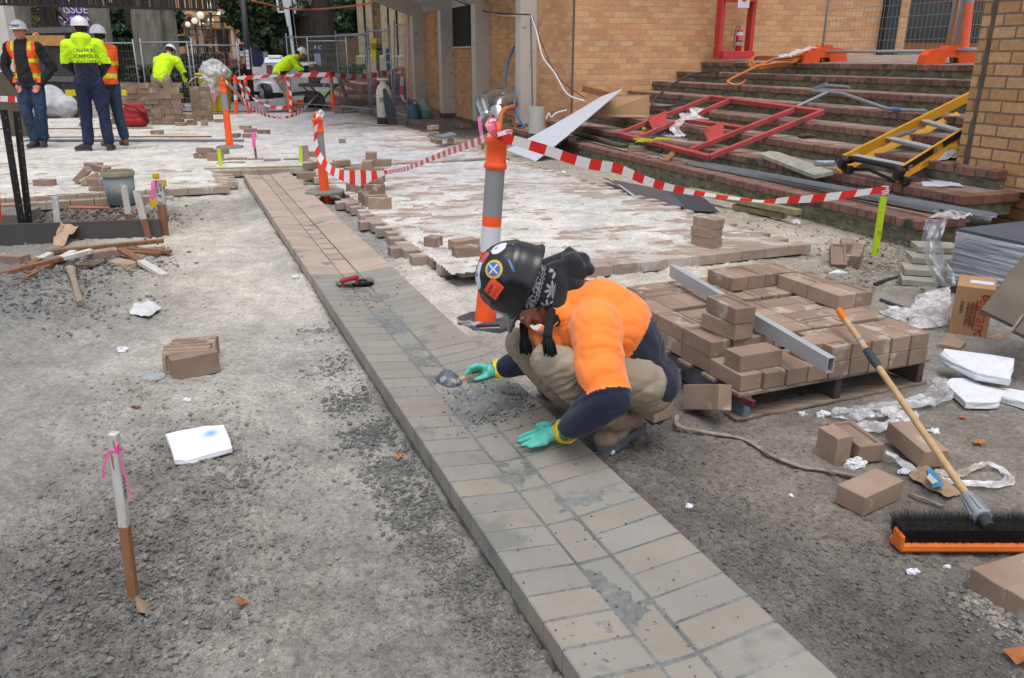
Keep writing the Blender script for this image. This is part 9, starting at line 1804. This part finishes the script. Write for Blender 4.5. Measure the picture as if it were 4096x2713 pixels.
b_=V('B',718,875,24.5);mb=MB();mb.cyl(b_-Z*.5,V('B',636,-60,24.5),.095,.075,n=10);lp=tag(mb.build('street_pole',m_lp,None,True),'tall dark pole with torn white stickers behind the far posts','pole')
for y in(490,520,560,600,640):q=V('B',683+(y-500)*.09,y,24.38);mb=MB();mb.box(q,(.09,.05,.10));mb.build('sticker',m_lb,lp)
# trailer with light mast
q=G('B',930,985,.03);TY=q.y;tv=lambda x,y,dy=0:V('B',x,y,TY+dy);tl=empty('lighting_trailer',q,'white lighting trailer with rounded hood and raised mast behind the barrier tape','trailer');m_tw2=mat('trailer_white',C(226,232,240),rough=.35,contrast=.04,bump=0,spec=.5)
fr=[tv(800,770),tv(1010,880),tv(1000,600),tv(1020,552)];poly=[tv(792,775),tv(800,880),tv(960,885),tv(985,885),tv(1000,640),tv(985,590),tv(840,595),tv(822,620)];dp=Vector((.75,1.5,0));n=len(poly)
mb=MB();mb.add(poly+[p+dp for p in poly],[tuple(range(n-1,-1,-1)),tuple(range(n,2*n))]+[(k,(k+1)%n,n+(k+1)%n,n+k)for k in range(n)]);mb.build('hood',m_tw2,tl)
pl2=[tv(840,596,-.02),tv(985,591,-.02),tv(1080,545,.7),tv(855,545,.7)];mb=MB();mb.add(pl2,[(0,1,2,3)]);mb.box(tv(950,540,.6),(.4,.3,.1),None,.03);mb.build('top_panel',m_tw2,tl)
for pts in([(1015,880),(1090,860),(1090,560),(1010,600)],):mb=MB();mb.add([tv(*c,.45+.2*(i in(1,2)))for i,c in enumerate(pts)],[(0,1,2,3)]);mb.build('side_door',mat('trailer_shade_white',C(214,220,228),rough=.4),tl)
mb=MB();mb.box(tv(897,657,-.03),(.19,.01,.24));mb.build('red_badge',mat('badge_red',C(205,50,52),rough=.4,col2=C(90,92,98),scale=3),tl)
mb=MB();mb.tube([tv(835,1020,.0)+Vector((0,-.08+.0,0)),tv(835,1020,.0)+Vector((.22,-.02,0))],.36,26);wh_c=tv(825,905,-.1);mb=MB();mb.cyl(wh_c+Vector((0,-.02,0)),wh_c+Vector((.18,.12,0)),.36,n=28);w_=mb.build('wheel',m_blk,tl,True,autos=40);mb=MB();mb.lathe([(.22,0),(.2,.01),(.05,.03),(0,.03)],20,Matrix.Rotation(-PI/2,3,'Y').to_3x3()@Matrix.Identity(3),c=wh_c+Vector((-.012,-.02,0)));d_=Vector((-.78,-.62,0)).normalized();mb=MB();mb.lathe([(.23,0),(.2,.012),(.07,.0),(.06,.03),(0,.03)],22,d_.to_track_quat('Z','Y').to_matrix(),c=wh_c+d_*.03);mb.build('rim',m_galv,w_,True)
mb=MB();P_=[tv(768,865,-.15),tv(775,800,-.15),tv(815,775,-.15),tv(875,790,-.15),tv(905,880,-.15)];mb.add([p for p in P_]+[p+Vector((.4,.35,0))for p in P_],[(k,k+1,6+k,5+k)for k in range(4)]);mg=mb.build('mudguard',m_tw2,tl);mg.modifiers.new('t','SOLIDIFY').thickness=.04
mb=MB();mb.bar(tv(690,880,0),tv(1000,895,0),.1,.1);mb.bar(tv(990,900,.2),tv(1300,870,1),.08,.08);mb.build('chassis',m_blk,tl)
ms_=[(tv(1145,560,.8),tv(1060,-80,.8),.16),(tv(1105,330,.7),tv(1040,-80,.7),.08),(tv(1075,250,.7),tv(1015,-60,.7),.06)]
for a,c_,w_2 in ms_:mb=MB();mb.bar(a,c_,w_2,w_2);mb.build('mast',m_tw2,tl)
for q_ in((((980,115),(965,-20)),((980,115),(1045,110))),(((1135,130),(1140,20)),((1150,100),(1120,-20)))):mb=MB();[mb.bar(tv(*a,.7),tv(*c_,.7),.05,.05)for a,c_ in q_];mb.build('mast_bracket',m_tw2,tl);mb=MB();mb.bar(tv(1155,560,.6),tv(1095,60,.6),.07,.07);mb.build('black_cable_tube',m_blk,tl)
# masonry saw
q=G('B',1320,1040,.03);SY=q.y-.1;sv=lambda x,y,dy=0:V('B',x,y,SY+dy);sw=empty('masonry_saw',q,'mud coated masonry saw on a trestle in front of the fence','saw');m_mud=mat('mud_coated_steel',C(120,108,98),rough=.8,contrast=.3,scale=8,bump=.3)
mb=MB();mb.cyl(sv(1325,690,-.05),sv(1325,690,.0),.235,n=28);bl_=mb.build('blade',m_mud,sw,True,autos=40);mb=MB();mb.cyl(sv(1325,690,-.07),sv(1325,690,.02),.06,n=14);mb.build('hub',m_galv,bl_,True)
mb=MB();mb.bar(sv(1310,705,.12),sv(1490,640,.12),.12,.20);mb.box(sv(1420,680,.2),(.35,.3,.28),Ry(-.2),.02);mb.build('motor_arm',m_mud,sw);mb=MB();mb.bar(sv(1190,805),sv(1530,810),.5,.09);mb.box(sv(1320,770),(.25,.3,.12));mb.build('water_tray',m_mud,sw)
for a,c_ in(((1220,830),(1480,1050)),((1500,830),(1300,1050)),((1290,820),(1500,1080)),((1520,820),(1340,1000))):mb=MB();mb.bar(sv(*a),sv(*c_,.3),.04,.04);mb.build('trestle_leg',m_mud,sw)
mb=MB();mb.cyl(sv(1310,960,.4),sv(1330,960,.6),.28,n=18);mb.build('wheel',m_blk,sw,True)
for(x0,y0,x1,y1,w_2,lab)in((1500,600,1665,1030,.09,'steep timber prop right of the saw'),(1570,730,1880,975,.12,'long pale timber prop leaning from the fence'),(1550,480,1540,620,.05,'short steel post behind the saw')):mb=MB();mb.bar(V('B',x0,y0,SY+1.2),V('B',x1,y1,SY+.2),w_2,.05);tag(mb.build('timber_prop',m_brn if 'pale'in lab else m_mud),lab,'prop')
hose([G('B',1760,1030,.06),G('B',1900,975,.1),G('B',2060,920,.15)],.03,m_galv,'galvanised tube lying near the sprayer','pipe','steel_tube',8)
mb=MB();a,b_=G('B',1590,1070,.09),G('B',1690,1060,.09);mb.bar(a,b_,.3,.06);tag(mb.build('paving_slab',m_slab),'grey slab next to the two pavers at the far post','slab')
mb=MB();q=G('B',835,1075,.04);mb.lathe([(.13,0),(.16,.32),(.15,.32)],18,c=q);tag(mb.build('white_bucket',mat('dusty_white_bucket',C(206,206,214),rough=.5),None,True,autos=40),'dusty white bucket between the far posts','bucket')
for(x0,y0,x1,lab,yy)in((0,1222,1450,'dark joint strip in the paving behind the men',0),(200,1302,2000,'second long strip in the far paving',0)):
 a,b_=G('A',x0,y0,PT+.012),G('A',x1,y0-8,PT+.012);mb=MB();mb.bar(a,b_,.05,.02);tag(mb.build('timber_strip',m_brn),lab,'timber strip')
a,b_=G('A',250,1330,PT+.02),G('A',2300,1332,PT+.02);mb=MB();mb.bar(a,b_,.14,.03);tag(mb.build('metal_rail',m_slab),'long blue grey screed rail across the far paving','rail')
scrunch([G('B',720,960,.05),G('B',760,1000,.05),G('B',790,985,.05)],[.4,.6,.4],'clear plastic heap between the far posts',mm=m_film_w,amp=.14,sc=4);scrunch([G('B',900,985,.05),G('B',970,990,.05),G('B',1040,970,.05)],[.5,.7,.4],'clear plastic heap by the trailer wheel',mm=m_film,amp=.15,sc=4)
# signs
for(r,x0,y0,x1,y1,Y,mm,lab,tx)in(('h',222,715,340,835,27,mat('sign_navy',C(36,52,110),rough=.4),'blue topped campus map sign behind the fence','A C'),('h',1115,600,1205,940,19.4,m_ylw,'yellow warning sign hung askew on the fence','CONSTRUCTION\nZONE\nNO ENTRY'),('h',1345,765,1420,1140,24,mat('sign_blue',C(30,80,190),rough=.4),'blue sign pillar with a white C beside the stone church','C'),('h',1035,755,1068,1010,24,mat('sign_blue',C(30,80,190)),'narrow blue sign edge at the church corner','')):
 a,b_=V(r,x0,y0,Y),V(r,x1,y1,Y);c_=(a+b_)/2;mb=MB();mb.box(c_,(b_.x-a.x,.06,a.z-b_.z),Ry(.09)if 'askew'in lab else None);s_=tag(mb.build('site_sign',mm),lab,'sign')
 if 'map'in lab:mb=MB();a2,b2_=V(r,225,840,Y),V(r,338,1080,Y);mb.box((a2+b2_)/2,(b2_.x-a2.x,.05,a2.z-b2_.z));mb.build('pale_map_panel',mat('pale_blue_panel',C(150,166,196),rough=.4),s_)
 if tx:text_mesh(tx,.05 if 'yellow'in lab else.15 if 'map'in lab else.4,frame((1,0,0),Z,c_+Vector((0,-.04,.05))),m_ink if 'yellow'in lab else m_lb,'lettering',s_,.004)
fs=empty('far_brick_steps',G('B',2000,900,0),'second flight of red brick steps beyond the fence','staircase')
for k_ in range(6):
 u0,v0=23.4,4.2+.42*k_;mb=MB();ubox(mb,25.5 if k_>1 else 23.4,31.5-.6*k_,v0-.9+.0*k_,v0+.9,.02,.14+.155*k_,0,.01);mb.build('step',mat('far_step_brick',C(150,104,92),rough=.9,contrast=.3,scale=6),fs)
sc_=empty('slatted_screen',V('A',1000,50,12.5),'dark hanging slatted screen along the top left edge','screen');a,b_=V('A',-300,32,12.2),V('A',2060,98,12.8);m_sl=mat('dark_slat',C(52,46,44),rough=.8)
mb=MB();mb.bar(a,b_,.03,.035);mb.build('bottom_rail',m_sl,sc_);mb=MB();ns_=110
for k_ in range(ns_+1):p_=a.lerp(b_,k_/ns_)+Vector((random.uniform(-.012,.012),0,0));mb.bar(p_,p_+Z*1.1,.012+.03*(k_%3==0),.02,up=(0,1,0))
o=mb.build('slats',m_sl,sc_);mb=MB();mb.bar(a+Z*1.1,b_+Z*1.1,.05,.06);mb.build('top_rail',m_sl,sc_)
